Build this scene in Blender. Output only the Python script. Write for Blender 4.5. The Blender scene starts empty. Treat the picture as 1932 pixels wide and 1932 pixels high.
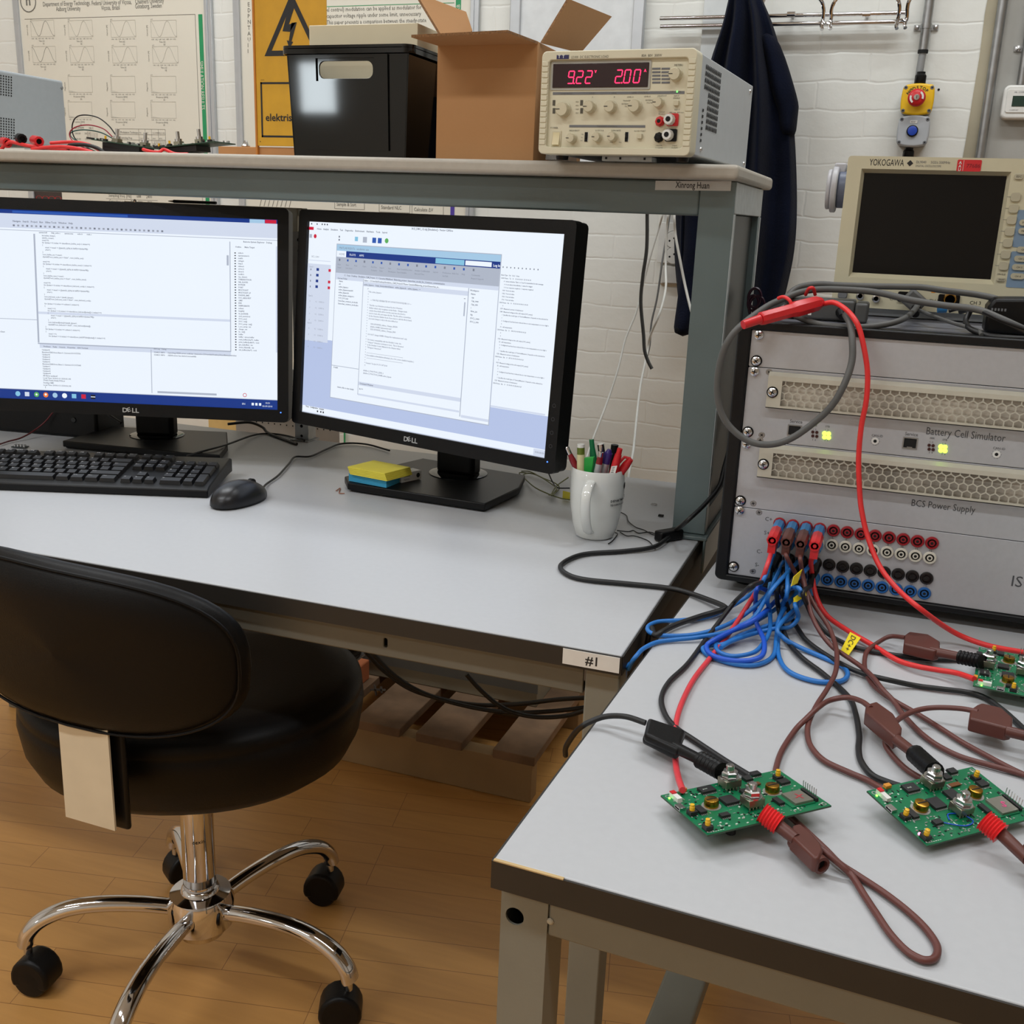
import bpy, bmesh, math, random
from mathutils import Vector, Matrix
random.seed(7)
SC = bpy.context.scene
COL = SC.collection
R = math.radians
PI = math.pi
# ------------------------------------------------------------------ camera
FPX, YAW, PITCH, ROLL, EYE = 1984.675, -0.337897, 0.27447, 0.0391474, 1.21
cy_, sy_, cp_, sp_ = math.cos(YAW), math.sin(YAW), math.cos(PITCH), math.sin(PITCH)
_F = Vector((sy_*cp_, cy_*cp_, -sp_)); _R = Vector((cy_, -sy_, 0)); _U = _R.cross(_F)
_c, _s = math.cos(ROLL), math.sin(ROLL)
CR = _c*_R + _s*_U; CU = -_s*_R + _c*_U; CF = _F
CAM = Vector((0, 0, EYE))
cd = bpy.data.cameras.new('camera'); cam = bpy.data.objects.new('camera', cd); COL.objects.link(cam)
cd.sensor_width = 36; cd.lens = 36*FPX/1932; cd.clip_start = .01
m = Matrix((CR, CU, -CF)).transposed().to_4x4(); m.translation = CAM
cam.matrix_world = m
SC.camera = cam
# ------------------------------------------------------------------ world, lamps, exposure
w = bpy.data.worlds.new('world'); SC.world = w; w.use_nodes = True
w.node_tree.nodes['Background'].inputs[0].default_value = (.75, .85, 1, 1)
w.node_tree.nodes['Background'].inputs[1].default_value = .05
SC.view_settings.view_transform = 'Standard'; SC.view_settings.look = 'None'
SC.view_settings.gamma = 1; SC.view_settings.use_curve_mapping = False
SC.view_settings.exposure = 0.07
def area(name, loc, rot, sx, sy, power, col=(1, 1, 1)):
    l = bpy.data.lights.new(name, 'AREA'); l.shape = 'RECTANGLE'; l.size = sx; l.size_y = sy
    l.energy = power; l.color = col
    o = bpy.data.objects.new(name, l); COL.objects.link(o); o.location = loc; o.rotation_euler = rot
    return o
LCOL = (.93, .97, 1.0)
area('tube_lamp', (-1.9, 1.75, 2.93), (0, 0, 0), 1.5, .16, 21, LCOL)
area('tube_lamp', (.3, 1.75, 2.93), (0, 0, 0), 1.5, .16, 20, LCOL)
area('tube_lamp', (-1.9, -.1, 2.93), (0, 0, 0), 1.5, .16, 25, LCOL)
area('tube_lamp', (.3, -.1, 2.93), (0, 0, 0), 1.5, .16, 18, LCOL)
area('tube_lamp', (-1.9, -1.9, 2.93), (0, 0, 0), 1.5, .16, 24, LCOL)
area('window_daylight', (-3.47, -2.95, 1.52), (R(90), 0, 0), .24, .28, 3.5, (.85, .95, 1))

# ------------------------------------------------------------------ helpers
def lin(c):
    c /= 255
    return c/12.92 if c <= .04045 else ((c+.055)/1.055)**2.4
MATS = {}
def mat(name, rgb=(200, 200, 200), rough=.5, metal=0, var=.06, scale=30, bump=0, bscale=None, emit=0, spec=.5, coat=0, alpha=1, trans=0, sheen=0):
    if name in MATS: return MATS[name]
    mt = bpy.data.materials.new(name); mt.use_nodes = True; nt = mt.node_tree
    b = nt.nodes['Principled BSDF']; c = [lin(v) for v in rgb]
    tc = nt.nodes.new('ShaderNodeTexCoord')
    nz = nt.nodes.new('ShaderNodeTexNoise'); nz.inputs['Scale'].default_value = scale; nz.inputs['Detail'].default_value = 4
    nt.links.new(tc.outputs['Object'], nz.inputs['Vector'])
    rp = nt.nodes.new('ShaderNodeValToRGB')
    rp.color_ramp.elements[0].position = .3; rp.color_ramp.elements[1].position = .7
    rp.color_ramp.elements[0].color = (*[v*(1-var) for v in c], 1)
    rp.color_ramp.elements[1].color = (*[min(1, v*(1+var)) for v in c], 1)
    nt.links.new(nz.outputs['Fac'], rp.inputs['Fac'])
    nt.links.new(rp.outputs['Color'], b.inputs['Base Color'])
    b.inputs['Roughness'].default_value = rough; b.inputs['Metallic'].default_value = metal
    b.inputs['Specular IOR Level'].default_value = spec; b.inputs['Coat Weight'].default_value = coat
    b.inputs['Alpha'].default_value = alpha
    b.inputs['Transmission Weight'].default_value = trans
    if sheen: b.inputs['Sheen Weight'].default_value = sheen
    if emit:
        if name.startswith('screen'): nt.links.remove(b.inputs['Base Color'].links[0]); b.inputs['Base Color'].default_value = (.01, .01, .01, 1)
        nt.links.new(rp.outputs['Color'], b.inputs['Emission Color']); b.inputs['Emission Strength'].default_value = emit
    if bump:
        n2 = nt.nodes.new('ShaderNodeTexNoise'); n2.inputs['Scale'].default_value = bscale or scale*8; n2.inputs['Detail'].default_value = 3
        nt.links.new(tc.outputs['Object'], n2.inputs['Vector'])
        bp = nt.nodes.new('ShaderNodeBump'); bp.inputs['Strength'].default_value = bump; bp.inputs['Distance'].default_value = .002
        nt.links.new(n2.outputs['Fac'], bp.inputs['Height']); nt.links.new(bp.outputs['Normal'], b.inputs['Normal'])
    MATS[name] = mt
    return mt

def ray(x, y): return CR*((x-966)/FPX) - CU*((y-966)/FPX) + CF
def at(x, y, ax, val):
    """the point of the photograph's ray on the plane axis=val"""
    d = ray(x, y); return CAM + d*((val-CAM[ax])/d[ax])
def tz(x, y, h=0): return at(x, y, 2, .75+h)          # on a table top, h above it

class Frame:
    """a rigid frame (origin, yaw, tilt back) with x right, y away, z up"""
    def __init__(s, o, yaw=0, tilt=0):
        s.m = Matrix.Translation(o) @ Matrix.Rotation(yaw, 4, 'Z') @ Matrix.Rotation(-tilt, 4, 'X'); s.i = s.m.inverted()
    def px(s, x, y, d=0):
        o = s.i @ CAM; r = s.i.to_3x3() @ ray(x, y); p = o + r*((d-o.y)/r.y); return (p.x, p.z)

_tc = {}
def text_geo(body, font_res=2, bold=0):
    k = (body, font_res, bold)
    if k not in _tc:
        cu = bpy.data.curves.new('lettering', 'FONT'); cu.body = body; cu.size = 1; cu.resolution_u = font_res
        cu.offset = bold; cu.fill_mode = 'FRONT'
        ob = bpy.data.objects.new('lettering', cu)
        me = ob.to_mesh(); vs = [tuple(v.co) for v in me.vertices]; fs = [tuple(p.vertices) for p in me.polygons]
        ob.to_mesh_clear(); bpy.data.objects.remove(ob); bpy.data.curves.remove(cu)
        _tc[k] = (vs, fs)
    return _tc[k]

class MB:
    def __init__(s): s.v = []; s.f = []; s.mi = []; s.mats = []; s.cur = 0; s.T = Matrix()
    def m(s, mt):
        if mt not in s.mats: s.mats.append(mt)
        s.cur = s.mats.index(mt); return s
    def add(s, vs, fs):
        b = len(s.v); T = s.T
        s.v += [tuple(T @ Vector(v)) for v in vs]
        s.f += [tuple(b+i for i in f) for f in fs]; s.mi += [s.cur]*len(fs); return s
    def box(s, x0, x1, y0, y1, z0, z1):
        return s.add([(x0, y0, z0), (x1, y0, z0), (x1, y1, z0), (x0, y1, z0), (x0, y0, z1), (x1, y0, z1), (x1, y1, z1), (x0, y1, z1)],
                     [(0, 3, 2, 1), (4, 5, 6, 7), (0, 1, 5, 4), (1, 2, 6, 5), (2, 3, 7, 6), (3, 0, 4, 7)])
    def prism(s, pts, a, b, ax='y'):
        """extrude a 2D outline (x,z for 'y'; x,y for 'z'; y,z for 'x') from a to b"""
        n = len(pts)
        def q(p, t): return (p[0], t, p[1]) if ax == 'y' else ((p[0], p[1], t) if ax == 'z' else (t, p[0], p[1]))
        vs = [q(p, a) for p in pts]+[q(p, b) for p in pts]
        fs = [tuple(range(n)), tuple(range(2*n-1, n-1, -1))]+[(i, i+n, (i+1) % n+n, (i+1) % n) for i in range(n)]
        return s.add(vs, fs)
    def ring(s, outer, inner, a, b, ax='y'):
        """a plate with one hole; outlines of equal point count"""
        n = len(outer)
        def q(p, t): return (p[0], t, p[1]) if ax == 'y' else ((p[0], p[1], t) if ax == 'z' else (t, p[0], p[1]))
        vs = [q(p, a) for p in outer]+[q(p, a) for p in inner]+[q(p, b) for p in outer]+[q(p, b) for p in inner]
        fs = []
        for i in range(n):
            j = (i+1) % n
            fs += [(i, j, n+j, n+i), (2*n+i, 3*n+i, 3*n+j, 2*n+j), (i, 2*n+i, 2*n+j, j), (n+i, n+j, 3*n+j, 3*n+i)]
        return s.add(vs, fs)
    def cyl(s, p0, p1, r0, r1=None, n=16):
        r1 = r0 if r1 is None else r1
        return s.tube([p0, p1], [r0, r1], n)
    def tube(s, pts, r, n=8, close=False):
        pts = [Vector(p) for p in pts]; k = len(pts)
        if not hasattr(r, '__len__'): r = [r]*k
        vs = []; prev = None
        for i, p in enumerate(pts):
            if close: d = pts[(i+1) % k]-pts[i-1]
            else: d = pts[min(i+1, k-1)]-pts[max(i-1, 0)]
            d = d.normalized() if d.length > 1e-9 else Vector((0, 0, 1))
            if prev is None:
                u = d.orthogonal().normalized()
            else:
                u = prev - d*prev.dot(d); u = u.normalized() if u.length > 1e-6 else d.orthogonal().normalized()
            prev = u; w_ = d.cross(u)
            for j in range(n):
                a = 2*PI*j/n; vs.append(tuple(p+(u*math.cos(a)+w_*math.sin(a))*r[i]))
        fs = [(i*n+j, i*n+(j+1) % n, (i+1)*n+(j+1) % n, (i+1)*n+j) for i in range(k-1) for j in range(n)]
        if close: fs += [((k-1)*n+j, (k-1)*n+(j+1) % n, (j+1) % n, j) for j in range(n)]
        else: fs += [tuple(range(n-1, -1, -1)), tuple(range((k-1)*n, k*n))]
        return s.add(vs, fs)
    def lathe(s, prof, n=24, o=(0, 0, 0), ax=(0, 0, 1)):
        """prof: (radius, height along ax)"""
        o = Vector(o); ax = Vector(ax).normalized(); u = ax.orthogonal().normalized(); w_ = ax.cross(u)
        vs = []
        for r, h in prof:
            for j in range(n):
                a = 2*PI*j/n; vs.append(tuple(o+ax*h+(u*math.cos(a)+w_*math.sin(a))*r))
        k = len(prof)
        fs = [(i*n+j, i*n+(j+1) % n, (i+1)*n+(j+1) % n, (i+1)*n+j) for i in range(k-1) for j in range(n)]
        if prof[0][0] > 1e-6: fs.append(tuple(range(n-1, -1, -1)))
        if prof[-1][0] > 1e-6: fs.append(tuple(range((k-1)*n, k*n)))
        return s.add(vs, fs)
    def disc(s, x, z, y, r, n=16, ax='y'):
        return s.add([(x+r*math.cos(2*PI*j/n), y, z+r*math.sin(2*PI*j/n)) for j in range(n)], [tuple(range(n))])
    def quad(s, a, b, c, d): return s.add([a, b, c, d], [(0, 1, 2, 3)])
    def rect(s, x0, x1, z0, z1, y): return s.quad((x0, y, z0), (x1, y, z0), (x1, y, z1), (x0, y, z1))
    def text(s, body, x, y, z, size, al='l', rot=0, res=2, bold=0, sx=1, plane='xz', width=None):
        vs, fs = text_geo(body, res, bold)
        if not vs: return s
        x0 = min(v[0] for v in vs); x1 = max(v[0] for v in vs)
        if width: sx = width/((x1-x0)*size)
        off = 0 if al == 'l' else (-(x0+x1)/2 if al == 'c' else -x1)
        c, n = math.cos(rot), math.sin(rot); o = []
        for v in vs:
            a, b = (v[0]+off)*size*sx, v[1]*size
            a, b = a*c-b*n, a*n+b*c
            o.append((x+a, y, z+b) if plane == 'xz' else ((x+a, z+b, y) if plane == 'xy' else (y, x+a, z+b)))
        return s.add(o, fs)
    def build(s, name, parent=None, bev=0, seg=2, ang=35, fix=True, sub=0, smooth=True):
        me = bpy.data.meshes.new(name); me.from_pydata(s.v, [], s.f)
        for mt in s.mats: me.materials.append(mt)
        me.polygons.foreach_set('material_index', s.mi)
        if smooth: me.polygons.foreach_set('use_smooth', [True]*len(s.f))
        me.update()
        if fix:
            bm = bmesh.new(); bm.from_mesh(me); bmesh.ops.recalc_face_normals(bm, faces=bm.faces); bm.to_mesh(me); bm.free()
        if smooth and not sub: me.set_sharp_from_angle(angle=R(ang))
        o = bpy.data.objects.new(name, me); COL.objects.link(o)
        if parent is not None: o.parent = parent
        if sub:
            md = o.modifiers.new('subdivision', 'SUBSURF'); md.levels = md.render_levels = sub
        if bev:
            md = o.modifiers.new('bevel', 'BEVEL'); md.width = bev; md.segments = seg; md.limit_method = 'ANGLE'; md.angle_limit = R(40)
            md.harden_normals = False
        return o
def rr(w_, h, r, cx=0, cz=0, n=5):
    p = []
    for (sx, sz, a0) in ((1, 1, 0), (-1, 1, 90), (-1, -1, 180), (1, -1, 270)):
        for i in range(n+1):
            a = R(a0+90*i/n); p.append((cx+sx*(w_/2-r)+r*math.cos(a), cz+sz*(h/2-r)+r*math.sin(a)))
    return p
def circ(r, cx=0, cz=0, n=24, a0=0): return [(cx+r*math.cos(a0+2*PI*i/n), cz+r*math.sin(a0+2*PI*i/n)) for i in range(n)]
def spline(pts, n=8):
    P = [Vector(p) for p in pts]
    if len(P) < 3: return P
    out = []
    for i in range(len(P)-1):
        p0 = P[i-1] if i else P[0]*2-P[1]; p1 = P[i]; p2 = P[i+1]; p3 = P[i+2] if i+2 < len(P) else P[-1]*2-P[-2]
        for k in range(n):
            t = k/n
            out.append(.5*((2*p1)+(p2-p0)*t+(2*p0-5*p1+4*p2-p3)*t*t+(3*p1-p0-3*p2+p3)*t**3))
    out.append(P[-1]); return out
def tag(o, label=None, cat=None, group=None, kind=None):
    if label: o['label'] = label
    if cat: o['category'] = cat
    if group: o['group'] = group
    if kind: o['kind'] = kind
    return o
def empty(name, loc=(0, 0, 0), rz=0, label=None, cat=None, group=None, M=None):
    o = bpy.data.objects.new(name, None); COL.objects.link(o); o.empty_display_size = .02
    if M is not None: o.matrix_world = M
    else: o.location = loc; o.rotation_euler = (0, 0, rz)
    return tag(o, label, cat, group)
def copy_tree(o, parent=None):
    c = o.copy(); COL.objects.link(c)
    if parent is not None: c.parent = parent
    for ch in [k for k in bpy.data.objects if k.parent == o]: copy_tree(ch, c)
    return c
def struct(o): o['kind'] = 'structure'; return o

# ------------------------------------------------------------------ shared materials
M_frame = mat('grey_green_paint', (94, 108, 108), .32, 0, .05, 14, .05, 300, spec=.6)
M_apron = mat('warm_grey_paint', (128, 127, 116), .45, 0, .04, 14, .05, 300)
M_top = mat('light_laminate', (186, 188, 191), .38, 0, .015, 120, .03, 500)
M_edge = mat('dark_edge_band', (40, 37, 33), .5, 0, .06, 40)
M_black = mat('black_plastic', (11, 11, 12), .40, 0, .1, 60, .08, 600, spec=.25)
M_gloss = mat('glossy_black_plastic', (8, 10, 11), .05, 0, .1, 20)
M_dark = mat('dark_recess', (8, 8, 8), .8)
M_white = mat('white_plastic', (225, 225, 220), .4)
M_beige = mat('beige_plastic', (216, 210, 184), .45, 0, .03, 30, .05, 400)
M_ink = mat('black_ink', (30, 30, 32), .6)
M_greyink = mat('grey_ink', (110, 112, 115), .6)
M_steel = mat('bright_steel', (205, 205, 205), .22, 1)
M_zinc = mat('zinc_steel', (165, 167, 168), .38, 1, .12, 40)
M_chrome = mat('chrome', (215, 215, 218), .06, 1, .01, 5)
M_red = mat('red_plastic', (205, 32, 38), .35)
M_redc = mat('red_silicone', (222, 45, 45), .45)
M_pink = mat('rose_red_silicone', (215, 58, 66), .45)
M_brown = mat('brown_plastic', (88, 46, 38), .42)
M_brownc = mat('brown_silicone', (98, 54, 48), .45)
M_blackc = mat('black_cable_rubber', (19, 19, 20), .5)
M_greyc = mat('grey_cable_rubber', (84, 84, 82), .55)
M_bluec = mat('blue_silicone', (34, 112, 190), .42)
M_bluec2 = mat('deep_blue_silicone', (24, 84, 200), .42)
M_bluep = mat('blue_plastic', (48, 120, 176), .4)
M_paper = mat('white_paper', (232, 230, 224), .7)
# ================================================================== SETTING
def wall_brick():
    mt = bpy.data.materials.new('painted_brick'); mt.use_nodes = True; nt = mt.node_tree; b = nt.nodes['Principled BSDF']
    tc = nt.nodes.new('ShaderNodeTexCoord'); mp = nt.nodes.new('ShaderNodeMapping'); mp.inputs['Rotation'].default_value = (R(90), 0, 0)
    nt.links.new(tc.outputs['Object'], mp.inputs['Vector'])
    nz = nt.nodes.new('ShaderNodeTexNoise'); nz.inputs['Scale'].default_value = 9; nz.inputs['Detail'].default_value = 3
    nt.links.new(mp.outputs[0], nz.inputs['Vector'])
    mx = nt.nodes.new('ShaderNodeVectorMath'); mx.operation = 'SCALE'; mx.inputs['Scale'].default_value = .022
    nt.links.new(nz.outputs['Color'], mx.inputs[0])
    ad = nt.nodes.new('ShaderNodeVectorMath'); nt.links.new(mp.outputs[0], ad.inputs[0]); nt.links.new(mx.outputs[0], ad.inputs[1])
    br = nt.nodes.new('ShaderNodeTexBrick'); br.inputs['Scale'].default_value = 1; br.inputs['Brick Width'].default_value = .235
    br.inputs['Row Height'].default_value = .0612; br.inputs['Mortar Size'].default_value = .0042; br.inputs['Mortar Smooth'].default_value = 1
    br.inputs['Bias'].default_value = -.6
    nt.links.new(ad.outputs[0], br.inputs['Vector'])
    c = [lin(v) for v in (232, 233, 227)]
    rp = nt.nodes.new('ShaderNodeValToRGB'); rp.color_ramp.elements[0].color = (*[v*.93 for v in c], 1); rp.color_ramp.elements[1].color = (*c, 1)
    n3 = nt.nodes.new('ShaderNodeTexNoise'); n3.inputs['Scale'].default_value = 3; n3.inputs['Detail'].default_value = 6
    nt.links.new(tc.outputs['Object'], n3.inputs['Vector']); nt.links.new(n3.outputs['Fac'], rp.inputs['Fac'])
    nt.links.new(rp.outputs[0], b.inputs['Base Color']); b.inputs['Roughness'].default_value = .55
    n2 = nt.nodes.new('ShaderNodeTexNoise'); n2.inputs['Scale'].default_value = 45; n2.inputs['Detail'].default_value = 6
    nt.links.new(tc.outputs['Object'], n2.inputs['Vector'])
    n4 = nt.nodes.new('ShaderNodeTexNoise'); n4.inputs['Scale'].default_value = 7; n4.inputs['Detail'].default_value = 2
    nt.links.new(tc.outputs['Object'], n4.inputs['Vector'])
    inv = nt.nodes.new('ShaderNodeMath'); inv.operation = 'MULTIPLY'; inv.inputs[1].default_value = -.8; nt.links.new(br.outputs['Fac'], inv.inputs[0])
    gt = nt.nodes.new('ShaderNodeMath'); gt.operation = 'MULTIPLY'; nt.links.new(inv.outputs[0], gt.inputs[0]); nt.links.new(n4.outputs['Fac'], gt.inputs[1])
    sm = nt.nodes.new('ShaderNodeMath'); sm.operation = 'MULTIPLY_ADD'; sm.inputs[1].default_value = .55
    nt.links.new(n2.outputs['Fac'], sm.inputs[0]); nt.links.new(gt.outputs[0], sm.inputs[2])
    bp = nt.nodes.new('ShaderNodeBump'); bp.inputs['Strength'].default_value = .40; bp.inputs['Distance'].default_value = .004
    nt.links.new(sm.outputs[0], bp.inputs['Height']); nt.links.new(bp.outputs[0], b.inputs['Normal'])
    return mt
def floor_wood():
    mt = bpy.data.materials.new('beech_parquet'); mt.use_nodes = True; nt = mt.node_tree; b = nt.nodes['Principled BSDF']
    tc = nt.nodes.new('ShaderNodeTexCoord'); mp = nt.nodes.new('ShaderNodeMapping'); mp.inputs['Rotation'].default_value = (0, 0, R(-12))
    nt.links.new(tc.outputs['Object'], mp.inputs['Vector'])
    br = nt.nodes.new('ShaderNodeTexBrick'); br.inputs['Scale'].default_value = 1; br.inputs['Brick Width'].default_value = .46
    br.inputs['Row Height'].default_value = .066; br.inputs['Mortar Size'].default_value = .0006; br.inputs['Bias'].default_value = 0
    br.offset = .37; br.offset_frequency = 3
    br.inputs['Color1'].default_value = (*[lin(v) for v in (222, 167, 97)], 1); br.inputs['Color2'].default_value = (*[lin(v) for v in (214, 158, 90)], 1)
    br.inputs['Mortar'].default_value = (*[lin(v) for v in (158, 108, 62)], 1)
    nt.links.new(mp.outputs[0], br.inputs['Vector'])
    m2 = nt.nodes.new('ShaderNodeMapping'); m2.inputs['Rotation'].default_value = (0, 0, R(-12)); m2.inputs['Scale'].default_value = (3, 40, 1)
    nt.links.new(tc.outputs['Object'], m2.inputs['Vector'])
    nz = nt.nodes.new('ShaderNodeTexNoise'); nz.inputs['Scale'].default_value = 1.5; nz.inputs['Detail'].default_value = 8
    nt.links.new(m2.outputs[0], nz.inputs['Vector'])
    rp = nt.nodes.new('ShaderNodeValToRGB'); rp.color_ramp.elements[0].color = (.78, .76, .74, 1); rp.color_ramp.elements[1].color = (1.05, 1.05, 1.05, 1)
    nt.links.new(nz.outputs['Fac'], rp.inputs['Fac'])
    n5 = nt.nodes.new('ShaderNodeTexNoise'); n5.inputs['Scale'].default_value = 2.2; n5.inputs['Detail'].default_value = 3
    nt.links.new(tc.outputs['Object'], n5.inputs['Vector'])
    r5 = nt.nodes.new('ShaderNodeValToRGB'); r5.color_ramp.elements[0].color = (.86, .86, .86, 1); r5.color_ramp.elements[1].color = (1, 1, 1, 1)
    nt.links.new(n5.outputs['Fac'], r5.inputs['Fac'])
    mx = nt.nodes.new('ShaderNodeMix'); mx.data_type = 'RGBA'; mx.blend_type = 'MULTIPLY'; mx.inputs[0].default_value = 1
    nt.links.new(br.outputs['Color'], mx.inputs[6]); nt.links.new(rp.outputs[0], mx.inputs[7])
    m3 = nt.nodes.new('ShaderNodeMix'); m3.data_type = 'RGBA'; m3.blend_type = 'MULTIPLY'; m3.inputs[0].default_value = 1
    nt.links.new(mx.outputs[2], m3.inputs[6]); nt.links.new(r5.outputs[0], m3.inputs[7])
    nt.links.new(m3.outputs[2], b.inputs['Base Color']); b.inputs['Roughness'].default_value = .38
    return mt
def concrete(name, rgb, bs=.25):
    return mat(name, rgb, .8, 0, .16, 5, bs, 60)
WY = 2.75
PX = at(1865, 0, 1, WY).x
M_wall = wall_brick(); M_plain = mat('plain_paint', (222, 220, 212), .8, 0, .03, 3)
struct(MB().m(floor_wood()).box(-4, 3, -3, WY+.1, -.05, 0).build('floor'))
struct(MB().m(M_plain).box(-4, 3, -3, WY+.1, 3, 3.05).build('ceiling'))
struct(MB().m(M_wall).box(-4, PX, WY, WY+.2, 0, 3).build('wall_back'))
# concrete pier to the right of the ragged plaster edge
mb = MB().m(concrete('bare_concrete', (165, 164, 158))).box(PX+.035, 3, WY-.004, WY+.2, 0, 3)
struct(mb.build('wall_right_of_plaster')); bpy.data.objects['wall_right_of_plaster'].name = 'wall_pier'
mb = MB().m(concrete('raw_plaster_edge', (168, 160, 138)))
pts = []; z = 0
random.seed(3)
while z < 3: pts.append((PX-.004+random.uniform(-.006, .004), z)); z += random.uniform(.03, .09)
mb.prism([(PX+.037, 0)]+pts+[(PX+.037, 3)][::-1] if False else [(PX+.037, 0)]+pts+[(pts[-1][0], 3), (PX+.037, 3)], WY-.0035, WY+.01)
struct(mb.build('trim_1', smooth=False))
struct(MB().m(M_plain).box(-4.1, -4, -3, WY+.1, 0, 3).build('wall_left'))
struct(MB().m(M_plain).box(3, 3.1, -3, WY+.1, 0, 3).build('wall_right'))
struct(MB().m(M_plain).box(-4, 3, -3.1, -3, 0, 3).build('wall_front'))

# ================================================================== DESK WITH SHELF FRAME
DX, DY0, DY1 = -.2355, 1.052, 1.868
DL = -1.95
desk = empty('desk', (DX, DY0, 0), 0, 'grey laminate office desk with dark edge, under the two monitors', 'desk')
def dk(mb, name, **k):
    mb.T = Matrix.Translation((-DX, -DY0, 0)); v = [tuple(mb.T @ Vector(p)) for p in mb.v]; mb.v = v
    return mb.build(name, desk, **k)
mb = MB().m(M_top).box(DL, DX, DY0, DY1, .7262, .75); dk(mb, 'tabletop', bev=.0015)
mb = MB().m(M_edge).box(DL, DX+.001, DY0-.002, DY0+.0005, .726, .7485).box(DX-.0005, DX+.002, DY0, DY1, .726, .7485); dk(mb, 'edge_band')
# front rail with an oval hole
f1 = Frame((0, DY0+.012, 0)); hx, hz = f1.px(727, 1213)
o_ = [(DL+.02, .69), (DX-.045, .69), (DX-.045, .7262), (DL+.02, .7262)]
hol = [(hx+.0035*math.cos(a)*1.0, hz+.0065*math.sin(a)) for a in (R(225), R(250), R(290), R(315), R(45), R(70), R(110), R(135))]
oo = [(DL+.02, .69), (hx-.01, .69), (hx+.01, .69), (DX-.045, .69), (DX-.045, .7262), (hx+.01, .7262), (hx-.01, .7262), (DL+.02, .7262)]
M_rail_shaded = mat('shaded_grey_paint', (104, 101, 90), .5, 0, .04, 14)  # apron paint, darkened: dim light on the front rail put into colour
mb = MB().m(M_rail_shaded).ring(oo, hol, DY0+.012, DY0+.016); mb.m(M_dark).box(hx-.01, hx+.01, DY0+.02, DY0+.024, .7, .722)
mb.m(M_rail_shaded).box(DL+.02, DX-.045, DY0+.013, DY0+.04, .689, .6935)
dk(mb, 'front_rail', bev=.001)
mb = MB().m(M_apron).box(DL+.02, DX-.045, DY1-.06, DY1-.035, .69, .7262); dk(mb, 'back_rail', bev=.001)
for lx in (DL+.02, DX-.043):
    for ly in (DY0+.012, DY1-.055):
        mb = MB().m(M_apron).box(lx, lx+.04, ly, ly+.04, 0, .7262); dk(mb, 'leg', bev=.002)
mb = MB().m(M_apron).box(DX-.115, DX-.08, DY0+.05, DY1-.06, .69, .7262); dk(mb, 'side_rail', bev=.001)
mb = MB().m(mat('gap_shade', (26, 25, 24), .6)).box(DX-.010, DX-.003, DY0+.05, DY1-.02, .50, .7262); dk(mb, 'side_shade_panel', bev=.001)  # added dark sheet standing in for the shade between desk and table
# number label on the front edge
f2 = Frame((0, DY0-.0025, 0)); a = f2.px(1063, 1220); b = f2.px(1170, 1256)
lab = MB().m(M_paper).prism([(a[0], .7478), (a[0], .7295), (DX-.001, .7295), (DX-.001, .7478)], DY0-.0034, DY0-.0028)
lab.m(M_ink).text('#1', (a[0]+DX)/2, DY0-.0036, .7335, .0150, 'c', bold=.015)
lb = lab.build('number_label', None, smooth=False); tag(lb, 'white paper label reading #1 on the front corner of the desk', 'label')

# shelf unit standing on the desk
PY, PY2 = 1.53, 1.82
SXR = -.229; SZ = 1.2665
shelf = empty('overhead_shelf', (SXR, PY, .75), 0, 'grey-green steel overhead shelf frame bridging the desk, with pale shelf board', 'shelf')
def sh(mb, name, **k):
    mb.v = [(p[0]-SXR, p[1]-PY, p[2]-.75) for p in mb.v]; return mb.build(name, shelf, **k)
M_board = mat('shelf_laminate', (178, 172, 160), .5, 0, .04, 90, .05, 500)
mb = MB().m(M_board).box(DL, -.222, 1.492, 1.885, SZ+.0005, 1.287); sh(mb, 'shelf_board', bev=.006, seg=4)
pw = .043
post_in = at(1317, 409, 1, PY).x
mb = MB().m(M_frame).box(DL+.03, post_in, PY, PY+.03, 1.2195, SZ); sh(mb, 'front_beam', bev=.003)
M_pale = mat('pale_metal_and_sheen', (172, 178, 178), .4, .2, .12, 60)  # pale metal; on the post flanges a whitish reflection put into colour
for nm, y0, y1 in (('post', PY, PY+.022), ('rear_post', PY2-.022, PY2)):
    mb = MB().m(M_frame).box(post_in, SXR, y0, y1, .758, SZ); 
    mb.m(M_pale).box(SXR-.0005, SXR+.0012, y0 if nm == 'post' else y1-.009, y0+.009 if nm == 'post' else y1, .80, 1.2225)
    sh(mb, 'post', bev=.001)
mb = MB().m(mat('shaded_side_metal', (44, 50, 50), .4)).box(SXR-.014, SXR-.010, PY+.018, PY2-.02, .795, 1.223).box(SXR-.010, SXR-.001, PY+.02, PY2-.02, .758, .795)  # frame metal with the shade of its sideways face painted in
sh(mb, 'side_shade_panel', bev=.001)
mb = MB().m(M_pale).box(SXR-.004, SXR+.0008, PY+.001, PY2, 1.2235, SZ-.001); sh(mb, 'side_beam', bev=.001)
mb = MB().m(M_frame).box(post_in-.006, SXR+.006, PY-.012, PY2, .7505, .757).box(SXR+.0005, SXR+.0045, PY-.012, PY2, .70, .757)
sh(mb, 'foot_plate', bev=.002)
mb = MB().m(M_frame).box(DL+.03, DL+.075, PY, PY2, .7505, SZ); sh(mb, 'post', bev=.003)
fb = Frame((0, PY-.0006, 0))
a = fb.px(1237, 341); b = fb.px(1377, 361)
mb = MB().m(mat('label_grey', (200, 202, 200), .5)).prism([(a[0], a[1]), (a[0], a[1]-.0125), (b[0]+.001, b[1]+.0005), (b[0]+.001, b[1]+.0135)][::-1], PY-.0008, PY-.0002)
mb.m(M_ink).text('Xinrong Huan', (a[0]+b[0])/2, PY-.001, b[1]+.0028, .0120, 'c', width=.0475, bold=.012)
tag(mb.build('name_label', None, smooth=False), 'grey name label on the right end of the overhead shelf beam', 'label')

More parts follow.
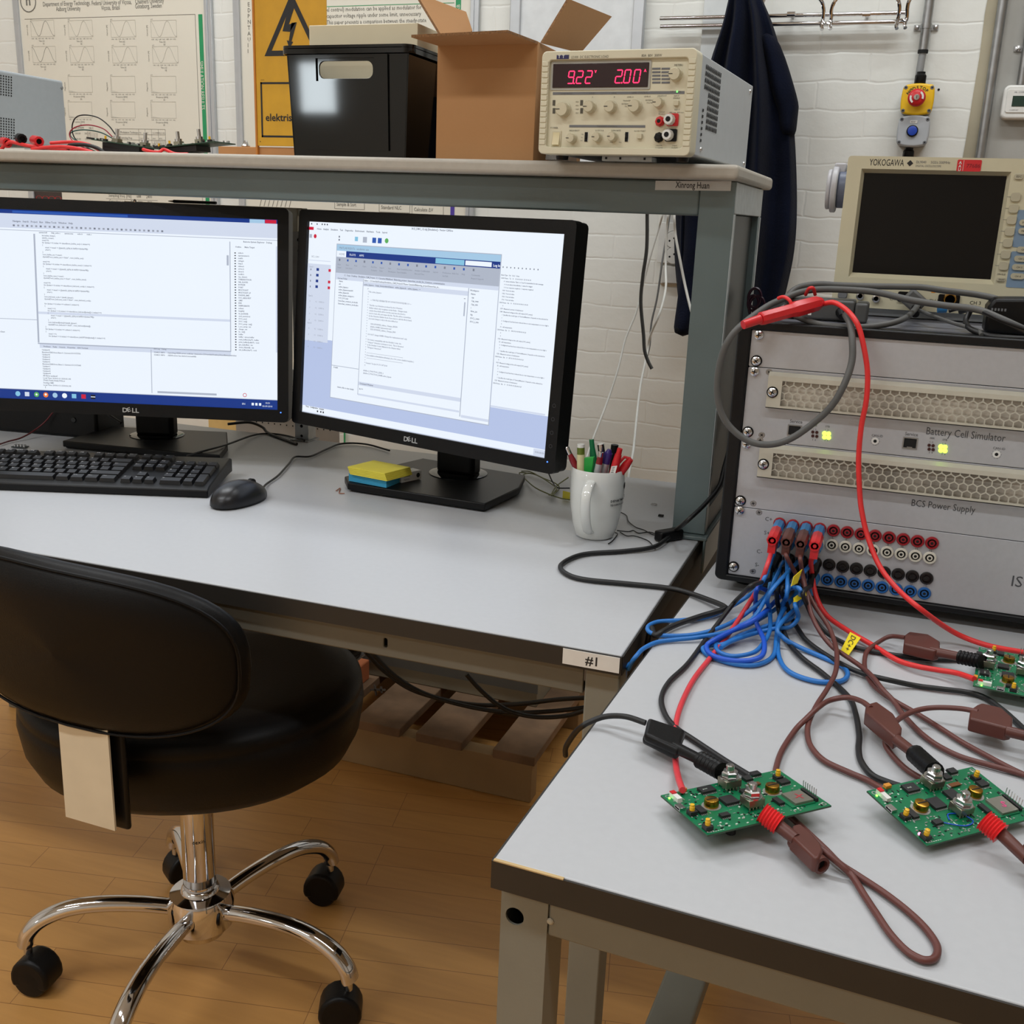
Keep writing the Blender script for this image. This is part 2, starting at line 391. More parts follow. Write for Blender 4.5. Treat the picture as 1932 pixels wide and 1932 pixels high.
# perforated upright and crossbar behind the monitors
UX = -1.118; UY = 1.845
a = at(549, 400, 1, UY); b = at(575, 400, 1, UY)
mb = MB().m(M_zinc)
up = empty('perforated_upright', (UX, UY, .75), 0, 'perforated grey steel upright standing between the two monitors', 'upright')
x0, x1 = a.x-UX, b.x-UX
n = 22; H_ = 1.2-.75
for k in range(n):
    z0 = H_*k/n; z1 = H_*(k+1)/n; zc = (z0+z1)/2
    if k % 2: inner = circ(.0034, (x0+x1)/2, zc, 8, R(22.5))
    else: inner = [((x0+x1)/2+sx*.0028, zc+sz*.0028) for sx, sz in ((1, .4), (.4, 1), (-.4, 1), (-1, .4), (-1, -.4), (-.4, -1), (.4, -1), (1, -.4))]
    xm = (x0+x1)/2; outer = [(x1, zc+.004), (xm+.004, z1), (xm-.004, z1), (x0, zc+.004), (x0, zc-.004), (xm-.004, z0), (xm+.004, z0), (x1, zc-.004)]
    mb.ring(outer, inner, 0, .0015)
    mb.add([(x1, 0, z0), (x1, 0, zc-.004), (xm+.004, 0, z0)], [(0, 1, 2)]); mb.add([(x1, 0, z1), (x1, 0, zc+.004), (xm+.004, 0, z1)], [(0, 1, 2)])
    mb.add([(x0, 0, z0), (x0, 0, zc-.004), (xm-.004, 0, z0)], [(0, 1, 2)]); mb.add([(x0, 0, z1), (x0, 0, zc+.004), (xm-.004, 0, z1)], [(0, 1, 2)])
mb.m(M_dark).box(x0+.001, x1-.001, .012, .013, 0, H_)
mb.m(M_zinc).box(x1-.0015, x1, .001, .03, 0, H_).box(x0, x0+.0015, .001, .03, 0, H_)
mb.build('channel', up, smooth=False)
MB().m(M_zinc).box(x0-.006, x1+.006, -.01, .035, 0, .003).build('foot', up)
bar = MB().m(mat('cream_metal', (196, 194, 178), .45)).box(at(236, 378, 1, UY-.02).x, at(572, 400, 1, UY-.02).x, UY-.024, UY-.004, 1.1935, 1.2085)
bar.box(at(548, 400, 1, UY).x, at(574, 400, 1, UY).x, UY-.026, UY-.002, 1.165, 1.2085)
bar.m(M_zinc).box(at(236, 378, 1, UY-.02).x, at(265, 380, 1, UY-.02).x, UY-.0255, UY-.023, 1.195, 1.207)
c = at(252, 379, 1, UY-.03); bar.m(M_steel).lathe([(.004, 0), (.0035, .002), (.0, .003)], 12, (c.x, UY-.0255, c.z), (0, -1, 0))
tag(bar.build('crossbar', None, bev=.001), 'cream metal crossbar behind the monitors, just under the shelf', 'bar')
pen = at(330, 375, 1, UY-.01)
mb = MB().m(M_black).tube([(pen.x, UY-.014, 1.212), (pen.x+.10, UY-.014, 1.212)], [.0032, .0028], 8).m(M_steel).tube([(pen.x-.013, UY-.014, 1.212), (pen.x, UY-.014, 1.212)], [.0008, .0028], 8)
tag(mb.build('pen', None), 'black pen lying on the crossbar under the shelf', 'pen')

# ================================================================== RIGHT-HAND TABLE
TC = tz(933, 1619); TYAW = R(-2.45)
TF = Frame((TC.x, TC.y, 0), TYAW)
tab = empty('table', M=TF.m, label='grey laminate lab table with dark edge and grey steel legs, in front at right', cat='table')
TW, TD = 1.3, 1.06
MB().m(M_top).box(0, TW, 0, TD, .7262, .75).build('tabletop', tab, bev=.0012)
MB().m(M_edge).box(-.0015, TW, -.002, .0005, .7255, .7488).box(-.0018, .0004, 0, TD, .7255, .7488).build('edge_band', tab)
MB().m(mat('chipped_chipboard', (196, 168, 120), .8)).box(0, .055, -.0022, .0006, .7488, .7498).build('worn_edge', tab)
LW = .038
M_leg = M_apron
hx, hz = Frame(TF.m @ Vector((0, .012, 0)), TYAW).px(971, 1729)
for i, (lx, ly) in enumerate(((.002, .012), (TW-.05, .012), (.002, TD-.06), (TW-.05, TD-.06))):
    mb = MB().m(M_leg)
    if i == 0:
        c_ = rr(.015, .015, .0074, hx, hz, 5); ou = rr(.019, .019, .0001, hx, hz, 5); mb.ring(ou, c_, ly, ly+.002)
        e = .0095
        for q in ((lx, lx+LW, 0, hz-e), (lx, lx+LW, hz+e, .7255), (lx, hx-e, hz-e, hz+e), (hx+e, lx+LW, hz-e, hz+e)): mb.box(q[0], q[1], ly, ly+.002, q[2], q[3])
        zc = hz-e; mb.box(lx, lx+.002, ly+.002, ly+LW, 0, .7255).box(lx+LW-.002, lx+LW, ly+.002, ly+LW, 0, .7255).box(lx+.002, lx+LW-.002, ly+LW-.002, ly+LW, 0, .7255)
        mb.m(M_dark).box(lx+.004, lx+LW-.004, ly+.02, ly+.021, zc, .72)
        mb.build('leg', tab, smooth=False)
    else:
        mb.box(lx, lx+LW, ly, ly+LW, 0, .7255); mb.build('leg', tab, bev=.002)
MB().m(M_leg).box(LW+.002, TW-.05, .013, .043, .6865, .7258).build('front_rail', tab, bev=.002)
MB().m(M_leg).box(.004, .034, .05, TD-.06, .6865, .7258).build('side_rail', tab, bev=.002)
MB().m(M_leg).box(LW, TW-.05, TD-.05, TD-.02, .6865, .7258).build('back_rail', tab, bev=.002)
MB().m(M_leg).box(.004, .064, .05, TD-.06, .12, .15).build('floor_rail', tab, bev=.004)
MB().m(mat('paint_blob', (180, 176, 160), .6)).lathe([(.003, 0), (.002, .001), (0, .0014)], 8, (LW+.004, .0125, .7), (0, -1, 0)).build('weld_blob', tab)
# ================================================================== MONITORS
def scr(name, rgb, e): return mat(name, rgb, .3, 0, .01, 3, emit=e, spec=.2)
EM = .99
S_white = scr('screen_white', (232, 240, 250), EM); S_pale = scr('screen_pale', (205, 214, 232), EM); S_lav = scr('screen_lavender', (178, 192, 226), EM)
S_navy = scr('screen_navy', (18, 52, 130), EM); S_blue = scr('screen_blue', (40, 84, 170), EM); S_txt = scr('screen_text', (120, 126, 140), EM)
S_txtl = scr('screen_faint_text', (150, 156, 170), EM); S_red = scr('screen_red', (200, 30, 60), EM); S_cyan = scr('screen_cyan', (130, 190, 220), EM)
S_blk = scr('screen_dark', (25, 28, 40), EM); S_green = scr('screen_green', (90, 170, 90), EM); S_org = scr('screen_orange', (236, 120, 50), EM)
S_grad = scr('screen_grey', (170, 178, 194), EM); S_ltblue = scr('screen_light_blue', (160, 196, 224), EM)
W_, H_ = .518, .324
def monitor(Fm, label, group, base_at, led, power_glyphs):
    Mt = empty('monitor', M=Fm.m, label=label, cat='monitor', group=group)
    bz, bt, bb = .0195, .0195, .0215
    x0, x1, z0, z1 = -W_/2-bz, W_/2+bz, -bb, H_+bt
    outer = rr(x1-x0, z1-z0, .008, 0, (z0+z1)/2, 3); cx = 0
    # bezel: a ring with sloping inner lip
    inn = []
    N = len(outer)
    for (x, z) in outer:
        inn.append((max(-W_/2, min(W_/2, x*1.0 if abs(x) < W_/2 else math.copysign(W_/2, x))), max(0, min(H_, z))))
    MB().m(M_black).ring(outer, inn, -.006, .012).build('bezel', Mt, ang=30)
    mb = MB().m(M_black).prism(rr(x1-x0-.002, z1-z0-.002, .008, 0, (z0+z1)/2, 3), .004, .03)
    mb.prism(rr((x1-x0)*.82, (z1-z0)*.7, .02, 0, (z0+z1)/2, 4), .03, .052).prism(rr(.2, .2, .02, 0, (z0+z1)/2, 4), .052, .068)
    mb.build('back_cover', Mt, bev=.002)
    MB().m(mat('logo_silver', (200, 205, 210), .25, .7)).text('D', -.0165, -.0063, -.0152, .0112, 'l', bold=.02, width=.0085).text('E', -.0072, -.0063, -.0150, .0100, 'l', rot=R(20), bold=.02, width=.0062).text('L', .0005, -.0063, -.0152, .0112, 'l', bold=.02, width=.0058).text('L', .0068, -.0063, -.0152, .0112, 'l', bold=.02, width=.0058).build('logo', Mt, smooth=False)
    MB().m(mat('power_led', (60, 110, 255), .3, emit=3)).disc(W_/2+.006, -.004, -.0062, .0012, 10).build('power_light', Mt)
    mb = MB().m(mat('bezel_glyph', (52, 52, 55), .5))
    for k in range(4 if power_glyphs else 0): mb.ring(circ(.003, W_/2+.009, .02+.02*k, 10), circ(.0023, W_/2+.009, .02+.02*k, 10), -.0063, -.006)
    if power_glyphs: mb.build('button_marks', Mt)
    # stand: column + base in world upright coordinates
    yaw = base_at[3]; o = Vector(base_at[:3])
    S = Fm.i @ Matrix.Translation(o) @ Matrix.Rotation(yaw, 4, 'Z')
    return Mt, S
FR = Frame((-.7115, 1.5301, .8642), -.2723, .0749)
FL = Frame((-1.248, 1.507, .865), .316, .14)
FL = Frame((-1.248, 1.507, .865), .316, .09)
def stand(Mt, S, colw, colx, baseshape):
    mb = MB().m(M_black); mb.T = S
    mb.prism(baseshape, .004, .016, 'z'); mb.prism([(x*.97, y*.97) for x, y in baseshape], .0012, .005, 'z'); mb.build('base', Mt, bev=.002)
    mb = MB().m(M_black); mb.T = S; mb.box(colx-colw/2, colx+colw/2, .012, .045, .016, .24); mb.build('column', Mt, bev=.008, seg=4)
    mb = MB().m(M_gloss); mb.T = S
    mb.lathe([(.052, .0), (.052, .0015), (.046, .003), (.04, .0035)], 32, (colx, .028, .0158)); mb.build('swivel_ring', Mt)
# right monitor: base corners read off the desk plane
c_l = tz(650, 905, .01); c_f = tz(915, 957, .01); c_r = tz(980, 926, .01); c_col = tz(850, 905, .01)
print('base', c_l, c_f, c_r, c_col)
MR, SR = monitor(FR, 'black monitor on the right, angled left, with open spreadsheet and code windows', 'monitors on the desk', (c_col.x, c_col.y, .75, -.1), 0, True)
iS = (FR.m @ SR).inverted()
bl = [iS @ v for v in (c_l, c_f, c_r)]
hw = .14
stand(MR, SR, .075, 0.0, [(bl[0].x, bl[0].y), (bl[0].x+.03, bl[0].y-.035), (bl[1].x, bl[1].y), (bl[2].x, bl[2].y), (bl[2].x-.03, .085), (bl[0].x+.04, .095)])
c2 = tz(287, 832, .01)
ML, SL = monitor(FL, 'black monitor on the left, above the keyboard, showing a white code editor with blue taskbar', 'monitors on the desk', (c2.x, c2.y, .75, .30), 0, False)
iS = (FL.m @ SL).inverted(); q = [iS @ tz(*p, .01) for p in ((112, 848), (430, 845), (418, 862))]
print('baseL', q, c2)
stand(ML, SL, .075, 0, [(-.15, -.06), (.10, -.11), (q[2].x, q[2].y-.01), (q[1].x, q[1].y), (.12, .09), (-.12, .09)])

# --- screens
def lines(mb, x, z, dz, size, rows, y=-.0009):
    for i, t in enumerate(rows):
        if t.strip(): mb.text(t.strip(), x+size*.5*(len(t)-len(t.lstrip())), y, z-dz*i, size, res=1, bold=.03)
def pane(mb, m_, x0, x1, z0, z1, y): mb.m(m_).rect(x0, x1, z0, z1, y)
# left screen (local coords: x -.259.. .259, z 0...324)
mb = MB().m(S_white).rect(-W_/2, W_/2, 0, H_, 0)
P_ = lambda x, y: FL.px(x, y)
pane(mb, S_navy, -W_/2, W_/2, 0, .0165, -.0003); pane(mb, S_navy, -W_/2, W_/2, .3175, H_, -.0003); pane(mb, S_blue, -.2, .0, .3185, .3225, -.0005)
pane(mb, S_ltblue, .21, .236, .3175, .3235, -.0005); pane(mb, S_red, .2365, .256, .3178, .3235, -.0006)
pane(mb, S_pale, -W_/2, W_/2, .2935, .3175, -.0003)
# panes borders
for (x0, x1, z0, z1) in ((-.165, -.162, .10, .285), (.175, .1765, .098, .285), (-.165, .176, .0975, .0995), (-W_/2, .259, .2895, .2905), (.0345, .0358, .02, .096), (-W_/2, .259, .0165, .0175), (-.259, -.165, .1385, .1395)):
    pane(mb, S_grad, x0, x1, z0, z1, -.0005)
pane(mb, S_pale, -.162, .176, .091, .0975, -.0004); pane(mb, S_pale, -.162, .175, .1495, .1535, -.0004)
pane(mb, S_grad, .17, .1735, .245, .262, -.0006); pane(mb, S_grad, .045, .15, .0205, .024, -.0006); pane(mb, S_pale, .255, .259, .1, .28, -.0004)
mb.m(S_txt)
code = ["int index, index1;", "uint32_t mux1;", "mux1=0;", "for (index = 0; index <= sizeof(recv_buf.hs_sec)-1; index++)", "{", "   mux1 = mux1 + (((uint32_t)(*a) & 0xFF)<<(index*8));", "   a=a+1;", "}",
 "recv_buf.hs_sec = mux1;", "//printf(\"recv_buf.hs_sec = %u\\n\" , recv_buf.hs_sec);", "", "mux1=0;", "for (index = 0; index <= sizeof(recv_buf.hs_nsec)-1; index++)", "{", "   mux1 = mux1 + (((uint32_t)(*a) & 0xFF)<<(index*8));", "   a=a+1;", "}",
 "recv_buf.hs_nsec = mux1;", "//printf(\"recv_buf.hs_nsec = %u\\n\" , recv_buf.hs_nsec);", "", "mux1=0;", "for (index = 0; index <= sizeof(recv_buf.cmd_code)-1; index++)", "{", "   mux1 = mux1 + (((uint32_t)(*a) & 0xFF)<<(index*8));", "   a=a+1;", "}",
 "recv_buf.cmd_code = (uint8_t)mux1;", "//printf(\"recv_buf.cmd_code = %u\\n\" , recv_buf.cmd_code);", "", "for (index = 0; index <= nclient-1; index++)", "{", "   mux1 = 0;", "   for (index1 = 0; index1 <= sizeof(recv_buf.cmd[index])-1; index1++)", "   {", "      mux1 = mux1 + (((uint32_t)(*a) & 0xFF)<<(index1*8));", "      a=a+1;", "   }",
 "   recv_buf.cmd[index]=(uint8_t)mux1;", "   //printf(\"recv_buf.cmd = %u\\n\" , recv_buf.cmd[index]);", "}", "for (index = 0; index <= nclient-1; index++)", "{", "   mux1 = 0;", "   for (index1 = 0; index1 <= sizeof(recv_buf.SPTable[index])-1; index1++)"]
lines(mb, -.150, .2815, .00405*.98, .0034, code)
con = ["Update=4", "Received EXE from Slave 0. Current SOC=77756", "Update=4", "Update=4", "Update=3", "Update=2", "Received EXE from Slave 3. Current SOC=77643", "Update=1", "Update=2", "Update=3", "Update=4", "All Slaves updated!", "Local Time: 2018-3-13 15:50:35.105", "77643,77643,77643,77756,0", "Sending CMD", "Local Time: 2018-3-13 15:50:36.105"]
lines(mb, -.158, .0865, .0041, .0034, con)
lines(mb, .04, .0905, .0045, .0033, ["15:48:51 INFO    : Launching XSDB server: xsdb.bat -interactive C:\\Users\\lab\\Desktop\\SmartBattery\\wireless", "15:48:51 INFO    : XSDB server has started successfully."])
names = ["stdio.h", "xparameters.h", "netif.h", "string.h", "lwip.h", "xtime.h", "errno.h", "timer.h", "netdb.h", "tcp_client.h", "THREADSTACK", "NR_SLAVES", "BUFSIZE", "PORT", "MULTICAST", "MULTICAST_IP", "PASSIVE_BMS", "SOC_REQUEST", "CMD", "EXE", "SAMPLERATE", "nclient", "length()", "tx_ipaddr[4]", "cmd_answered", "SOC_send", "SOC : int[]", "SOC_array : int[]", "i_soc_array : int", "charge : int", "hs : int[]", "buffer", "buffer : struct buffer", "read_buffer(char*) : buffer", "print_buffer(buffer*) : void", "get_tx(buffer) : int", "event_fd(uint8) : int", "init_buffer(char*) : void"]
lines(mb, .190, .2655, .00445, .0033, names)
mb.m(S_blk)
for i in range(len(names)): mb.rect(.1835, .186, .2655-.00445*i, .2672-.00445*i, -.0008)
mb.text('|', -.155, -.0009, .0215, .004, bold=.03)
for k in range(34): mb.m(S_txtl if k % 3 else S_txt).rect(-.2+.0078*k, -.1965+.0078*k, .2962, .2992, -.0008)
mb.m(S_txt); lines(mb, -.2, .3035, .004, .004, ["Navigate   Search   Project   Run   Xilinx Tools   Window   Help"])
lines(mb, -.155, .2865, .004, .0033, ["system.hdf        lwip_echo.c        system.mss        echo.h        main.c"])
lines(mb, .199, .2845, .004, .0036, ["Remote System Explorer   Debug"]); lines(mb, .185, .2755, .004, .0034, ["Outline      Make Target"])
lines(mb, -.155, .0925, .004, .0033, ["Problems    Tasks    Console    Properties    SDK Terminal"]); lines(mb, .04, .0965, .004, .003, ["SDK Log    Debug"])
lines(mb, -.245, .268, .0042, .0033, ["hw_platform_0"]); lines(mb, -.25, .13, .0075, .0033, ["Xilinx", "TCF Agent", "Qemu TcfGdbClient"])
mb.m(S_white)
for k, (c_, x) in enumerate(((S_cyan, -.2045), (S_pale, -.188), (S_green, -.171), (S_org, -.1545), (S_ltblue, -.138), (S_white, -.121), (S_cyan, -.104), (S_red, -.087), (S_blk, -.070))):
    mb.m(c_)
    if k in (1, 6, 7, 8): mb.rect(x-.004, x+.004, .005, .0125, -.0008)
    else: mb.disc(x, .0088, -.0008, .0045, 14)
mb.m(S_white).disc(-.171, .0088, -.001, .0018, 10).disc(-.1545, .0095, -.001, .002, 10).rect(-.074, -.066, .0082, .0094, -.001)
mb.m(S_white).text('15:51', .236, -.0009, .0098, .004).text('03-09-2018', .231, -.0009, .0042, .0038).text('EN', .195, -.0009, .0065, .0045)
for k in range(3): mb.m(S_white).rect(.212+k*.0065, .216+k*.0065, .006, .0105, -.0008)
mb.m(S_red).ring(circ(.0035, .2, .0235, 12), circ(.0026, .2, .0235, 12), -.0009, -.0008)
mb.build('screen', ML, smooth=False)
# right screen
mb = MB().m(S_white).rect(-W_/2, W_/2, 0, H_, 0)
pane(mb, S_lav, -W_/2, W_/2, .012, .13, -.0003); pane(mb, S_pale, -W_/2, -.204, .125, .255, -.00035); pane(mb, S_white, .149, W_/2, .062, .256, -.00035)
pane(mb, S_pale, .149, .25, .0625, .065, -.0005); pane(mb, S_pale, -W_/2, -.205, .26, .2612, -.0005)
pane(mb, S_red, -W_/2, -.248, .3105, .3155, -.0006)
# the window in front
wx0, wx1, wz0, wz1 = -.197, .108, .04, .292
w0 = FR.px(625, 752); w1 = FR.px(946, 480); w2 = FR.px(635, 462); w3 = FR.px(922, 798); print('win', w0, w1, w2, w3)
wx0, wx1 = (w0[0]+w2[0])/2, (w1[0]+w3[0])/2; wz0, wz1 = (w0[1]+w3[1])/2, (w1[1]+w2[1])/2
pane(mb, S_grad, wx0-.0012, wx1+.0012, wz0-.0012, wz1+.0012, -.0005); pane(mb, S_ltblue, wx0, wx1, wz1-.010, wz1, -.0007); pane(mb, S_white, wx0, wx1, wz0, wz1-.010, -.0006)
t0 = wz1-.010
pane(mb, S_navy, wx0+.022, wx1, t0-.010, t0, -.0009); pane(mb, S_cyan, wx1-.125, wx1-.068, t0-.009, t0-.001, -.0011); pane(mb, S_white, wx1-.066, wx1-.016, t0-.0085, t0-.0015, -.0011)
pane(mb, S_grad, wx0, wx1, t0-.036, t0-.010, -.0008); pane(mb, S_pale, wx0, wx1, t0-.042, t0-.036, -.0008)
mb.m(S_white).text('PLOTS', wx0+.03, -.0012, t0-.007, .0048).text('APPS', wx0+.052, -.0012, t0-.007, .0048).text('Log In', wx1-.013, -.0012, t0-.0075, .0052, bold=.02)
mb.m(S_txt).text('HOME', wx0+.006, -.0012, t0-.007, .0045).text('MATLAB R2017a - academic use', wx0+.006, -.0012, wz1-.007, .005)
for k, (a_, b_) in enumerate((('New', 'Script'), ('New', 'Live Script'), ('New', ''), ('Open', ''), ('Find Files', 'Compare'), ('Import', 'Data'), ('Save', 'Workspace'), ('New Variable', 'Open Variable'), ('Favorites', ''), ('Analyze Code', 'Run and Time'), ('Simulink', ''), ('Layout', ''), ('Preferences', 'Set Path'), ('Add-Ons', ''), ('Help', ''), ('Community', 'Request Support'))):
    x = wx0+.004+k*.0188
    mb.m(S_blue if k % 3 else S_txt).rect(x+.002, x+.0055, t0-.0165, t0-.013, -.0011)
    mb.m(S_txt).text(a_, x, -.0011, t0-.0235, .0035, res=1).text(b_, x, -.0011, t0-.0285, .0035, res=1)
mb.m(S_txt); lines(mb, wx0+.02, t0-.0405, .004, .0038, ["C:  Users  Desktop  Simulation CLM_Project  3 3 Cascaded Multilevel  Balancing_project  Sensorless_model_for_Common_communication"], -.0011)
pane(mb, S_grad, wx0+.063, wx0+.0642, wz0+.012, t0-.042, -.0008); pane(mb, S_grad, wx1-.057, wx1-.0555, wz0+.005, t0-.042, -.0008); pane(mb, S_pale, wx0+.064, wx1-.057, t0-.054, t0-.047, -.0008); pane(mb, S_pale, wx0, wx0+.063, t0-.047, t0-.042, -.0009)
pane(mb, S_grad, wx1-.063, wx1-.0605, t0-.085, t0-.064, -.0009); pane(mb, S_grad, wx0, wx0+.063, wz0+.054, wz0+.055, -.0009); pane(mb, S_pale, wx0+.064, wx1-.057, wz0+.028, wz0+.034, -.0008); pane(mb, S_pale, wx0+.064, wx1-.058, wz0+.011, wz0+.014, -.0008)
pane(mb, S_pale, wx1-.054, wx1, wz0+.004, wz0+.008, -.0009); pane(mb, S_blk, wx1-.064, wx1-.061, t0-.059, t0-.0583, -.001)
mb.m(S_txt); lines(mb, wx0+.005, t0-.046, .0046, .0036, ["Current Folder", "  Name", "  ert", "  active_bypass.c", "  active_bypass.mexw64", "  active_bypass.tlc", "  active_bypass_wrapper.c", "  OCV_SOC.mat", "  Sensorless_common_mode.slx", "  Sensorless_common_mode.slxc"], -.0011)
lines(mb, wx0+.066, t0-.046, .0065, .0036, ["Editor - C:\\Users\\lab\\Desktop\\Simulation_CLM_Project\\3 Phases Cascaded\\Balancing_project\\Sensorless_m...", "active_bypass.c   Script_InterpolationData.m   active_bypass.tlc   active_bypass.c  +"], -.0012)
ed = ["/*", " * File: active_bypass.c", " *", " *", " *     --- THIS FILE GENERATED BY S-FUNCTION BUILDER: 3.0 ---", " *", " *   This file is an S-function produced by the S-Function", " *   Builder which only recognizes certain fields.  Changes made", " *   outside these fields will be lost the next time the block is", " *   used to load, edit, and resave this file. This file will be overwritten", " *   by the S-function Builder block. If you want to edit this file by hand,", " *   you must change it only in the area defined as:", " *", " *        %%%-SFUNWIZ_defines_Changes_BEGIN", " *        #define NAME 'replacement text'", " *        %%% SFUNWIZ_defines_Changes_END", " *", " *   DO NOT change NAME--Change the 'replacement text' only.", " *", " *   For better compatibility with the Simulink Coder, the", " *   \"wrapper\" S-function technique is used.  This is discussed", " *   in the Simulink Coder's Manual in the Chapter titled,", " *   \"Wrapper S-functions\".", " *", " *  -------------------------------------------------------------------------", " * | See matlabroot/simulink/src/sfuntmpl_doc.c for a more detailed template |", " *  -------------------------------------------------------------------------", " *", " * Created: Tue Jan 30 17:11:47 2018", " */", "", "#define S_FUNCTION_LEVEL 2", "#define S_FUNCTION_NAME active_bypass"]
mb.m(S_txtl); lines(mb, wx0+.074, t0-.059, .0043, .0034, ed, -.0011)
mb.m(S_txt); lines(mb, wx1-.053, t0-.0465, .0052, .0036, ["Workspace", " Name", "  cap", "  Cap_max", "  Cap_min", "  i", "  Nrm_isn", "  Np", "  SOC_i_max", "  SOC_i_min"], -.0011)
lines(mb, wx0+.067, wz0+.030, .009, .0038, ["Command Window", "fx >>"], -.0011); lines(mb, wx0+.005, wz0+.0505, .0325, .0036, ["Details", "      Select a file to view details"], -.0011)
# left columns of the background program
for r_ in range(4):
    q = FR.px(600-.7*r_, 511+10.8*r_); z = q[1]; q2 = FR.px(622.5-.5*r_, 513+10.8*r_)
    mb.m(S_navy).rect(q[0]-.003, q[0]+.003, z, z+.0045, -.0008)
    if r_ != 1: mb.m(S_red).rect(q2[0]-.0028, q2[0]+.0028, z, z+.0045, -.0008)
    mb.m(S_txt).rect(-.2515, -.2495, z, z+.003, -.0008)
mb.m(S_txtl)
for g_ in range(2):
    for r_ in range(4): mb.text('4.2', -.237, -.0008, .191-.0105*r_-.046*g_, .0035).text('0.0000 A', -.2285, -.0008, .191-.0105*r_-.046*g_, .0035).text('A', -.251, -.0008, .191-.0105*r_-.046*g_, .0035)
mb.m(S_txt).text('Card 1', -.254, -.0008, .2485, .0036).text('Card 2', -.254, -.0008, .2, .0036).text('Card 3', -.254, -.0008, .154, .0036).text('BCS_CAN', -.25, -.0008, .2655, .004)
lines(mb, -.2395, .3115, .004, .004, ["Home    Analysis    Simulation    Test    Diagnostics    Environment    Hardware    Tools    Layout"]); lines(mb, -.03, .3195, .004, .0042, ["BCS_DMC_CS.cfg [Simulation] - Vector CANoe"])
for k, (x, z, c_, s_) in enumerate(((-.2435, .3005, S_red, .0035), (-.254, .3005, S_grad, .003), (-.148, .3, S_cyan, .0035), (-.129, .2995, S_grad, .0045), (-.1085, .2995, S_blue, .0042), (-.0965, .2995, S_blue, .0042), (-.0815, .3, S_green, .004), (-.187, .302, S_txt, .0015), (-.187, .297, S_txt, .0015))):
    mb.m(c_).disc(x, z, -.0008, s_, 12) if k in (0, 6) else mb.m(c_).rect(x-s_, x+s_, z-s_, z+s_, -.0008)
for x in (-.253, -.24, -.228, -.222, -.216): mb.m(S_blk).disc(x, .3205, -.0008, .0014, 8)
mb.m(S_txt); rows = []
rows = ["Event Type   Dir   DLC   Data", "CAN Frame   Tx    8    C0 00 00 00  C5 03 06 00", "    -0  selects whether 'Slave' or 'Load' is transmitted in this message", "     0  0: set values immediately, 1: same for trigger", "     0  0: no response required, 1: response required", "   1929  Vout set value", "   1922  Vout set value", "   1926  Vout set value", "   1916  Vout set value", "CAN Frame   Rx    8    92 03 00 00 F4 01 00 00", "     0", "  1579  Measured current of sink/sensor", "  1580  Measured voltage at the cell output [+/V_sense]", "     1  Specifies the result type of 'CurrentMeasure'. Depends on the selected ra", "     1", "     0  Configured load has been reduced due to over temperature or a too high v", "     0", "    31  cell temperature", "CAN Frame   Rx    8    CB 33 00 00 F8 03 00 20", "     0", "     0", "  1923  Measured voltage at the cell output [+/V_sense]", "    32  cell temperature", "     0  Configured load has been reduced due to over temperature or a too high v", "     0", "     1  Specifies the result type of 'CurrentMeasure'. Depends on the selected ra", "  1236  Measured current of sink/sensor", "CAN Frame   Rx    8    B7 31 00 00 20 04 00 20", "     0", "  1927  Measured voltage at the cell output [+/V_sense]", "    32  cell temperature", "     1", "     0  Configured load has been reduced due to over temperature or a too high v", "     0", "     1  Specifies the result type of 'CurrentMeasure'. Depends on the selected ra", "  1229  Measured current of sink/sensor", "CAN Frame   Rx    8    C1 34 00 00 3E 04 00 2F"]
lines(mb, .1505, FR.px(948, 520)[1], (FR.px(948, 520)[1]-FR.px(935, 724)[1])/36, .0027, rows)
for k in range(10): mb.m(S_txt).rect(.152+.007*k, .1538+.007*k, FR.px(960, 506)[1], FR.px(960, 506)[1]+.002, -.0008)
mb.m(S_blk); lines(mb, -.25, .0095, .005, .0035, ["Trace   Configuration   Analysis"])
for x in (-.222, -.214, -.208): mb.rect(x, x+.003, .004, .007, -.0008)
mb.m(S_pale).rect(.235, .259, .001, .011, -.0006).m(S_txt).text('0:00:00:00', .238, -.0009, .005, .004)
pane(mb, S_pale, -W_/2, W_/2, .0, .0015, -.0004)
mb.build('screen', MR, smooth=False)

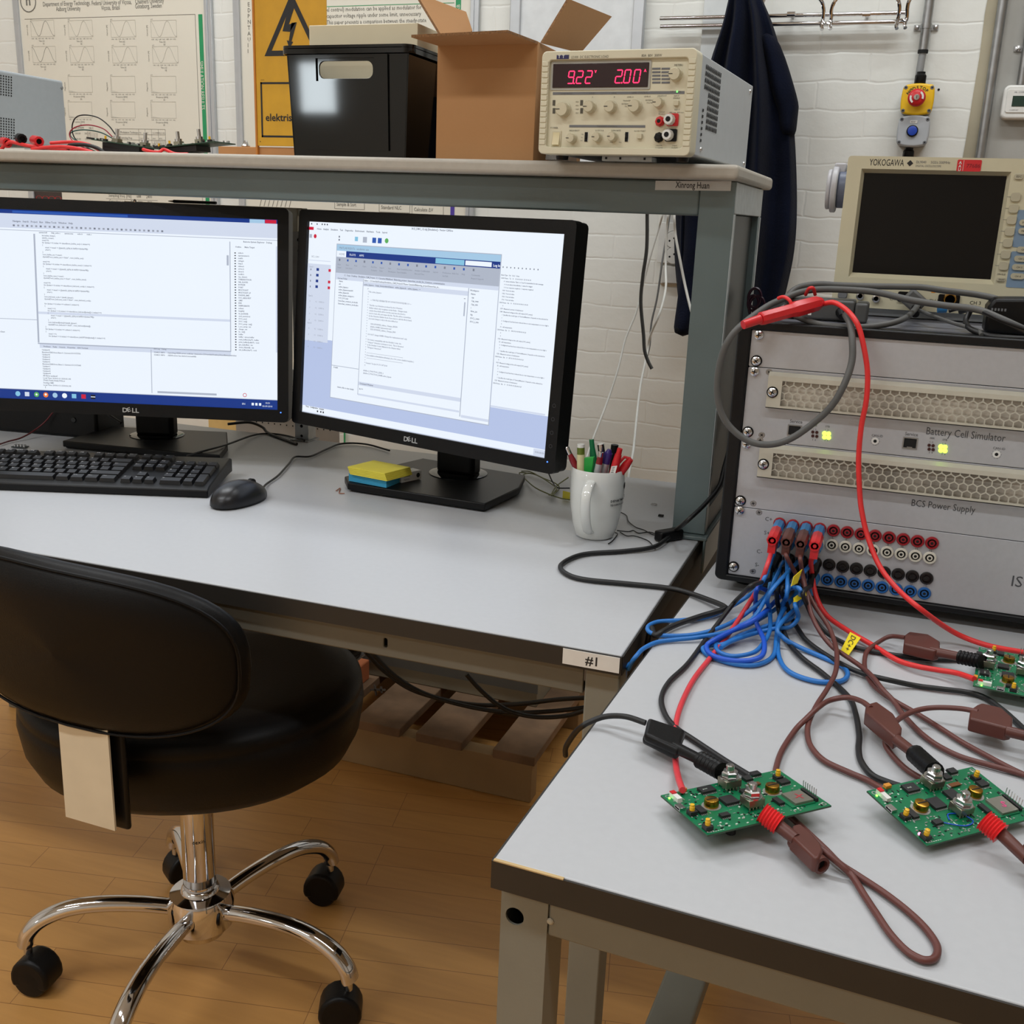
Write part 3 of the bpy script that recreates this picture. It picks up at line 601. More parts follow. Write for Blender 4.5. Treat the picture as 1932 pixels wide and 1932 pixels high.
# ================================================================== KEYBOARD
kbl = tz(0, 912, .012); kbr = tz(392, 927, .012); kyaw = math.atan2(kbr.y-kbl.y, kbr.x-kbl.x); print('kyaw', math.degrees(kyaw), kbr)
KF = Frame((kbr.x, kbr.y, .7505), kyaw, 0)
kb = empty('keyboard', M=KF.m, label='black full-size computer keyboard in front of the left monitor', cat='keyboard')
KW, KD = .442, .152
kb_in = Matrix.Rotation(R(6.5), 4, 'X')
mb = MB().m(M_black)
mb.prism([(0, 0), (0, .012), (.012, .017), (KD-.01, .034), (KD, .031), (KD, .008), (KD-.03, .008), (.01, 0)], -KW, 0, 'x').build('body', kb, bev=.002, seg=2)
M_key = mat('key_black', (14, 14, 16), .38, 0, .08, 60); M_leg_ink = mat('key_legend', (190, 190, 192), .5)
U = .01905
def key(x, z_, w_, t=''):
    """x from right edge (negative), row position along depth"""
    mb = MB().m(M_key)
    hw_, hd = w_*U/2-.0008, U/2-.0008; x0, y0 = x, z_
    b = [(x0-hw_, y0-hd, 0), (x0+hw_, y0-hd, 0), (x0+hw_, y0+hd, 0), (x0-hw_, y0+hd, 0)]
    t4 = [(x0-hw_+.0022, y0-hd+.0018, .0075), (x0+hw_-.0022, y0-hd+.0018, .0075), (x0+hw_-.0022, y0+hd-.0032, .0082), (x0-hw_+.0022, y0+hd-.0032, .0082)]
    mb.T = kt; mb.add(b+t4, [(0, 1, 5, 4), (1, 2, 6, 5), (2, 3, 7, 6), (3, 0, 4, 7), (4, 5, 6, 7)])
    if t: mb.m(M_leg_ink).text(t, x0-hw_+.0035, .0085, y0+.0005, .0064 if len(t) < 3 else .0040, plane='xy', res=1)
    o = mb.build('key', kb, smooth=False); return o
kt = Matrix.Translation((0, .010, .0155)) @ Matrix.Rotation(R(7.6), 4, 'X')
M0 = -.008  # right margin
np_x = lambda k: M0-U*(3-k)-U*.5
R0 = .0115
rows_np = [(R0, [('0', 1.98, .5), (',', 1, 2)]), (R0+U, ['1', '2', '3']), (R0+2*U, ['4', '5', '6']), (R0+3*U, ['7', '8', '9']), (R0+4*U, ['Num', '/', '*'])]
for z_, ks in rows_np:
    for k, t in enumerate(ks):
        if isinstance(t, tuple): key(np_x(t[2]), z_, t[1], t[0])
        else: key(np_x(k), z_, 1, t)
key(np_x(3), R0+4*U, 1, '-')
for zc in (R0+.5*U, R0+2.5*U):
    mb = MB().m(M_key); mb.T = kt; x0 = np_x(3); a = U/2-.0008; d_ = U-.0008
    mb.add([(x0-a, zc-d_, 0), (x0+a, zc-d_, 0), (x0+a, zc+d_, 0), (x0-a, zc+d_, 0), (x0-a+.0022, zc-d_+.0018, .0075), (x0+a-.0022, zc-d_+.0018, .0075), (x0+a-.0022, zc+d_-.0032, .0082), (x0-a+.0022, zc+d_-.0032, .0082)], [(0, 1, 5, 4), (1, 2, 6, 5), (2, 3, 7, 6), (3, 0, 4, 7), (4, 5, 6, 7)]); mb.build('key', kb, smooth=False)
nx = lambda k: M0-4*U-.006-U*(3-k)+U*.5
for k, t in enumerate(('<', 'v', '>')): key(nx(k), R0, 1, t)
key(nx(1), R0+U, 1, '^')
for k, t in enumerate(('Del', 'End', 'Pg')): key(nx(k), R0+3*U, 1, t)
for k, t in enumerate(('Ins', 'Hm', 'Pg')): key(nx(k), R0+4*U, 1, t)
for k in range(3): key(nx(k), R0+5.35*U, 1, 'Prt')
mx1 = M0-7*U-.012
rowsm = [(R0, [(1.5, 'Ctrl'), (1.25, 'Men'), (1.25, 'Win'), (1.25, 'Alt'), (6.0, ''), (1.25, 'Alt'), (1.25, 'Win'), (1.25, 'Ctrl')]),
         (R0+U, [(2.75, 'Shift'), (1, '-'), (1, '.'), (1, ','), (1, 'M'), (1, 'N'), (1, 'B'), (1, 'V'), (1, 'C'), (1, 'X'), (1, 'Z'), (1, '>'), (1.25, 'Shift')]),
         (R0+2*U, [(1.25, ''), (1, "'"), (1, 'O'), (1, 'AE'), (1, 'L'), (1, 'K'), (1, 'J'), (1, 'H'), (1, 'G'), (1, 'F'), (1, 'D'), (1, 'S'), (1, 'A'), (1.75, 'Lock')]),
         (R0+3*U, [(1.5, 'Ent'), (1, '^'), (1, 'A'), (1, 'P'), (1, 'O'), (1, 'I'), (1, 'U'), (1, 'Y'), (1, 'T'), (1, 'R'), (1, 'E'), (1, 'W'), (1, 'Q'), (1.5, 'Tab')]),
         (R0+4*U, [(2, '<-'), (1, '|'), (1, '+'), (1, '0'), (1, '9'), (1, '8'), (1, '7'), (1, '6'), (1, '5'), (1, '4'), (1, '3'), (1, '2'), (1, '1'), (1, '1/2')])]
for z_, ks in rowsm:
    x = mx1
    for w_, t in ks: key(x-w_*U/2, z_, w_, t); x -= w_*U
fx = mx1
for g_ in range(3):
    for k in range(4): key(fx-U/2, R0+5.35*U, 1, 'F%d' % (12-g_*4-k)); fx -= U
    fx -= .0095
key(mx1-14.5*U, R0+5.35*U, 1, 'Esc')

# ================================================================== MOUSE
ms = tz(452, 948, .0); MF = Frame((ms.x, ms.y, .7505), R(-6))
mo = empty('mouse', M=MF.m, label='black wired optical mouse to the right of the keyboard', cat='mouse')
vs = []; fs = []; nu, nv = 14, 24
for i in range(nu+1):
    t = i/nu
    for j in range(nv):
        a = 2*PI*j/nv; cx = math.cos(a); sy = math.sin(a)
        rx = .0305*(1-.10*max(0, sy)); ry = .056
        e = (1-t**2.6)**.5
        x = math.copysign(abs(cx)**.8, cx)*rx*e; y = math.copysign(abs(sy)**.85, sy)*ry*e
        z_ = .003+.0345*t*(1-.25*((y+.012)/.06)**2)
        vs.append((x, y, z_))
for i in range(nu):
    for j in range(nv): fs.append((i*nv+j, i*nv+(j+1) % nv, (i+1)*nv+(j+1) % nv, (i+1)*nv+j))
M_mouse = mat('mouse_plastic', (16, 17, 22), .34, 0, .05, 20)
MB().m(M_mouse).add(vs, fs).build('shell', mo, ang=60)
MB().m(M_black).prism([(.030*math.cos(a)*1.0, .055*math.sin(a)) for a in [2*PI*k/24 for k in range(24)]], 0, .004, 'z').build('base', mo)
MB().m(M_dark).cyl((-.003, .030, .0245), (.003, .030, .0245), .0085, n=20).build('scroll_wheel', mo)
def cable(name, pts, r, mt, label=None, cat=None, group=None, parent=None, n=8, k=8, build=True):
    mb = MB().m(mt).tube(spline(pts, k), r, n)
    o = mb.build(name, parent, ang=60)
    if label: tag(o, label, cat, group)
    return o
pts = [tuple(MF.m @ Vector((.003, .055, .012)))]+[tuple(tz(x, y, .004)) for x, y in ((503, 913), (525, 897), (545, 875), (557, 862), (585, 861), (615, 848), (645, 837), (690, 838), (735, 850))]
cable('mouse_cable', pts, .0018, M_blackc, 'thin black cable curving from the mouse behind the right monitor', 'cable')
pts = [tuple(tz(x, y, h)) for x, y, h in ((352, 860, .012), (395, 848, .02), (430, 838, .018), (475, 822, .006), (505, 818, .003), (540, 822, .003), (575, 832, .003))]
cable('keyboard_cable', pts, .002, M_blackc, 'thin black cable from the keyboard passing over the left monitor base', 'cable')
pts = [tuple(tz(x, y, h)) for x, y, h in ((430, 800, .02), (470, 797, .02), (495, 806, .012), (508, 818, .004), (560, 838, .003))]
cable('monitor_cable', pts, .003, M_blackc, 'short dark cable on the desk between the monitors, near the yellow box', 'cable')

# ================================================================== MUG AND PENS
mc = tz(1120, 1012, 0); MUG = Vector((mc.x, mc.y+.004, .7505))
mug = empty('mug', MUG, 0, 'tall white ceramic mug full of pens at the right end of the desk', 'mug')
M_cer = mat('white_ceramic', (222, 224, 220), .12, 0, .01, 4, coat=.5)
prof = [(.0, .0), (.026, .0), (.029, .003), (.034, .02), (.0385, .045), (.0405, .07), (.0405, .090), (.0395, .1045), (.0388, .1060), (.0375, .1050), (.0380, .088), (.0378, .07), (.035, .04), (.03, .012), (.0, .008)]
MB().m(M_cer).lathe(prof, 48).build('cup', mug, ang=70)
hd = (CAM-MUG); ha = math.atan2(hd.y, hd.x)-R(14); hdv = Vector((math.cos(ha), math.sin(ha), 0)); hs = Vector((-hdv.y, hdv.x, 0))
mb = MB().m(M_cer); hp = [hdv*.038+Vector((0, 0, .092)), hdv*.052+Vector((0, 0, .089)), hdv*.063+Vector((0, 0, .076)), hdv*.064+Vector((0, 0, .058)), hdv*.057+Vector((0, 0, .038)), hdv*.044+Vector((0, 0, .021)), hdv*.033+Vector((0, 0, .014))]
sp = spline(hp, 6); vs = []
for i, p in enumerate(sp):
    d_ = (sp[min(i+1, len(sp)-1)]-sp[max(i-1, 0)]).normalized(); nrm = d_.cross(hs)
    for a in range(12):
        an = 2*PI*a/12; vs.append(tuple(p+hs*math.cos(an)*.0075+nrm*math.sin(an)*.0035))
mb.add(vs, [(i*12+j, i*12+(j+1) % 12, (i+1)*12+(j+1) % 12, (i+1)*12+j) for i in range(len(sp)-1) for j in range(12)]); mb.build('handle', mug, ang=70)
mb = MB().m(M_ink)
for s_, z_, sz in (("DEPARTMENT OF ENERGY", .062, .0046), ("TECHNOLOGY", .056, .0038)):
    vs, fs = text_geo(s_, 1, .03); o_ = []
    for v in vs:
        an = math.atan2(hd.y, hd.x)+R(30)+v[0]*sz*1.2/.0405; rad = .0411; o_.append((rad*math.cos(an), rad*math.sin(an), z_+v[1]*sz))
    mb.add(o_, fs)
an = math.atan2(hd.y, hd.x)+R(76)
mb.add([(.0412*math.cos(an+.1*math.cos(t)), .0412*math.sin(an+.1*math.cos(t)), .083+.005*math.sin(t)) for t in [2*PI*k/16 for k in range(16)]], [tuple(range(16))])
mb.build('print', mug, smooth=False)
def pen_at(px0, py0, px1, py1, r, dy=0, base=None):
    """from the visible lower end to the top end; returns bottom, top in the world"""
    Y = MUG.y+dy; b = at(px0, py0, 1, Y); t = at(px1, py1, 1, Y); return b, t
def pen_obj(px0, py0, px1, py1, dy, label, segs, cat='pen'):
    """segs: (fraction range, radius0, radius1, material, part name)"""
    b, t = pen_at(px0, py0, px1, py1, 0, dy); d_ = t-b; low = b-d_.normalized()*min(.06, (b.z-.762)/max(.2, d_.normalized().z))
    rad = Vector((low.x-MUG.x, low.y-MUG.y)); 
    if rad.length > .022: rad = rad.normalized()*.022; low.x, low.y = MUG.x+rad.x, MUG.y+rad.y
    o = empty('pen', b, 0, label, cat, 'pens in the white mug'); bb = Vector((0, 0, 0))
    o.name = 'marker_pen' if cat == 'marker' else 'pen'
    L = d_
    MB().m(segs[0][4]).tube([low-b, bb], segs[0][2], 12).build('barrel_end', o)
    for (f0, f1, r0, r1, m_, nm) in segs:
        MB().m(m_).tube([L*f0, L*f1], [r0, r1], 14).build(nm, o, ang=40)
    return o, b, L
M_dkred = mat('dark_red_plastic', (130, 22, 34), .3); M_grn = mat('green_plastic', (20, 120, 74), .35); M_lime = mat('bright_green_plastic', (30, 160, 62), .4)
M_purp = mat('purple_plastic', (52, 36, 110), .35); M_silv = mat('silver_plastic', (190, 192, 196), .28, .5); M_cream = mat('cream_sleeve', (214, 206, 160), .5); M_olive = mat('olive_plastic', (96, 112, 34), .4)
pen_obj(1092, 893, 1069, 843, -.014, 'dark red retractable pen with silver clicker, leftmost in the mug', [(0, .55, .0048, .0048, M_dkred, 'barrel'), (.55, .72, .0044, .0036, M_dkred, 'clip_band'), (.72, .97, .0036, .0036, M_chrome, 'clicker'), (.97, 1, .0036, .0028, M_steel, 'button')])
pen_obj(1096, 897, 1096, 838, -.018, 'pencil-lead pen with cream sleeve and olive band, second from left in the mug', [(0, .08, .0058, .0058, M_olive, 'barrel'), (.08, .68, .0059, .0059, M_cream, 'sleeve'), (.68, .9, .0056, .0056, M_olive, 'band'), (.9, 1, .0056, .0054, M_white, 'cap')])
o, b, L = pen_obj(1122, 890, 1116, 829, .012, 'green retractable ballpoint pen, tallest in the mug', [(0, .5, .0052, .0052, M_grn, 'barrel'), (.5, .72, .0052, .0040, M_grn, 'cone'), (.72, 1, .0038, .0036, M_grn, 'clicker')])
o = empty('highlighter', at(1108, 897, 1, MUG.y-.016), 0, 'bright green flat highlighter standing in the mug', 'highlighter')
mb = MB().m(M_lime); mb.T = Matrix.Rotation(R(4), 4, 'Y'); mb.box(-.0075, .0075, -.004, .004, -.05, .0).build('barrel', o, bev=.001); mb = MB().m(M_lime); mb.T = Matrix.Rotation(R(4), 4, 'Y'); mb.prism([(-.0068, 0), (.0072, 0), (.0072, .030), (-.0068, .0265)], -.004, .004); mb.build('cap', o, bev=.001)
pen_obj(1126, 897, 1134, 853, -.022, 'silver and dark red pen leaning forward in front of the mug rim', [(0, .5, .0056, .0050, M_silv, 'barrel'), (.5, .8, .0050, .0042, M_dkred, 'grip'), (.8, 1, .004, .0038, M_chrome, 'clicker')])
pen_obj(1141, 893, 1133, 837, .004, 'clear and chrome mechanical pencil in the middle of the mug', [(0, .45, .0045, .0045, M_silv, 'barrel'), (.45, .98, .0052, .0052, M_chrome, 'sleeve'), (.98, 1, .0050, .0046, M_white, 'eraser_cap')])
pen_obj(1136, 900, 1150, 848, -.01, 'silver gel pen with purple cap and black dots', [(0, .5, .006, .006, M_silv, 'barrel'), (.5, .88, .0062, .0062, M_purp, 'cap'), (.88, 1, .0050, .0030, M_purp, 'cap_end')])
for k in range(3):
    p = at(1141+2*k, 894-7*k, 1, MUG.y-.0165); MB().m(M_ink).disc(0, 0, 0, .0018, 10)
pen_obj(1155, 890, 1160, 839, .014, 'black capped pen at the back of the mug', [(0, .5, .005, .005, M_black, 'barrel'), (.5, 1, .0056, .0056, M_black, 'cap')])
o, b, L = pen_obj(1154, 904, 1170, 846, -.018, 'red retractable pen with a white printed sticker', [(0, .55, .0062, .0060, M_red, 'barrel'), (.55, .8, .0060, .0050, M_red, 'cone'), (.8, 1, .0042, .0038, M_red, 'clicker')])
d_ = L.normalized(); mb = MB().m(M_paper); q0 = b*0+d_*.001; q1 = d_*.022; sx_ = Vector((.0042, 0, .001)); fwd = Vector((0, -.0064, 0)); mb.quad(q0-sx_+fwd, q0+sx_+fwd, q1+sx_+fwd, q1-sx_+fwd)
mb.m(M_ink)
for k in range(7): c_ = q0+d_*(.003+.0026*k)+fwd*1.02; mb.quad(c_-sx_*.6, c_+sx_*.3, c_+sx_*.3+d_*.0008, c_-sx_*.6+d_*.0008)
mb.build('sticker', o, smooth=False)
o, b, L = pen_obj(1164, 900, 1190, 866, -.004, 'red pen with a wide pocket clip leaning right in the mug', [(0, .7, .0062, .0062, M_red, 'cap'), (.7, 1, .006, .0044, M_red, 'cap_end')])
d_ = L.normalized(); nrm = Vector((-d_.z, 0, d_.x)); mb = MB().m(M_red)
mb.tube([L*.98, L*.9+nrm*.009, L*.45+nrm*.0105, L*.2+nrm*.0085], [.003, .0022, .0022, .0018], 8); mb.build('clip', o)

# ================================================================== STICKY NOTES, ERASER, SMALL BITS
def pad(name, px4, z0, z1, mt, label, fan=0):
    P = [tz(x, y, z1-.75) for x, y in px4]; c_ = sum(P, Vector())/4; o = empty(name, (c_.x, c_.y, z0), 0, label, 'sticky notes')
    pts = [(p.x-c_.x, p.y-c_.y) for p in P]
    MB().m(mt).prism(pts, .0005, z1-z0, 'z').build('sheets', o, smooth=False)
    n_ = 6
    return o
M_yel = mat('yellow_note_paper', (230, 216, 74), .7); M_cyn = mat('blue_note_paper', (58, 160, 202), .7)
zb = .7665
bluepts = [(659, 888), (727, 898), (772, 882), (700, 872)]
P = [tz(x, y, .030) for x, y in [(660, 893), (728, 903), (764, 890), (700, 876)]]
def notes(px4, ztop, zbot, mt, label, lean=0):
    P = [tz(x, y, ztop-.75) for x, y in px4]; c_ = sum(P, Vector())/4
    o = empty('sticky_notes', (c_.x, c_.y, zbot), 0, label, 'sticky notes'); o['group'] = 'sticky note pads on the monitor base'
    n_ = 5; mb = MB().m(mt)
    for k in range(n_):
        a, b_ = (ztop-zbot)*k/n_, (ztop-zbot)*(k+1)/n_-.0002; sh_ = lean*(1-k/n_)
        mb.prism([(p.x-c_.x+sh_, p.y-c_.y+sh_*.4) for p in P], a+.0001, b_, 'z')
    mb.build('sheets', o, smooth=False); return o
notes([(658, 893), (729, 906), (762, 893), (694, 878)], .7800, .7668, M_cyn, 'blue sticky note pad under the yellow one, on the right monitor base')
notes([(655, 880), (725, 893), (773, 881), (704, 868)], .7935, .7800, M_yel, 'yellow sticky note pad on top of the blue one', .004)
e0 = tz(757, 911, .017); e1 = tz(795, 903, .017); yw = math.atan2(e1.y-e0.y, e1.x-e0.x); ln = (e1-e0).length
er = empty('eraser', (e0.x, e0.y, .7668), yw, 'white block eraser with black printed sleeve on the monitor base', 'eraser')
MB().m(M_white).box(0, ln, 0, .022, 0, .0155).build('rubber', er, bev=.0015)
mb = MB().m(mat('sleeve_white', (228, 228, 226), .5)).box(.0, ln*.8, -.0003, .0223, -.0002+.0003, .0158)
mb.m(M_ink)
for k in range(7): mb.box(.006+k*.0021, .0072+k*.0021, -.0006, -.0003, .009, .0135)
mb.text('PLASTIC', .006, -.0006, .003, .0035); mb.build('sleeve', er); MB().m(M_ink).disc(ln*.82, .008, -.0008, .0042, 16).build('stamp', er)
# yellow-green wires on the desk behind the mug
M_yg = mat('olive_wire', (112, 116, 62), .5)
for i, (pp, lb_) in enumerate((([(966, 916), (985, 897), (1000, 893), (1020, 900), (1043, 915), (1050, 922), (1045, 930), (1036, 934)], 'olive wire loop nearest the monitor base'),
              ([(1001, 893), (980, 892), (990, 903), (1010, 920), (1035, 932), (1058, 940), (1075, 943)], 'olive wire running low to the yellow tag'),
              ([(984, 889), (1000, 890), (1025, 902), (1048, 912), (1055, 922), (1040, 935), (1050, 917), (1072, 901)], 'olive wire kinked back toward the mug'))):
    cable('wire', [tuple(tz(x, y, .004+.004*(k % 2))) for k, (x, y) in enumerate(pp)], .0011, M_yg, lb_+' on the desk', 'wire', 'thin olive wires between monitor and mug')
cable('wire', [tuple(tz(x, y, h)) for x, y, h in ((1030, 880, .03), (1036, 895, .02), (1043, 910, .008), (1052, 920, .006), (1075, 921, .006))], .0012, M_blackc, 'thin black wire dropping behind the monitor edge beside the mug', 'wire')
f_ = tz(1068, 935, .008); mb = MB().m(M_yel); mb.T = Matrix.Translation(f_) @ Matrix.Rotation(R(-20), 4, 'Z'); mb.box(-.007, .008, -.0004, .0004, -.007, .007); tag(mb.build('flag_tag', None), 'small yellow flag on a wire just left of the mug', 'tag')
for i, pp in enumerate(([(1172, 967), (1182, 973), (1186, 984), (1200, 995), (1215, 1000), (1230, 1008), (1245, 1010)], [(1164, 1001), (1185, 1003), (1195, 1001), (1205, 1006), (1225, 1004), (1245, 1010)], [(1170, 1004), (1182, 1011), (1195, 1011), (1210, 1015), (1225, 1022), (1236, 1036)], [(1148, 1026), (1156, 1020), (1165, 1008), (1161, 1005)])):
    lb_ = ('kinked black wire running highest, right of the mug', 'middle kinked black wire right of the mug', 'lowest kinked black wire reaching the thick cable', 'short black wire end under the right of the mug')[i]
    cable('wire', [tuple(tz(x, y, .0025)) for x, y in pp], .0009, M_blackc, lb_, 'wire', 'kinked black wires beside the mug', k=4)
p = tz(1234, 951, .0015); tag(MB().m(M_steel).ring([(p.x+x, p.y+y) for x, y in circ(.0055, n=16)], [(p.x+x, p.y+y) for x, y in circ(.0042, n=16)], .7508, .7518, 'z').build('washer', None), 'small steel ring lying on the desk near the post', 'ring')
p = tz(1247, 974, .001)
mb = MB().m(M_dark); mb.T = Matrix.Translation((p.x, p.y, .7508)); mb.box(-.004, .004, -.003, .003, 0, .0028)
mb.m(M_steel)
for k in range(4): mb.box(-.0045+.0025*k, -.0037+.0025*k, -.0042, .0042, 0, .0006)
tag(mb.build('chip', None), 'tiny black chip lying on the desk near the post', 'chip')
mb = MB().m(mat('rust_brown', (150, 90, 60), .7)).tube(spline([tz(x, y, .0015) for x, y in ((634, 926), (642, 921), (640, 930), (650, 931))], 5), .0008, 6); tag(mb.build('string_scrap', None), 'tiny reddish string scrap on the desk by the mouse', 'scrap')
# ================================================================== ON THE SHELF
ST = 1.2872
# --- black crate
fc = Frame((0, 1.55, 0)); cl = at(545, 298, 1, 1.55).x; crr = -.725
cw = .205; ccx = cl+cw/2+.004
crate = empty('storage_crate', (ccx, 1.55, ST), 0, 'glossy black plastic storage crate with a cut-out handle on the shelf', 'crate')
CH = at(545, 92, 1, 1.55).z-ST; CD = .30
def ringpts(w_, d_, r, cy): return rr(w_, d_, r, 0, cy, 5)
# walls as stacked outline rings; front face built with the handle slot
def shell(z, grow): return ringpts(cw+grow, CD+grow, .014, CD/2)
tp, bt = .008, -.008
mb = MB().m(M_gloss)
# three closed walls (left, back, right) with slight draft + floor
def wallq(a, b):   # a,b bottom xy ; outward draft
    pass
x0b, x1b, x0t, x1t = -cw/2+.004, cw/2-.004, -cw/2-.003, cw/2+.003
mb.add([(x0b, .004, 0), (x0b, CD-.004, 0), (x0t, CD+.003, CH), (x0t, -.003, CH), (x0b+.003, .004, 0), (x0b+.003, CD-.004, 0), (x0t+.003, CD+.003, CH), (x0t+.003, -.003, CH)], [(0, 1, 2, 3), (7, 6, 5, 4), (0, 3, 7, 4), (1, 5, 6, 2), (3, 2, 6, 7)])
mb.add([(x1b, .004, 0), (x1b, CD-.004, 0), (x1t, CD+.003, CH), (x1t, -.003, CH), (x1b-.003, .004, 0), (x1b-.003, CD-.004, 0), (x1t-.003, CD+.003, CH), (x1t-.003, -.003, CH)], [(3, 2, 1, 0), (4, 5, 6, 7), (0, 4, 7, 3), (1, 2, 6, 5), (3, 7, 6, 2)])
mb.add([(x0b, CD-.004, 0), (x1b, CD-.004, 0), (x1t, CD+.003, CH), (x0t, CD+.003, CH), (x0b, CD-.007, 0), (x1b, CD-.007, 0), (x1t, CD, CH), (x0t, CD, CH)], [(0, 1, 2, 3), (7, 6, 5, 4), (3, 2, 6, 7)])
mb.box(x0b, x1b, .004, CD-.004, 0, .003)
# front with slot
s0 = fc.px(603, 116); s1 = fc.px(704, 148); sx0, sx1, sz1, sz0 = s0[0]-ccx, s1[0]-ccx, s0[1]-ST, s1[1]-ST
slot = rr(sx1-sx0, sz1-sz0, .010, (sx0+sx1)/2, (sz0+sz1)/2, 5); n_ = len(slot)
def dr(x, z): return .004-.007*z/CH
mg = .004; so_ = rr(sx1-sx0+2*mg, sz1-sz0+2*mg, .0001, (sx0+sx1)/2, (sz0+sz1)/2, 5)
vs = [(x, dr(x, z), z) for x, z in so_]+[(x, dr(x, z), z) for x, z in slot]+[(x, dr(x, z)+.003, z) for x, z in so_]+[(x, dr(x, z)+.003, z) for x, z in slot]
fs = []
for i in range(n_):
    j = (i+1) % n_; fs += [(i, j, n_+j, n_+i), (n_+i, n_+j, 3*n_+j, 3*n_+i), (2*n_+i, 3*n_+i, 3*n_+j, 2*n_+j)]
mb.add(vs, fs)
def xe(x, z): return x+((x1t-x1b) if x > 0 else (x0t-x0b))*z/CH if abs(abs(x)-abs(x1b)) < 1e-6 or abs(x-x0b) < 1e-6 else x
for (a_, b_, c_, d_) in ((x0b, x1b, 0, sz0-mg), (x0b, x1b, sz1+mg, CH), (x0b, sx0-mg, sz0-mg, sz1+mg), (sx1+mg, x1b, sz0-mg, sz1+mg)):
    v4 = [(xe(a_, c_), dr(0, c_), c_), (xe(b_, c_), dr(0, c_), c_), (xe(b_, d_), dr(0, d_), d_), (xe(a_, d_), dr(0, d_), d_)]
    mb.add(v4+[(x, y+.003, z) for x, y, z in v4], [(0, 1, 2, 3), (7, 6, 5, 4)])
mb.build('body', crate, bev=.0008, ang=25)
mb = MB().m(M_gloss).ring(rr(cw+.022, CD+.022, .016, 0, CD/2, 5), rr(cw+.001, CD+.001, .010, 0, CD/2, 5), CH-.002, CH+.003, 'z').ring(rr(cw+.022, CD+.022, .016, 0, CD/2, 5), rr(cw+.018, CD+.018, .014, 0, CD/2, 5), CH-.009, CH-.001, 'z'); mb.build('rim', crate)
# raised panel and vertical ribs on the front
p0 = fc.px(578, 280); p1 = fc.px(734, 96); mb = MB().m(M_gloss)
xa, xb = p0[0]-ccx, p1[0]-ccx; zt = CH-.010
for a_, b_, c_, d_ in ((xa, xb, .012, sz0-.004), (xa, xb, sz1+.004, zt), (xa, sx0-.004, sz0-.004, sz1+.004), (sx1+.004, xb, sz0-.004, sz1+.004)):
    mb.add([(a_, dr(0, c_)-.0035, c_), (b_, dr(0, c_)-.0035, c_), (b_, dr(0, d_)-.0035, d_), (a_, dr(0, d_)-.0035, d_), (a_, dr(0, c_)+.001, c_), (b_, dr(0, c_)+.001, c_), (b_, dr(0, d_)+.001, d_), (a_, dr(0, d_)+.001, d_)], [(0, 1, 2, 3), (7, 6, 5, 4), (0, 4, 5, 1), (1, 5, 6, 2), (2, 6, 7, 3), (3, 7, 4, 0)])
mb.build('front_panel', crate, ang=25)
# cream file box inside the crate
M_creamcard = mat('cream_card', (222, 212, 182), .65, 0, .02, 20)
q0 = at(583, 48, 1, 1.60); q1 = at(803, 46, 1, 1.60)
fb_ = empty('file_box', (q0.x, 1.60, ST+.004), 0, 'cream cardboard file box standing inside the black crate', 'file box')
mb = MB().m(M_creamcard).box(.0, min(q1.x, ccx+cw/2-.008)-q0.x, 0, .20, 0, q0.z-ST-.004); mb.build('body', fb_, bev=.001)
MB().m(M_ink).text('Akku Batterie 48', .052, -.0004, q0.z-ST-.049, .009, sx=1.3).build('print', fb_, smooth=False)
# --- cardboard box with open flaps
M_card = mat('brown_cardboard', (176, 130, 84), .8, 0, .05, 6, .1, 200); M_card2 = mat('cut_corrugated_edge', (128, 92, 58), .9, 0, .4, 400)
bx0 = at(822, 300, 1, 1.53).x; bx1 = at(1006, 300, 1, 1.53).x; bw = bx1-bx0; bh = at(826, 79, 1, 1.53).z-ST-.002; bd = .24
box = empty('cardboard_box', (bx0, 1.53, ST+.0003), 0, 'open brown cardboard box with raised flaps between crate and bench instrument', 'box')
tck = .003
def slab(P4, t, mt=M_card, mt2=None):
    a, b, c, d = [Vector(p) for p in P4]; n = (b-a).cross(d-a).normalized()*t; mb = MB().m(mt)
    vs = [a, b, c, d, a+n, b+n, c+n, d+n]; mb.add([tuple(v) for v in vs], [(0, 1, 2, 3), (7, 6, 5, 4)]); mb.m(mt2 or mt).add([tuple(v) for v in vs], [(0, 4, 5, 1), (1, 5, 6, 2), (2, 6, 7, 3), (3, 7, 4, 0)])
    return mb
MB().m(M_card).box(0, bw, 0, tck, 0, bh).box(0, bw, bd-tck, bd, 0, bh).box(0, tck, tck, bd-tck, 0, bh).box(bw-tck, bw, tck, bd-tck, 0, bh).box(tck, bw-tck, tck, bd-tck, 0, tck).build('walls', box, bev=.0006)
L2 = lambda px, py, Y: at(px, py, 1, Y)-Vector((bx0, 1.53, ST))
# front flap folded out toward us, almost level
f0 = Vector((0, 0, bh)); f1 = Vector((bw, 0, bh)); g0 = L2(776, 66, 1.455); g1 = L2(958, 57, 1.455)
slab([f0, f1, g1, g0], .0035, M_card, M_card2).build('flap', box)
# left flap standing up and leaning out to the left/back
a0 = Vector((0, .005, bh)); a1 = Vector((0, bd-.005, bh)); h1 = L2(890, -12, 1.72); h0 = L2(784, -4, 1.56)
slab([Vector((0, .01, bh)), Vector((0, bd-.01, bh)), L2(886, 36, 1.76), L2(866, 18, 1.70)], .0035, M_card, M_card2)
slab([Vector((.003, .02, bh)), L2(889, 62, 1.68), L2(877, 26, 1.68), L2(782, -10, 1.60)], .0035, M_card, M_card2).build('flap', box)
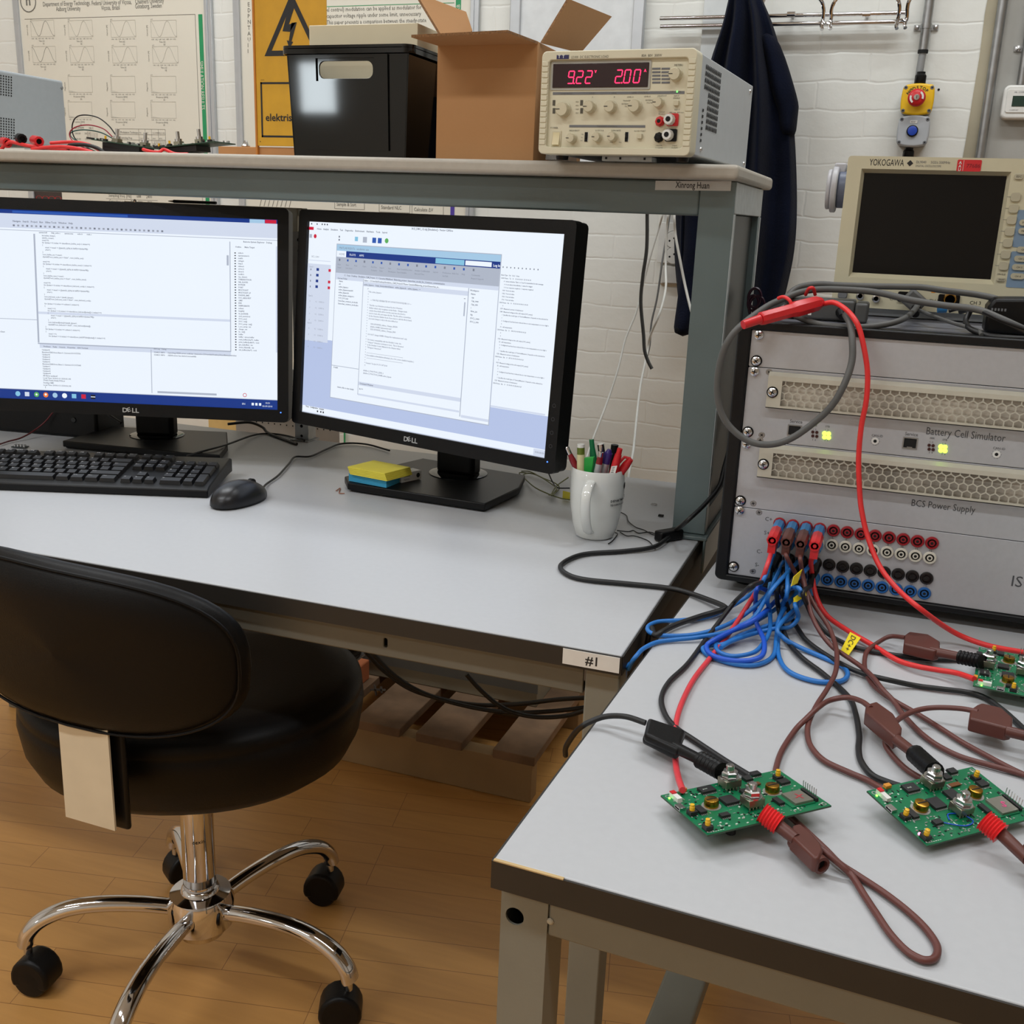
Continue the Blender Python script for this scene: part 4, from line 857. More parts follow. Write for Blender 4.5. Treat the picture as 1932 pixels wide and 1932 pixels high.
# right flap standing up and leaning right
slab([Vector((bw, .01, bh)), L2(1092, 99, 1.66), L2(1151, 30, 1.68), L2(1070, -3, 1.56)], .0035, M_card, M_card2).build('flap', box)
slab([Vector((0, bd, bh)), Vector((bw, bd, bh)), Vector((bw-.01, bd+.035, bh-.05)), Vector((.01, bd+.035, bh-.05))], .0035, M_card, M_card2).build('flap', box)
# crumpled plastic film inside
random.seed(11)
M_film = mat('clear_film', (235, 238, 240), .25, alpha=.55); vs = []; fs = []; N = 15
c0 = L2(985, 72, 1.60); 
for i in range(N):
    for j in range(N):
        u, v = i/(N-1)*2-1, j/(N-1)*2-1; r_ = math.hypot(u, v)
        vs.append((c0.x+u*.036, c0.y+.03+v*.05, bh-.012+.024*max(0, 1-r_*.8)+random.uniform(-.004, .004)))
for i in range(N-1):
    for j in range(N-1): fs.append((i*N+j, (i+1)*N+j, (i+1)*N+j+1, i*N+j+1))
film = MB().m(M_film).add(vs, fs).build('plastic_film', None, smooth=False); film.location = (bx0, 1.53, ST); tag(film, 'crumpled clear plastic film inside the open cardboard box', 'plastic film')
# clear plastic bag between box and instrument
a = at(1018, 135, 1, 1.60); b = at(1030, 285, 1, 1.60); vs = []
for i in range(8):
    z = ST+.004+(a.z-ST-.004)*i/7
    vs += [(bx1+.012+random.uniform(-.003, .003), 1.55, z), (bx1+.030+random.uniform(-.003, .003), 1.545, z), (bx1+.026+random.uniform(-.003, .003), 1.66, z), (bx1+.010, 1.66, z)]
fs = [(i*4+j, i*4+(j+1) % 4, (i+1)*4+(j+1) % 4, (i+1)*4+j) for i in range(7) for j in range(4)]+[(28, 29, 30, 31), (3, 2, 1, 0)]
tag(MB().m(mat('cloudy_plastic', (190, 192, 190), .3, alpha=.35)).add(vs, fs).build('plastic_bag', None, smooth=False), 'cloudy plastic bag squeezed between cardboard box and bench instrument', 'bag')

# --- DC electronic load (bench instrument)
TT = Frame((-.383, 1.448, 1.292+.001), -.06); TWd, THt, TDp = .212, .130, .36
P = lambda x, y: TT.px(x, y, -.001)
tt = empty('electronic_load', M=TT.m, label='cream bench electronic load with red digital readout on the shelf end', cat='instrument')
x0, x1 = -TWd/2, TWd/2
MB().m(M_beige).ring(rr(TWd, THt, .007, 0, THt/2, 4), rr(TWd-.022, THt-.020, .004, .0, THt/2-.001, 4), -.012, .018).build('front_bezel', tt, bev=.0012)
MB().m(M_beige).prism(rr(TWd-.02, THt-.018, .004, 0, THt/2-.001, 4), -.007, .015).build('front_panel', tt)
mb = MB().m(M_beige)
for sx in (-1, 1):
    for k in range(15): mb.box(sx*(x1-.0055)-.0045, sx*(x1-.0055)+.0045, -.0132, -.011, .012+k*.0071, .0178+k*.0071)
mb.build('grip_ribs', tt, bev=.0006)
M_case = mat('blue_grey_case', (184, 190, 194), .45, 0, .02, 60, .08, 500)
mb = MB().m(M_case).box(x0+.002, x1-.002, .018, TDp, .003, THt-.002)
mb.build('case', tt, bev=.0015)
# side vents + screws (right side, plane x = x1-.002)
def side(px_, py_):
    o = TT.i @ CAM; r = TT.i.to_3x3() @ ray(px_, py_); p = o+r*((x1-.0018-o.x)/r.x); return (p.y, p.z)
mb = MB().m(M_dark)
def sq(y0, y1, z0, z1, x): mb.quad((x, y0, z0), (x, y1, z0), (x, y1, z1), (x, y0, z1))
v0 = side(1332, 120); v1 = side(1358, 145); v2 = side(1349, 248); xs = x1-.0012
r_n = 10; ztop = side(1332, 119)[1]; zbot = side(1333, 247)[1]; ya = side(1330, 150)[0]; yb = side(1358, 150)[0]
for r_ in range(r_n):
    zz = ztop-(ztop-zbot)*(r_+.5)/r_n; dz = (ztop-zbot)/r_n*.36
    st = 0 if r_ < 4 else 3
    for k in range(st, 11): yy = ya+(yb-ya)*k/10; sq(yy, yy+(yb-ya)*.055, zz-dz, zz+dz, xs)
for k in range(6): 
    a = side(1326-.9*k, 208+11.4*k); sq(a[0]-.0035, a[0]+.0035, a[1]-.0018, a[1]+.0018, xs)
mb.build('side_vents', tt, smooth=False)
for (a_, b_) in ((1415, 173), (1403, 309), (1322, 282)):
    s_ = side(a_, b_); MB().m(M_steel).lathe([(.0035, 0), (.0032, .0015), (.0015, .0025), (0, .0026)], 12, (x1-.002, min(s_[0], TDp-.004), s_[1]), (1, 0, 0)).build('screw', tt)
# display
d0 = P(1046, 167); d1 = P(1228, 119); M_disp = mat('display_window', (38, 8, 14), .12, 0, .02, 10); M_led = mat('red_led_segment', (255, 36, 84), .4, emit=2.4, var=.02)
MB().m(M_disp).box(d0[0], d1[0], -.0095, -.006, d0[1], d1[1]).build('display', tt, bev=.0006)
MB().m(mat('bezel_trim', (170, 168, 158), .4)).ring(rr(d1[0]-d0[0]+.006, d1[1]-d0[1]+.006, .002, (d0[0]+d1[0])/2, (d0[1]+d1[1])/2, 3), rr(d1[0]-d0[0], d1[1]-d0[1], .0008, (d0[0]+d1[0])/2, (d0[1]+d1[1])/2, 3), -.0082, -.006).build('display_trim', tt)
SEG = {'0': 'abcdef', '2': 'abged', '9': 'abcdfg', '5': 'acdfg'}
mb = MB().m(M_led)
def digit(ch, x, z, w_, h, dot=False):
    sl = .12; t = .0014
    def seg(xa, za, xb, zb):
        xa += za*sl; xb += zb*sl; dx, dz = xb-xa, zb-za; l = math.hypot(dx, dz); ux, uz = dx/l, dz/l; nx_, nz_ = -uz*t/2, ux*t/2; e = t*.6
        mb.add([(x+xa+ux*e*.2, -.0098, z+za+uz*e*.2), (x+xa+ux*e+nx_, -.0098, z+za+uz*e+nz_), (x+xb-ux*e+nx_, -.0098, z+zb-uz*e+nz_), (x+xb-ux*e*.2, -.0098, z+zb-uz*e*.2), (x+xb-ux*e-nx_, -.0098, z+zb-uz*e-nz_), (x+xa+ux*e-nx_, -.0098, z+za+uz*e-nz_)], [(0, 1, 2, 3, 4, 5)])
    for c in SEG[ch]:
        seg(*{'a': (0, h, w_, h), 'b': (w_, h/2, w_, h), 'c': (w_, 0, w_, h/2), 'd': (0, 0, w_, 0), 'e': (0, 0, 0, h/2), 'f': (0, h/2, 0, h), 'g': (0, h/2, w_, h/2)}[c])
    if dot: mb.disc(x+w_+.0016, z, -.0098, .0010, 8)
za = P(1080, 159)[1]; hh = P(1080, 136)[1]-za
for ch, px_, dt in (('9', 1075, True), ('2', 1091, False), ('2', 1108, False)): digit(ch, P(px_, 157)[0], za, .0078, hh, dt)
za = P(1165, 158)[1]; hh = P(1165, 134)[1]-za
for ch, px_, dt in (('2', 1164, True), ('0', 1180, False), ('0', 1198, False)): digit(ch, P(px_, 157)[0], za, .0078, hh, dt)
a = P(1128, 136); mb.text('V', a[0]-.0015, -.0098, a[1]-.002, .0045, bold=.03); a = P(1221, 134); mb.text('A', a[0]-.0015, -.0098, a[1]-.002, .0045, bold=.03)
mb.build('digits', tt, smooth=False)
mb = MB().m(mat('badge_navy', (38, 34, 86), .4)); a = P(1056, 114); b = P(1079, 106); mb.box(a[0], b[0], -.0128, -.0119, a[1], b[1])
mb.m(M_white)
for k in range(2): mb.text('T', a[0]+.0022+k*.0058, -.0131, a[1]+.0012, .0055, bold=.03)
mb.build('badge', tt, smooth=False)
mb = MB().m(M_greyink)
bars = ((1046, 181, 1295, 174, -.0074), (1077, 240, 1220, 236, -.0074))
a = P(1046, 180); b = P(1294, 172); mb.rect(a[0], b[0], a[1], a[1]+.0034, -.0074); a2 = P(1077, 241); b2 = P(1220, 237); mb.rect(a2[0], b2[0], a2[1], a2[1]+.0030, -.0074)
for row in range(5):
    for c in range(2):
        q = P(1233+17.5*c, 131+6.5*row); mb.rect(q[0], q[0]+.0112, q[1]-.0012, q[1]+.0012, -.0074)
mb.m(mat('print_brown', (84, 80, 68), .6))
def lab_(t, x, y, s, al='c', yy=-.0075): q = P(x, y); mb.text(t, q[0], yy, q[1]-s*.35, s, al, res=1)
a = P(1083, 110); mb.text('LD300  DC ELECTRONIC LOAD', a[0], -.0122, a[1]-.0017, .0044, width=.052); a = P(1215, 107); mb.text('80A  80V  300W', a[0], -.0122, a[1]-.0017, .0044, width=.027)
for t, x, y, s in (('METERS', 1283, 124, .0034), ('LOAD MODE', 1072, 178, .0028), ('LEVEL', 1121, 177, .0028), ('LEVEL', 1162, 177, .0028), ('LEVEL CONTROL', 1210, 176, .0028), ('INPUT  ON', 1277, 174, .0028), ('A', 1121, 184, .0026), ('B', 1162, 184, .0026), ('LEVEL A', 1192, 184, .0025), ('LEVEL B', 1224, 183, .0025), ('TRANSIENT', 1187, 191, .0025), ('EXTERNAL', 1184, 197, .0025), ('TTL', 1184, 202, .0025), ('EXTERNAL', 1229, 190, .0025), ('VOLTAGE', 1230, 195, .0025), ('DROPOUT', 1252, 182, .0025), ('INPUT', 1279, 182, .0025), ('ENABLE', 1279, 186, .0025), ('TRANSIENT CONTROL', 1148, 239, .0028), ('POWER', 1049, 242, .0032), ('FREQUENCY', 1087, 247, .0026), ('DUTY % B', 1134, 247, .0026), ('SLEW RATE', 1165, 247, .0026), ('SLOW START', 1210, 248, .0026), ('Current', 1251, 212, .0025), ('Monitor', 1251, 216, .0025), ('INPUT', 1280, 208, .0025), ('80A max  80V max', 1279, 213, .0024), ('100mV/A', 1246, 275, .0023), ('to negative', 1246, 279, .0023), ('Output', 1275, 275, .0023), ('Shorts A', 1275, 279, .0023), ('10k', 1102, 254, .0022), ('1k', 1101, 260, .0022), ('100', 1100, 266, .0022), ('Off', 1183, 254, .0022), ('On', 1183, 261, .0022), ('Slow', 1156, 269, .0022), ('Fast', 1173, 269, .0022)): lab_(t, x, y, s)
for k, (t1, t2) in enumerate((('CP', '40A'), ('CR', '80A'), ('CG', '10kV'), ('CC', '80V'))):
    lab_(t1, 1049, 193+7*k, .0025); lab_(t2, 1092, 193+7*k, .0025)
for x in (1048, 1100):
    for y in (195, 210): q = P(x, y); mb.rect(q[0]-.0018, q[0]+.0022, q[1]-.0035, q[1]+.0035, -.0073)
mb.build('markings', tt, smooth=False)
M_knob = mat('ivory_knob', (206, 198, 170), .4)
def knob(x, y, r, h=.011):
    q = P(x, y); k = empty('knob', (q[0], -.007, q[1])); k.parent = tt
    bpy.data.objects.remove(k); mb = MB().m(M_knob); n = 36
    prof = [(1.16, 0), (1.16, .0012), (1.0, .0018), (1.0, h*.85), (.9, h), (0, h+.0002)]
    vs = []
    for (f_, hgt) in prof:
        for j in range(n): a = 2*PI*j/n; rr_ = r*f_*(1.04 if (j % 3 == 0 and .0015 < hgt < h*.95) else 1); vs.append((q[0]+rr_*math.cos(a), -.007-hgt, q[1]+rr_*math.sin(a)))
    mb.add(vs, [(i*n+j, i*n+(j+1) % n, (i+1)*n+(j+1) % n, (i+1)*n+j) for i in range(len(prof)-1) for j in range(n)])
    o = mb.build('knob', tt, ang=50)
    MB().m(M_ink).box(q[0]-r*.95, q[0]-r*.25, -.007-h-.0006, -.007-h, q[1]-.0004, q[1]+.0004).build('pointer', o)
for x, y, r in ((1278, 142, .0076), (1067, 208, .0088), (1117, 203, .0072), (1156, 203, .0072), (1202, 202, .0078), (1246, 195, .0062), (1083, 262, .0058), (1131, 260, .0056), (1160, 259, .0056)): knob(x, y, r)
for x, y in ((1279, 196), (1210, 258)): q = P(x, y); MB().m(M_knob).box(q[0]-.0033, q[0]+.0033, -.011, -.007, q[1]-.003, q[1]+.003).build('push_button', tt, bev=.0004)
for x, y in ((1109, 259), (1185, 259)):
    q = P(x, y); mb = MB().m(M_dark).box(q[0]-.0022, q[0]+.0022, -.0078, -.006, q[1]-.006, q[1]+.006); mb.m(M_white).box(q[0]+.0022, q[0]+.0028, -.0077, -.006, q[1]-.006, q[1]+.006); mb.m(M_black).box(q[0]-.0015, q[0]+.0015, -.0098, -.0075, q[1]-.001, q[1]+.003); mb.build('slide_switch', tt)
q = P(1053, 263); rk = MB().m(M_knob).box(q[0]-.0068, q[0]+.0068, -.0085, -.006, q[1]-.0105, q[1]+.0105).build('power_switch', tt, bev=.0006)
MB().m(mat('ivory_rocker', (214, 202, 158), .3)).prism([(-.0088, q[1]-.0085), (-.0118, q[1]-.0075), (-.0095, q[1]), (-.0088, q[1]+.0085)], q[0]-.0048, q[0]+.0048, 'x').build('rocker', rk)
MB().m(mat('green_led', (90, 255, 90), .4, emit=3)).disc(P(1280, 174)[0], P(1280, 174)[1], -.0077, .0011, 10).build('input_light', tt)
def post_(x, y, cap, colr, hexw=False):
    q = P(x, y)
    mb = MB().m(colr)
    if hexw: mb.prism(rr(.0155, .0155, .002, q[0]+.002, q[1]), -.0095, -.006)
    else: mb.lathe([(.0066, 0), (.0066, .003), (.0060, .0042)], 8, (q[0], -.006, q[1]), (0, -1, 0))
    o = mb.build('terminal', tt)
    mb = MB().m(cap)
    if hexw: mb.lathe([(.0072, 0), (.0072, .006), (.0062, .011), (.0035, .0112), (.0030, .0085)], 10, (q[0]-.001, -.0092, q[1]), (0, -1, 0))
    else: mb.lathe([(.0050, .004), (.0042, .0085), (.0026, .0087), (.0022, .006)], 16, (q[0], -.006, q[1]), (0, -1, 0))
    mb.m(M_dark).lathe([(.0033 if hexw else .0024, 0), (0, .0001)], 14, (q[0]-(.001 if hexw else 0), -.0203 if hexw else -.0147, q[1]), (0, -1, 0))
    mb.build('terminal_cap', o)
post_(1248, 230, M_red, M_red); post_(1269, 227, M_white, M_red, True); post_(1246, 260, M_black, M_black); post_(1266, 256, M_white, M_black, True)
for sx in (x0+.02, x1-.02):
    for y in (.03, TDp-.03): MB().m(M_black).lathe([(.008, 0), (.009, .0055)], 14, (sx, y, -.0055), (0, 0, 1)).build('foot', tt)
# pale slotted bracket and cable tie lying under the instrument
mb = MB().m(M_pale).box(-.018, .052, 0, .03, 0, .006)
mb.m(M_dark)
for k in (-.012, .008, .042): mb.box(k-.0015, k+.0015, -.0006, .0002, .002, .005)
o = mb.build('slotted_bracket', None, bev=.0004); p = at(1160, 292, 1, 1.475); o.location = (p.x, 1.475, ST+.0002); tag(o, 'pale slotted metal bracket lying under the cream bench instrument', 'bracket')

# --- wood ledge and warning sign
LY = 1.86
a = at(412, 290, 1, 1.845); b = at(545, 290, 1, 1.845)
o = MB().m(mat('orange_wood', (190, 134, 82), .6, 0, .1, 20)).box(a.x, b.x+.06, 1.845, 1.875, ST+.0002, at(470, 277, 1, 1.845).z).build('wood_strip', None, bev=.001); tag(o, 'orange-brown wooden strip on the shelf under the yellow warning sign', 'wood strip')
s0 = at(479, 0, 1, 1.84); s1 = at(488, 275, 1, 1.84); s2 = at(613, 30, 1, 1.84); SF = Frame((s1.x, 1.84, s1.z), 0)
sg = empty('warning_sign', M=SF.m, label='yellow electrical hazard warning sign standing behind the black crate', cat='sign'); SWd = s2.x-s1.x+.002; SHt = .30
M_sy = mat('sign_yellow', (214, 160, 34), .4); MB().m(M_sy).box(-.002, SWd, .0, .004, 0, SHt).build('plate', sg, bev=.0006)
MB().m(mat('orange_strip', (196, 124, 50), .5)).box(-.0055, -.0022, -.002, .006, -.018, SHt).build('side_strip', sg)
PS = lambda x, y: SF.px(x, y, -.0004)
mb = MB().m(M_ink)
# triangle: bottom-left corner, apex above the frame
bl_ = PS(499, 106); apx = (SWd*.5+.004, bl_[1]+.108); br_ = (2*apx[0]-bl_[0], bl_[1]); tw = .0095
cx_, cz_ = apx[0], (bl_[1]*2+apx[1])/3
outer = [bl_, br_, apx]; inner = [(cx_+(x-cx_)*.74, cz_+(z-cz_)*.74) for x, z in outer]
for i in range(3):
    j = (i+1) % 3; mb.quad((outer[i][0], -.0004, outer[i][1]), (outer[j][0], -.0004, outer[j][1]), (inner[j][0], -.0004, inner[j][1]), (inner[i][0], -.0004, inner[i][1]))
def poly(pp): mb.add([(x, -.0005, z) for x, z in [PS(*p) for p in pp]], [tuple(range(len(pp)))])
poly([(548, -2), (558, 5), (545, 46), (533, 59)]); poly([(545, 46), (558, 42), (547, 60), (533, 59)]); poly([(550, 43), (560, 42), (550, 78), (545, 77)]); poly([(541, 76), (553, 79), (546, 92)])
# text frame
a = PS(491, 155); b = PS(498, 259)
fx0, fz1, fz0 = a[0], a[1], b[1]; fx1 = SWd-.006
for q in ((fx0, fx1, fz1-.0035, fz1), (fx0, fx1, fz0, fz0+.0035), (fx0, fx0+.0035, fz0, fz1), (fx1-.0035, fx1, fz0, fz1)): mb.rect(q[0], q[1], q[2], q[3], -.0004)
a = PS(501, 228); mb.text('elektrisk', a[0], -.0005, a[1], .0185, bold=.018, width=.068)
a = PS(491, 152); mb.text('1.411.5', a[0], -.0005, a[1], .003); mb.disc(PS(491, 267)[0], PS(491, 267)[1], -.0005, .001, 8)
mb.build('marks', sg, smooth=False)

# --- blue-grey power supply at the left end
fx = at(125, 270, 1, 1.87).x
ps = empty('power_supply', (fx, 1.5, ST), 0, 'blue-grey perforated metal instrument case at the left end of the shelf', 'instrument')
PH = 1.443-ST; M_ps = mat('ps_grey', (170, 178, 184), .42, .1, .02, 90, .05, 500)
def psd(x, y): p = at(x, y, 0, fx); return p.y-1.5, p.z-ST
yf = .375
MB().m(M_ps).box(-.26, 0, .0, yf, .022, PH).build('case', ps, bev=.005, seg=3)
mb = MB().m(M_dark)
for blk in (((0, 145), (19, 180)), ((0, 225), (26, 260))):
    for r_ in range(8 if blk[0][1] == 145 else 8):
        y1_, z1_ = psd(21 if blk[0][1] == 145 else 26, blk[0][1]+r_*5.0+1)
        for k in range(9): mb.add([(.0006, y1_-.0065*k+.0017*math.cos(t), z1_+.0017*math.sin(t)) for t in [2*PI*j/8 for j in range(8)]], [tuple(range(8))])
mb.build('vent_holes', ps, smooth=False)
s_ = psd(119, 166); MB().m(M_zinc).lathe([(.0035, 0), (.003, .0018), (0, .002)], 12, (0, s_[0]-.004, s_[1]), (1, 0, 0)).build('screw', ps)
for x in (-.23, -.03):
    for y in (.03, .34): MB().m(M_black).cyl((x, y, 0), (x, y, .022), .009, n=14).build('foot', ps)
# ================================================================== THINGS ON THE WALL
def pw_(x, y, d=0): return at(x, y, 1, WY-d)
M_alu = mat('poster_frame_aluminium', (196, 200, 204), .35, .5, .03, 30)
M_post = mat('poster_paper', (226, 222, 208), .5, 0, .02, 6)
def poster(x0, x1, z0, z1, label, name='framed_poster'):
    F = Frame((x0, WY-.012, z0)); o = empty(name, M=F.m, label=label, cat='poster', group='framed posters on the brick wall')
    w_, h = x1-x0, z1-z0; fr = .022
    MB().m(M_alu).ring([(0, 0), (w_, 0), (w_, h), (0, h)], [(fr, fr), (w_-fr, fr), (w_-fr, h-fr), (fr, h-fr)], 0, .011).ring([(fr*.55, fr*.55), (w_-fr*.55, fr*.55), (w_-fr*.55, h-fr*.55), (fr*.55, h-fr*.55)], [(fr, fr), (w_-fr, fr), (w_-fr, h-fr), (fr, h-fr)], -.0025, 0).build('frame', o, bev=.001)
    MB().m(M_post).box(fr*.9, w_-fr*.9, .004, .008, fr*.9, h-fr*.9).build('sheet', o)
    return o, F
xl = pw_(33, 60).x; xr = pw_(409, 200).x
PO, PF = poster(xl, xr, .86, 2.05, 'framed poster of sine plots with a green side bar, left on the wall')
Q = lambda x, y: PF.px(x, y, .0036)
M_fink = mat('poster_ink', (112, 110, 104), .6); M_fgrey = mat('poster_faint_ink', (178, 175, 164), .6); M_pgreen = mat('poster_green', (40, 150, 96), .5)
mb = MB().m(M_pgreen); a = Q(374, 27); b = Q(385, 268); mb.rect(a[0], a[0]+.0135, .13, a[1], .0035)
mb.m(M_fink); 
def ln(x0, z0, x1, z1, t=.0012, y=.0035):
    dx, dz = x1-x0, z1-z0; l = math.hypot(dx, dz) or 1; nx_, nz_ = -dz/l*t/2, dx/l*t/2
    mb.quad((x0-nx_, y, z0-nz_), (x1-nx_, y, z1-nz_), (x1+nx_, y, z1+nz_), (x0+nx_, y, z0+nz_))
a = Q(46, 32); b = Q(368, 27); ln(a[0], b[1]+.0, b[0], b[1]); ln(b[0], b[1], b[0], .12); 
for t, x, y, x2 in (('Department of Energy Technology,', 81, 12, 170), ('Aalborg University', 106, 21, 152), ('Federal University of Viçosa,', 173, 10, 248), ('Viçosa, Brazil', 191, 19, 226), ('Chalmers University', 255, 7, 309), ('Göteborg, Sweden', 255, 16, 305)):
    q = Q(x, y); mb.text(t, q[0], .0034, q[1], .0175, width=Q(x2, y)[0]-q[0])
q = Q(53, 3); mb.ring([(q[0]+x, q[1]+z) for x, z in circ(.030, n=20)], [(q[0]+x, q[1]+z) for x, z in circ(.027, n=20)], .0032, .0036); mb.text('n', q[0]-.01, .0034, q[1]-.01, .04, bold=.02)
mb.m(M_post).text('SIMULATION RESULTS', a[0], .0033, 0, .0001)
q = Q(379, 115); mb.text('SIMULATION RESULTS', q[0]-.004, .0031, q[1], .0165, rot=R(-90), sx=.8)
xs_ = [57, 128, 208, 284]
def plot(px_, py_, kind):
    q = Q(px_, py_); w_, h = .088, .045; x, z = q[0], q[1]-h
    for e in ((x, z, x+w_, z), (x, z, x, z+h), (x+w_, z, x+w_, z+h), (x, z+h, x+w_, z+h)): mb.m(M_fgrey); ln(*e, t=.0007)
    mb.m(M_fink if kind and px_ < 100 else M_fgrey)
    if kind:
        pp = [(x+w_*t/24, z+h/2+h*.46*math.cos(2*PI*t/24*1.55)) for t in range(25)]
        for i in range(24): ln(*pp[i], *pp[i+1], t=.0009)
    else:
        for k in range(10): ln(x+.003+k*.003, z, x+.003+k*.003, z+h*(.9 if k == 0 and px_ > 150 else .12)*max(.2, 1-k*.1), t=.0008)
    mb.m(M_fink)
    for k in range(7): mb.text('%.2f' % (.4+.02*k), x+w_*k/7, .0034, z-.007, .0052, res=1)
    mb.text('Time [s]' if kind else 'Frequency [kHz]', x+w_*.42, .0034, z-.014, .0062, 'c', res=1); mb.text('(%s)' % 'abcd'[min(range(4), key=lambda i: abs(xs_[i]-px_))], x+w_*.5, .0034, z-.021, .0062, 'c', res=1)
    mb.text('x10', x, .0034, z+h+.002, .005, res=1); mb.text('Current [A]' if kind else 'Magnitude', x-.012, .0034, z+.004, .006, rot=R(90), res=1)
for i, x in enumerate(xs_): plot(x, 39+0*i, True); plot(x+3, 88, True)
xs_ = [57, 128, 208, 284]
for row in (144, 192):
    for x in (128, 208, 284): plot(x, row, False)
q = Q(225, 243)
for r_ in range(7): ln(q[0], q[1]-.0155*r_, q[0]+.165, q[1]-.0155*r_, t=.0008)
for c in (0, .07, .093, .116, .14, .165): ln(q[0]+c, q[1], q[0]+c, q[1]-.093, t=.0008)
for r_, rw in enumerate(('Modulation Technique', 'Switching freq.', 'Current THD [%]', 'Voltage THD [%]', 'Conduction losses', 'Switching losses')):
    mb.text(rw, q[0]+.003, .0034, q[1]-.0125-.0155*r_, .0085, res=1, sx=.85)
    for c in range(4): mb.text(('PSC', 'NLC', 'CLC+PWM', 'NLC+CBC')[c] if r_ == 0 else '%.2f' % (11.3*(r_+c)+.76), q[0]+.072+.0235*c, .0034, q[1]-.0125-.0155*r_, .006, res=1, sx=.8)
q = Q(140, 243)
for r_ in range(3): mb.text('SLC-PWM        NLC' if r_ == 0 else '100.00      100.00', q[0], .0034, q[1]-.016*r_, .0085, res=1)
q = Q(205, 371)
for r_, rw in enumerate(('Sampling freq. [Hz]      688      2400', 'Capacitor voltage [V]    800      800', 'Output power [kW]        10       10')): mb.text(rw, q[0], .0034, q[1]-.017*r_, .0130, res=1, sx=.85)
ln(q[0]-.01, q[1]-.006, q[0]+.18, q[1]-.006, t=.0008)
q = Q(60, 375)   # photograph at the foot of the poster
mb.m(mat('photo_dark', (62, 52, 50), .5)).rect(q[0]+.005, q[0]+.12, q[1]-.1, q[1]+.03, .0034)
mb.m(M_red)
for k in range(4): mb.ring([(q[0]+.03+.025*k+x, q[1]+z*.5+.004) for x, z in circ(.012, n=14)], [(q[0]+.03+.025*k+x, q[1]+z*.5+.004) for x, z in circ(.0108, n=14)], .0030, .0034)
mb.build('artwork', PO, smooth=False)
# middle poster
xl = pw_(446, 100).x; xr = pw_(906, 20).x
PO2, PF2 = poster(xl, xr, .72, 2.0, 'framed text poster partly hidden behind the yellow sign and black crate')
Q = lambda x, y: PF2.px(x, y, .0036)
mb = MB().m(M_fink)
for pre, t, x2, y in (('NLC (nearest lev', 'el control) modulation can be applied as modulator for', 795, 22), ('to keep the', 'capacitor voltage ripple under some limit, unnecessary', 794, 34), ('', 'This paper presents a comparison between the steady-state', 804, 46)):
    q = Q(616, y); mb.text(t, q[0], .0034, q[1], .0150, width=Q(x2, y)[0]-q[0], res=1)
    if pre: mb.text(pre, q[0]-.006, .0034, q[1], .0150, 'r', sx=.75, res=1)
mb.m(M_pgreen); a = Q(614, 12.5); b = Q(857, 12); ln(a[0], a[1], b[0], a[1], t=.0015)
a = Q(860, 8); mb.rect(a[0], a[0]+.0145, a[1]-.025, a[1]+.3, .0035)
mb.m(M_post).text('AB', a[0]+.012, .0032, a[1]-.018, .014, rot=R(90))
mb.m(M_fink)
for t, x, y in (('Sample & Sort', 635, 388), ('Standard NLC', 719, 394), ('Calculate ΔV', 781, 398)):
    q = Q(x, y); mb.text(t, q[0], .0034, q[1], .0135, sx=.8); 
    for e in ((-.006, -.008, .088, -.008), (-.006, .017, .088, .017), (-.006, -.008, -.006, .017), (.088, -.008, .088, .017)): ln(q[0]+e[0], q[1]+e[1], q[0]+e[2], q[1]+e[3], t=.001)
q = Q(490, 382)
for k in range(8): ln(q[0]+.014*k, q[1]-.01, q[0]+.014*k+.006, q[1]+.008, t=.0015)
mb.m(mat('poster_purple', (80, 60, 160), .5)); q = Q(853, 396); mb.rect(q[0]-.005, q[0]+.007, .1, q[1]+.025, .0034)
q = Q(650, 800); mb.m(M_pgreen).rect(q[0]-.003, q[0]+.003, q[1]-.2, q[1]+.2, .0034)
mb.m(M_fink)
for k, t in enumerate(('JANUARY', 'FEBRUARY', 'MARCH', 'APRIL')): pass
for t in range(9): q = Q(467, 12+t*11); mb.text('EDPNTAUII'[t], q[0], .0034, q[1], .015, res=1)
mb.build('artwork', PO2, smooth=False)
# whiteboard
xl = pw_(967, 20).x; xr = pw_(1219, 20).x
F = Frame((xl, WY-.02, 1.30)); o = empty('whiteboard', M=F.m, label='plain whiteboard with aluminium frame behind the cardboard box and bench instrument', cat='whiteboard')
w_, h = xr-xl, .9; MB().m(M_alu).ring([(0, 0), (w_, 0), (w_, h), (0, h)], [(.028, .02), (w_-.028, .02), (w_-.028, h-.02), (.028, h-.02)], 0, .019).build('frame', o, bev=.002)
MB().m(mat('enamel_white', (222, 226, 228), .18)).box(.02, w_-.02, .006, .012, .015, h-.015).build('panel', o)
# flush white cover strip beside the coat
a = pw_(1329, 20); o = MB().m(mat('white_panel_paint', (212, 216, 216), .5)).box(a.x, a.x+.07, WY-.012, WY-.0005, 1.45, 2.2).build('cover_panel', None, bev=.001); tag(o, 'plain pale wall panel just left of the navy coat', 'panel')
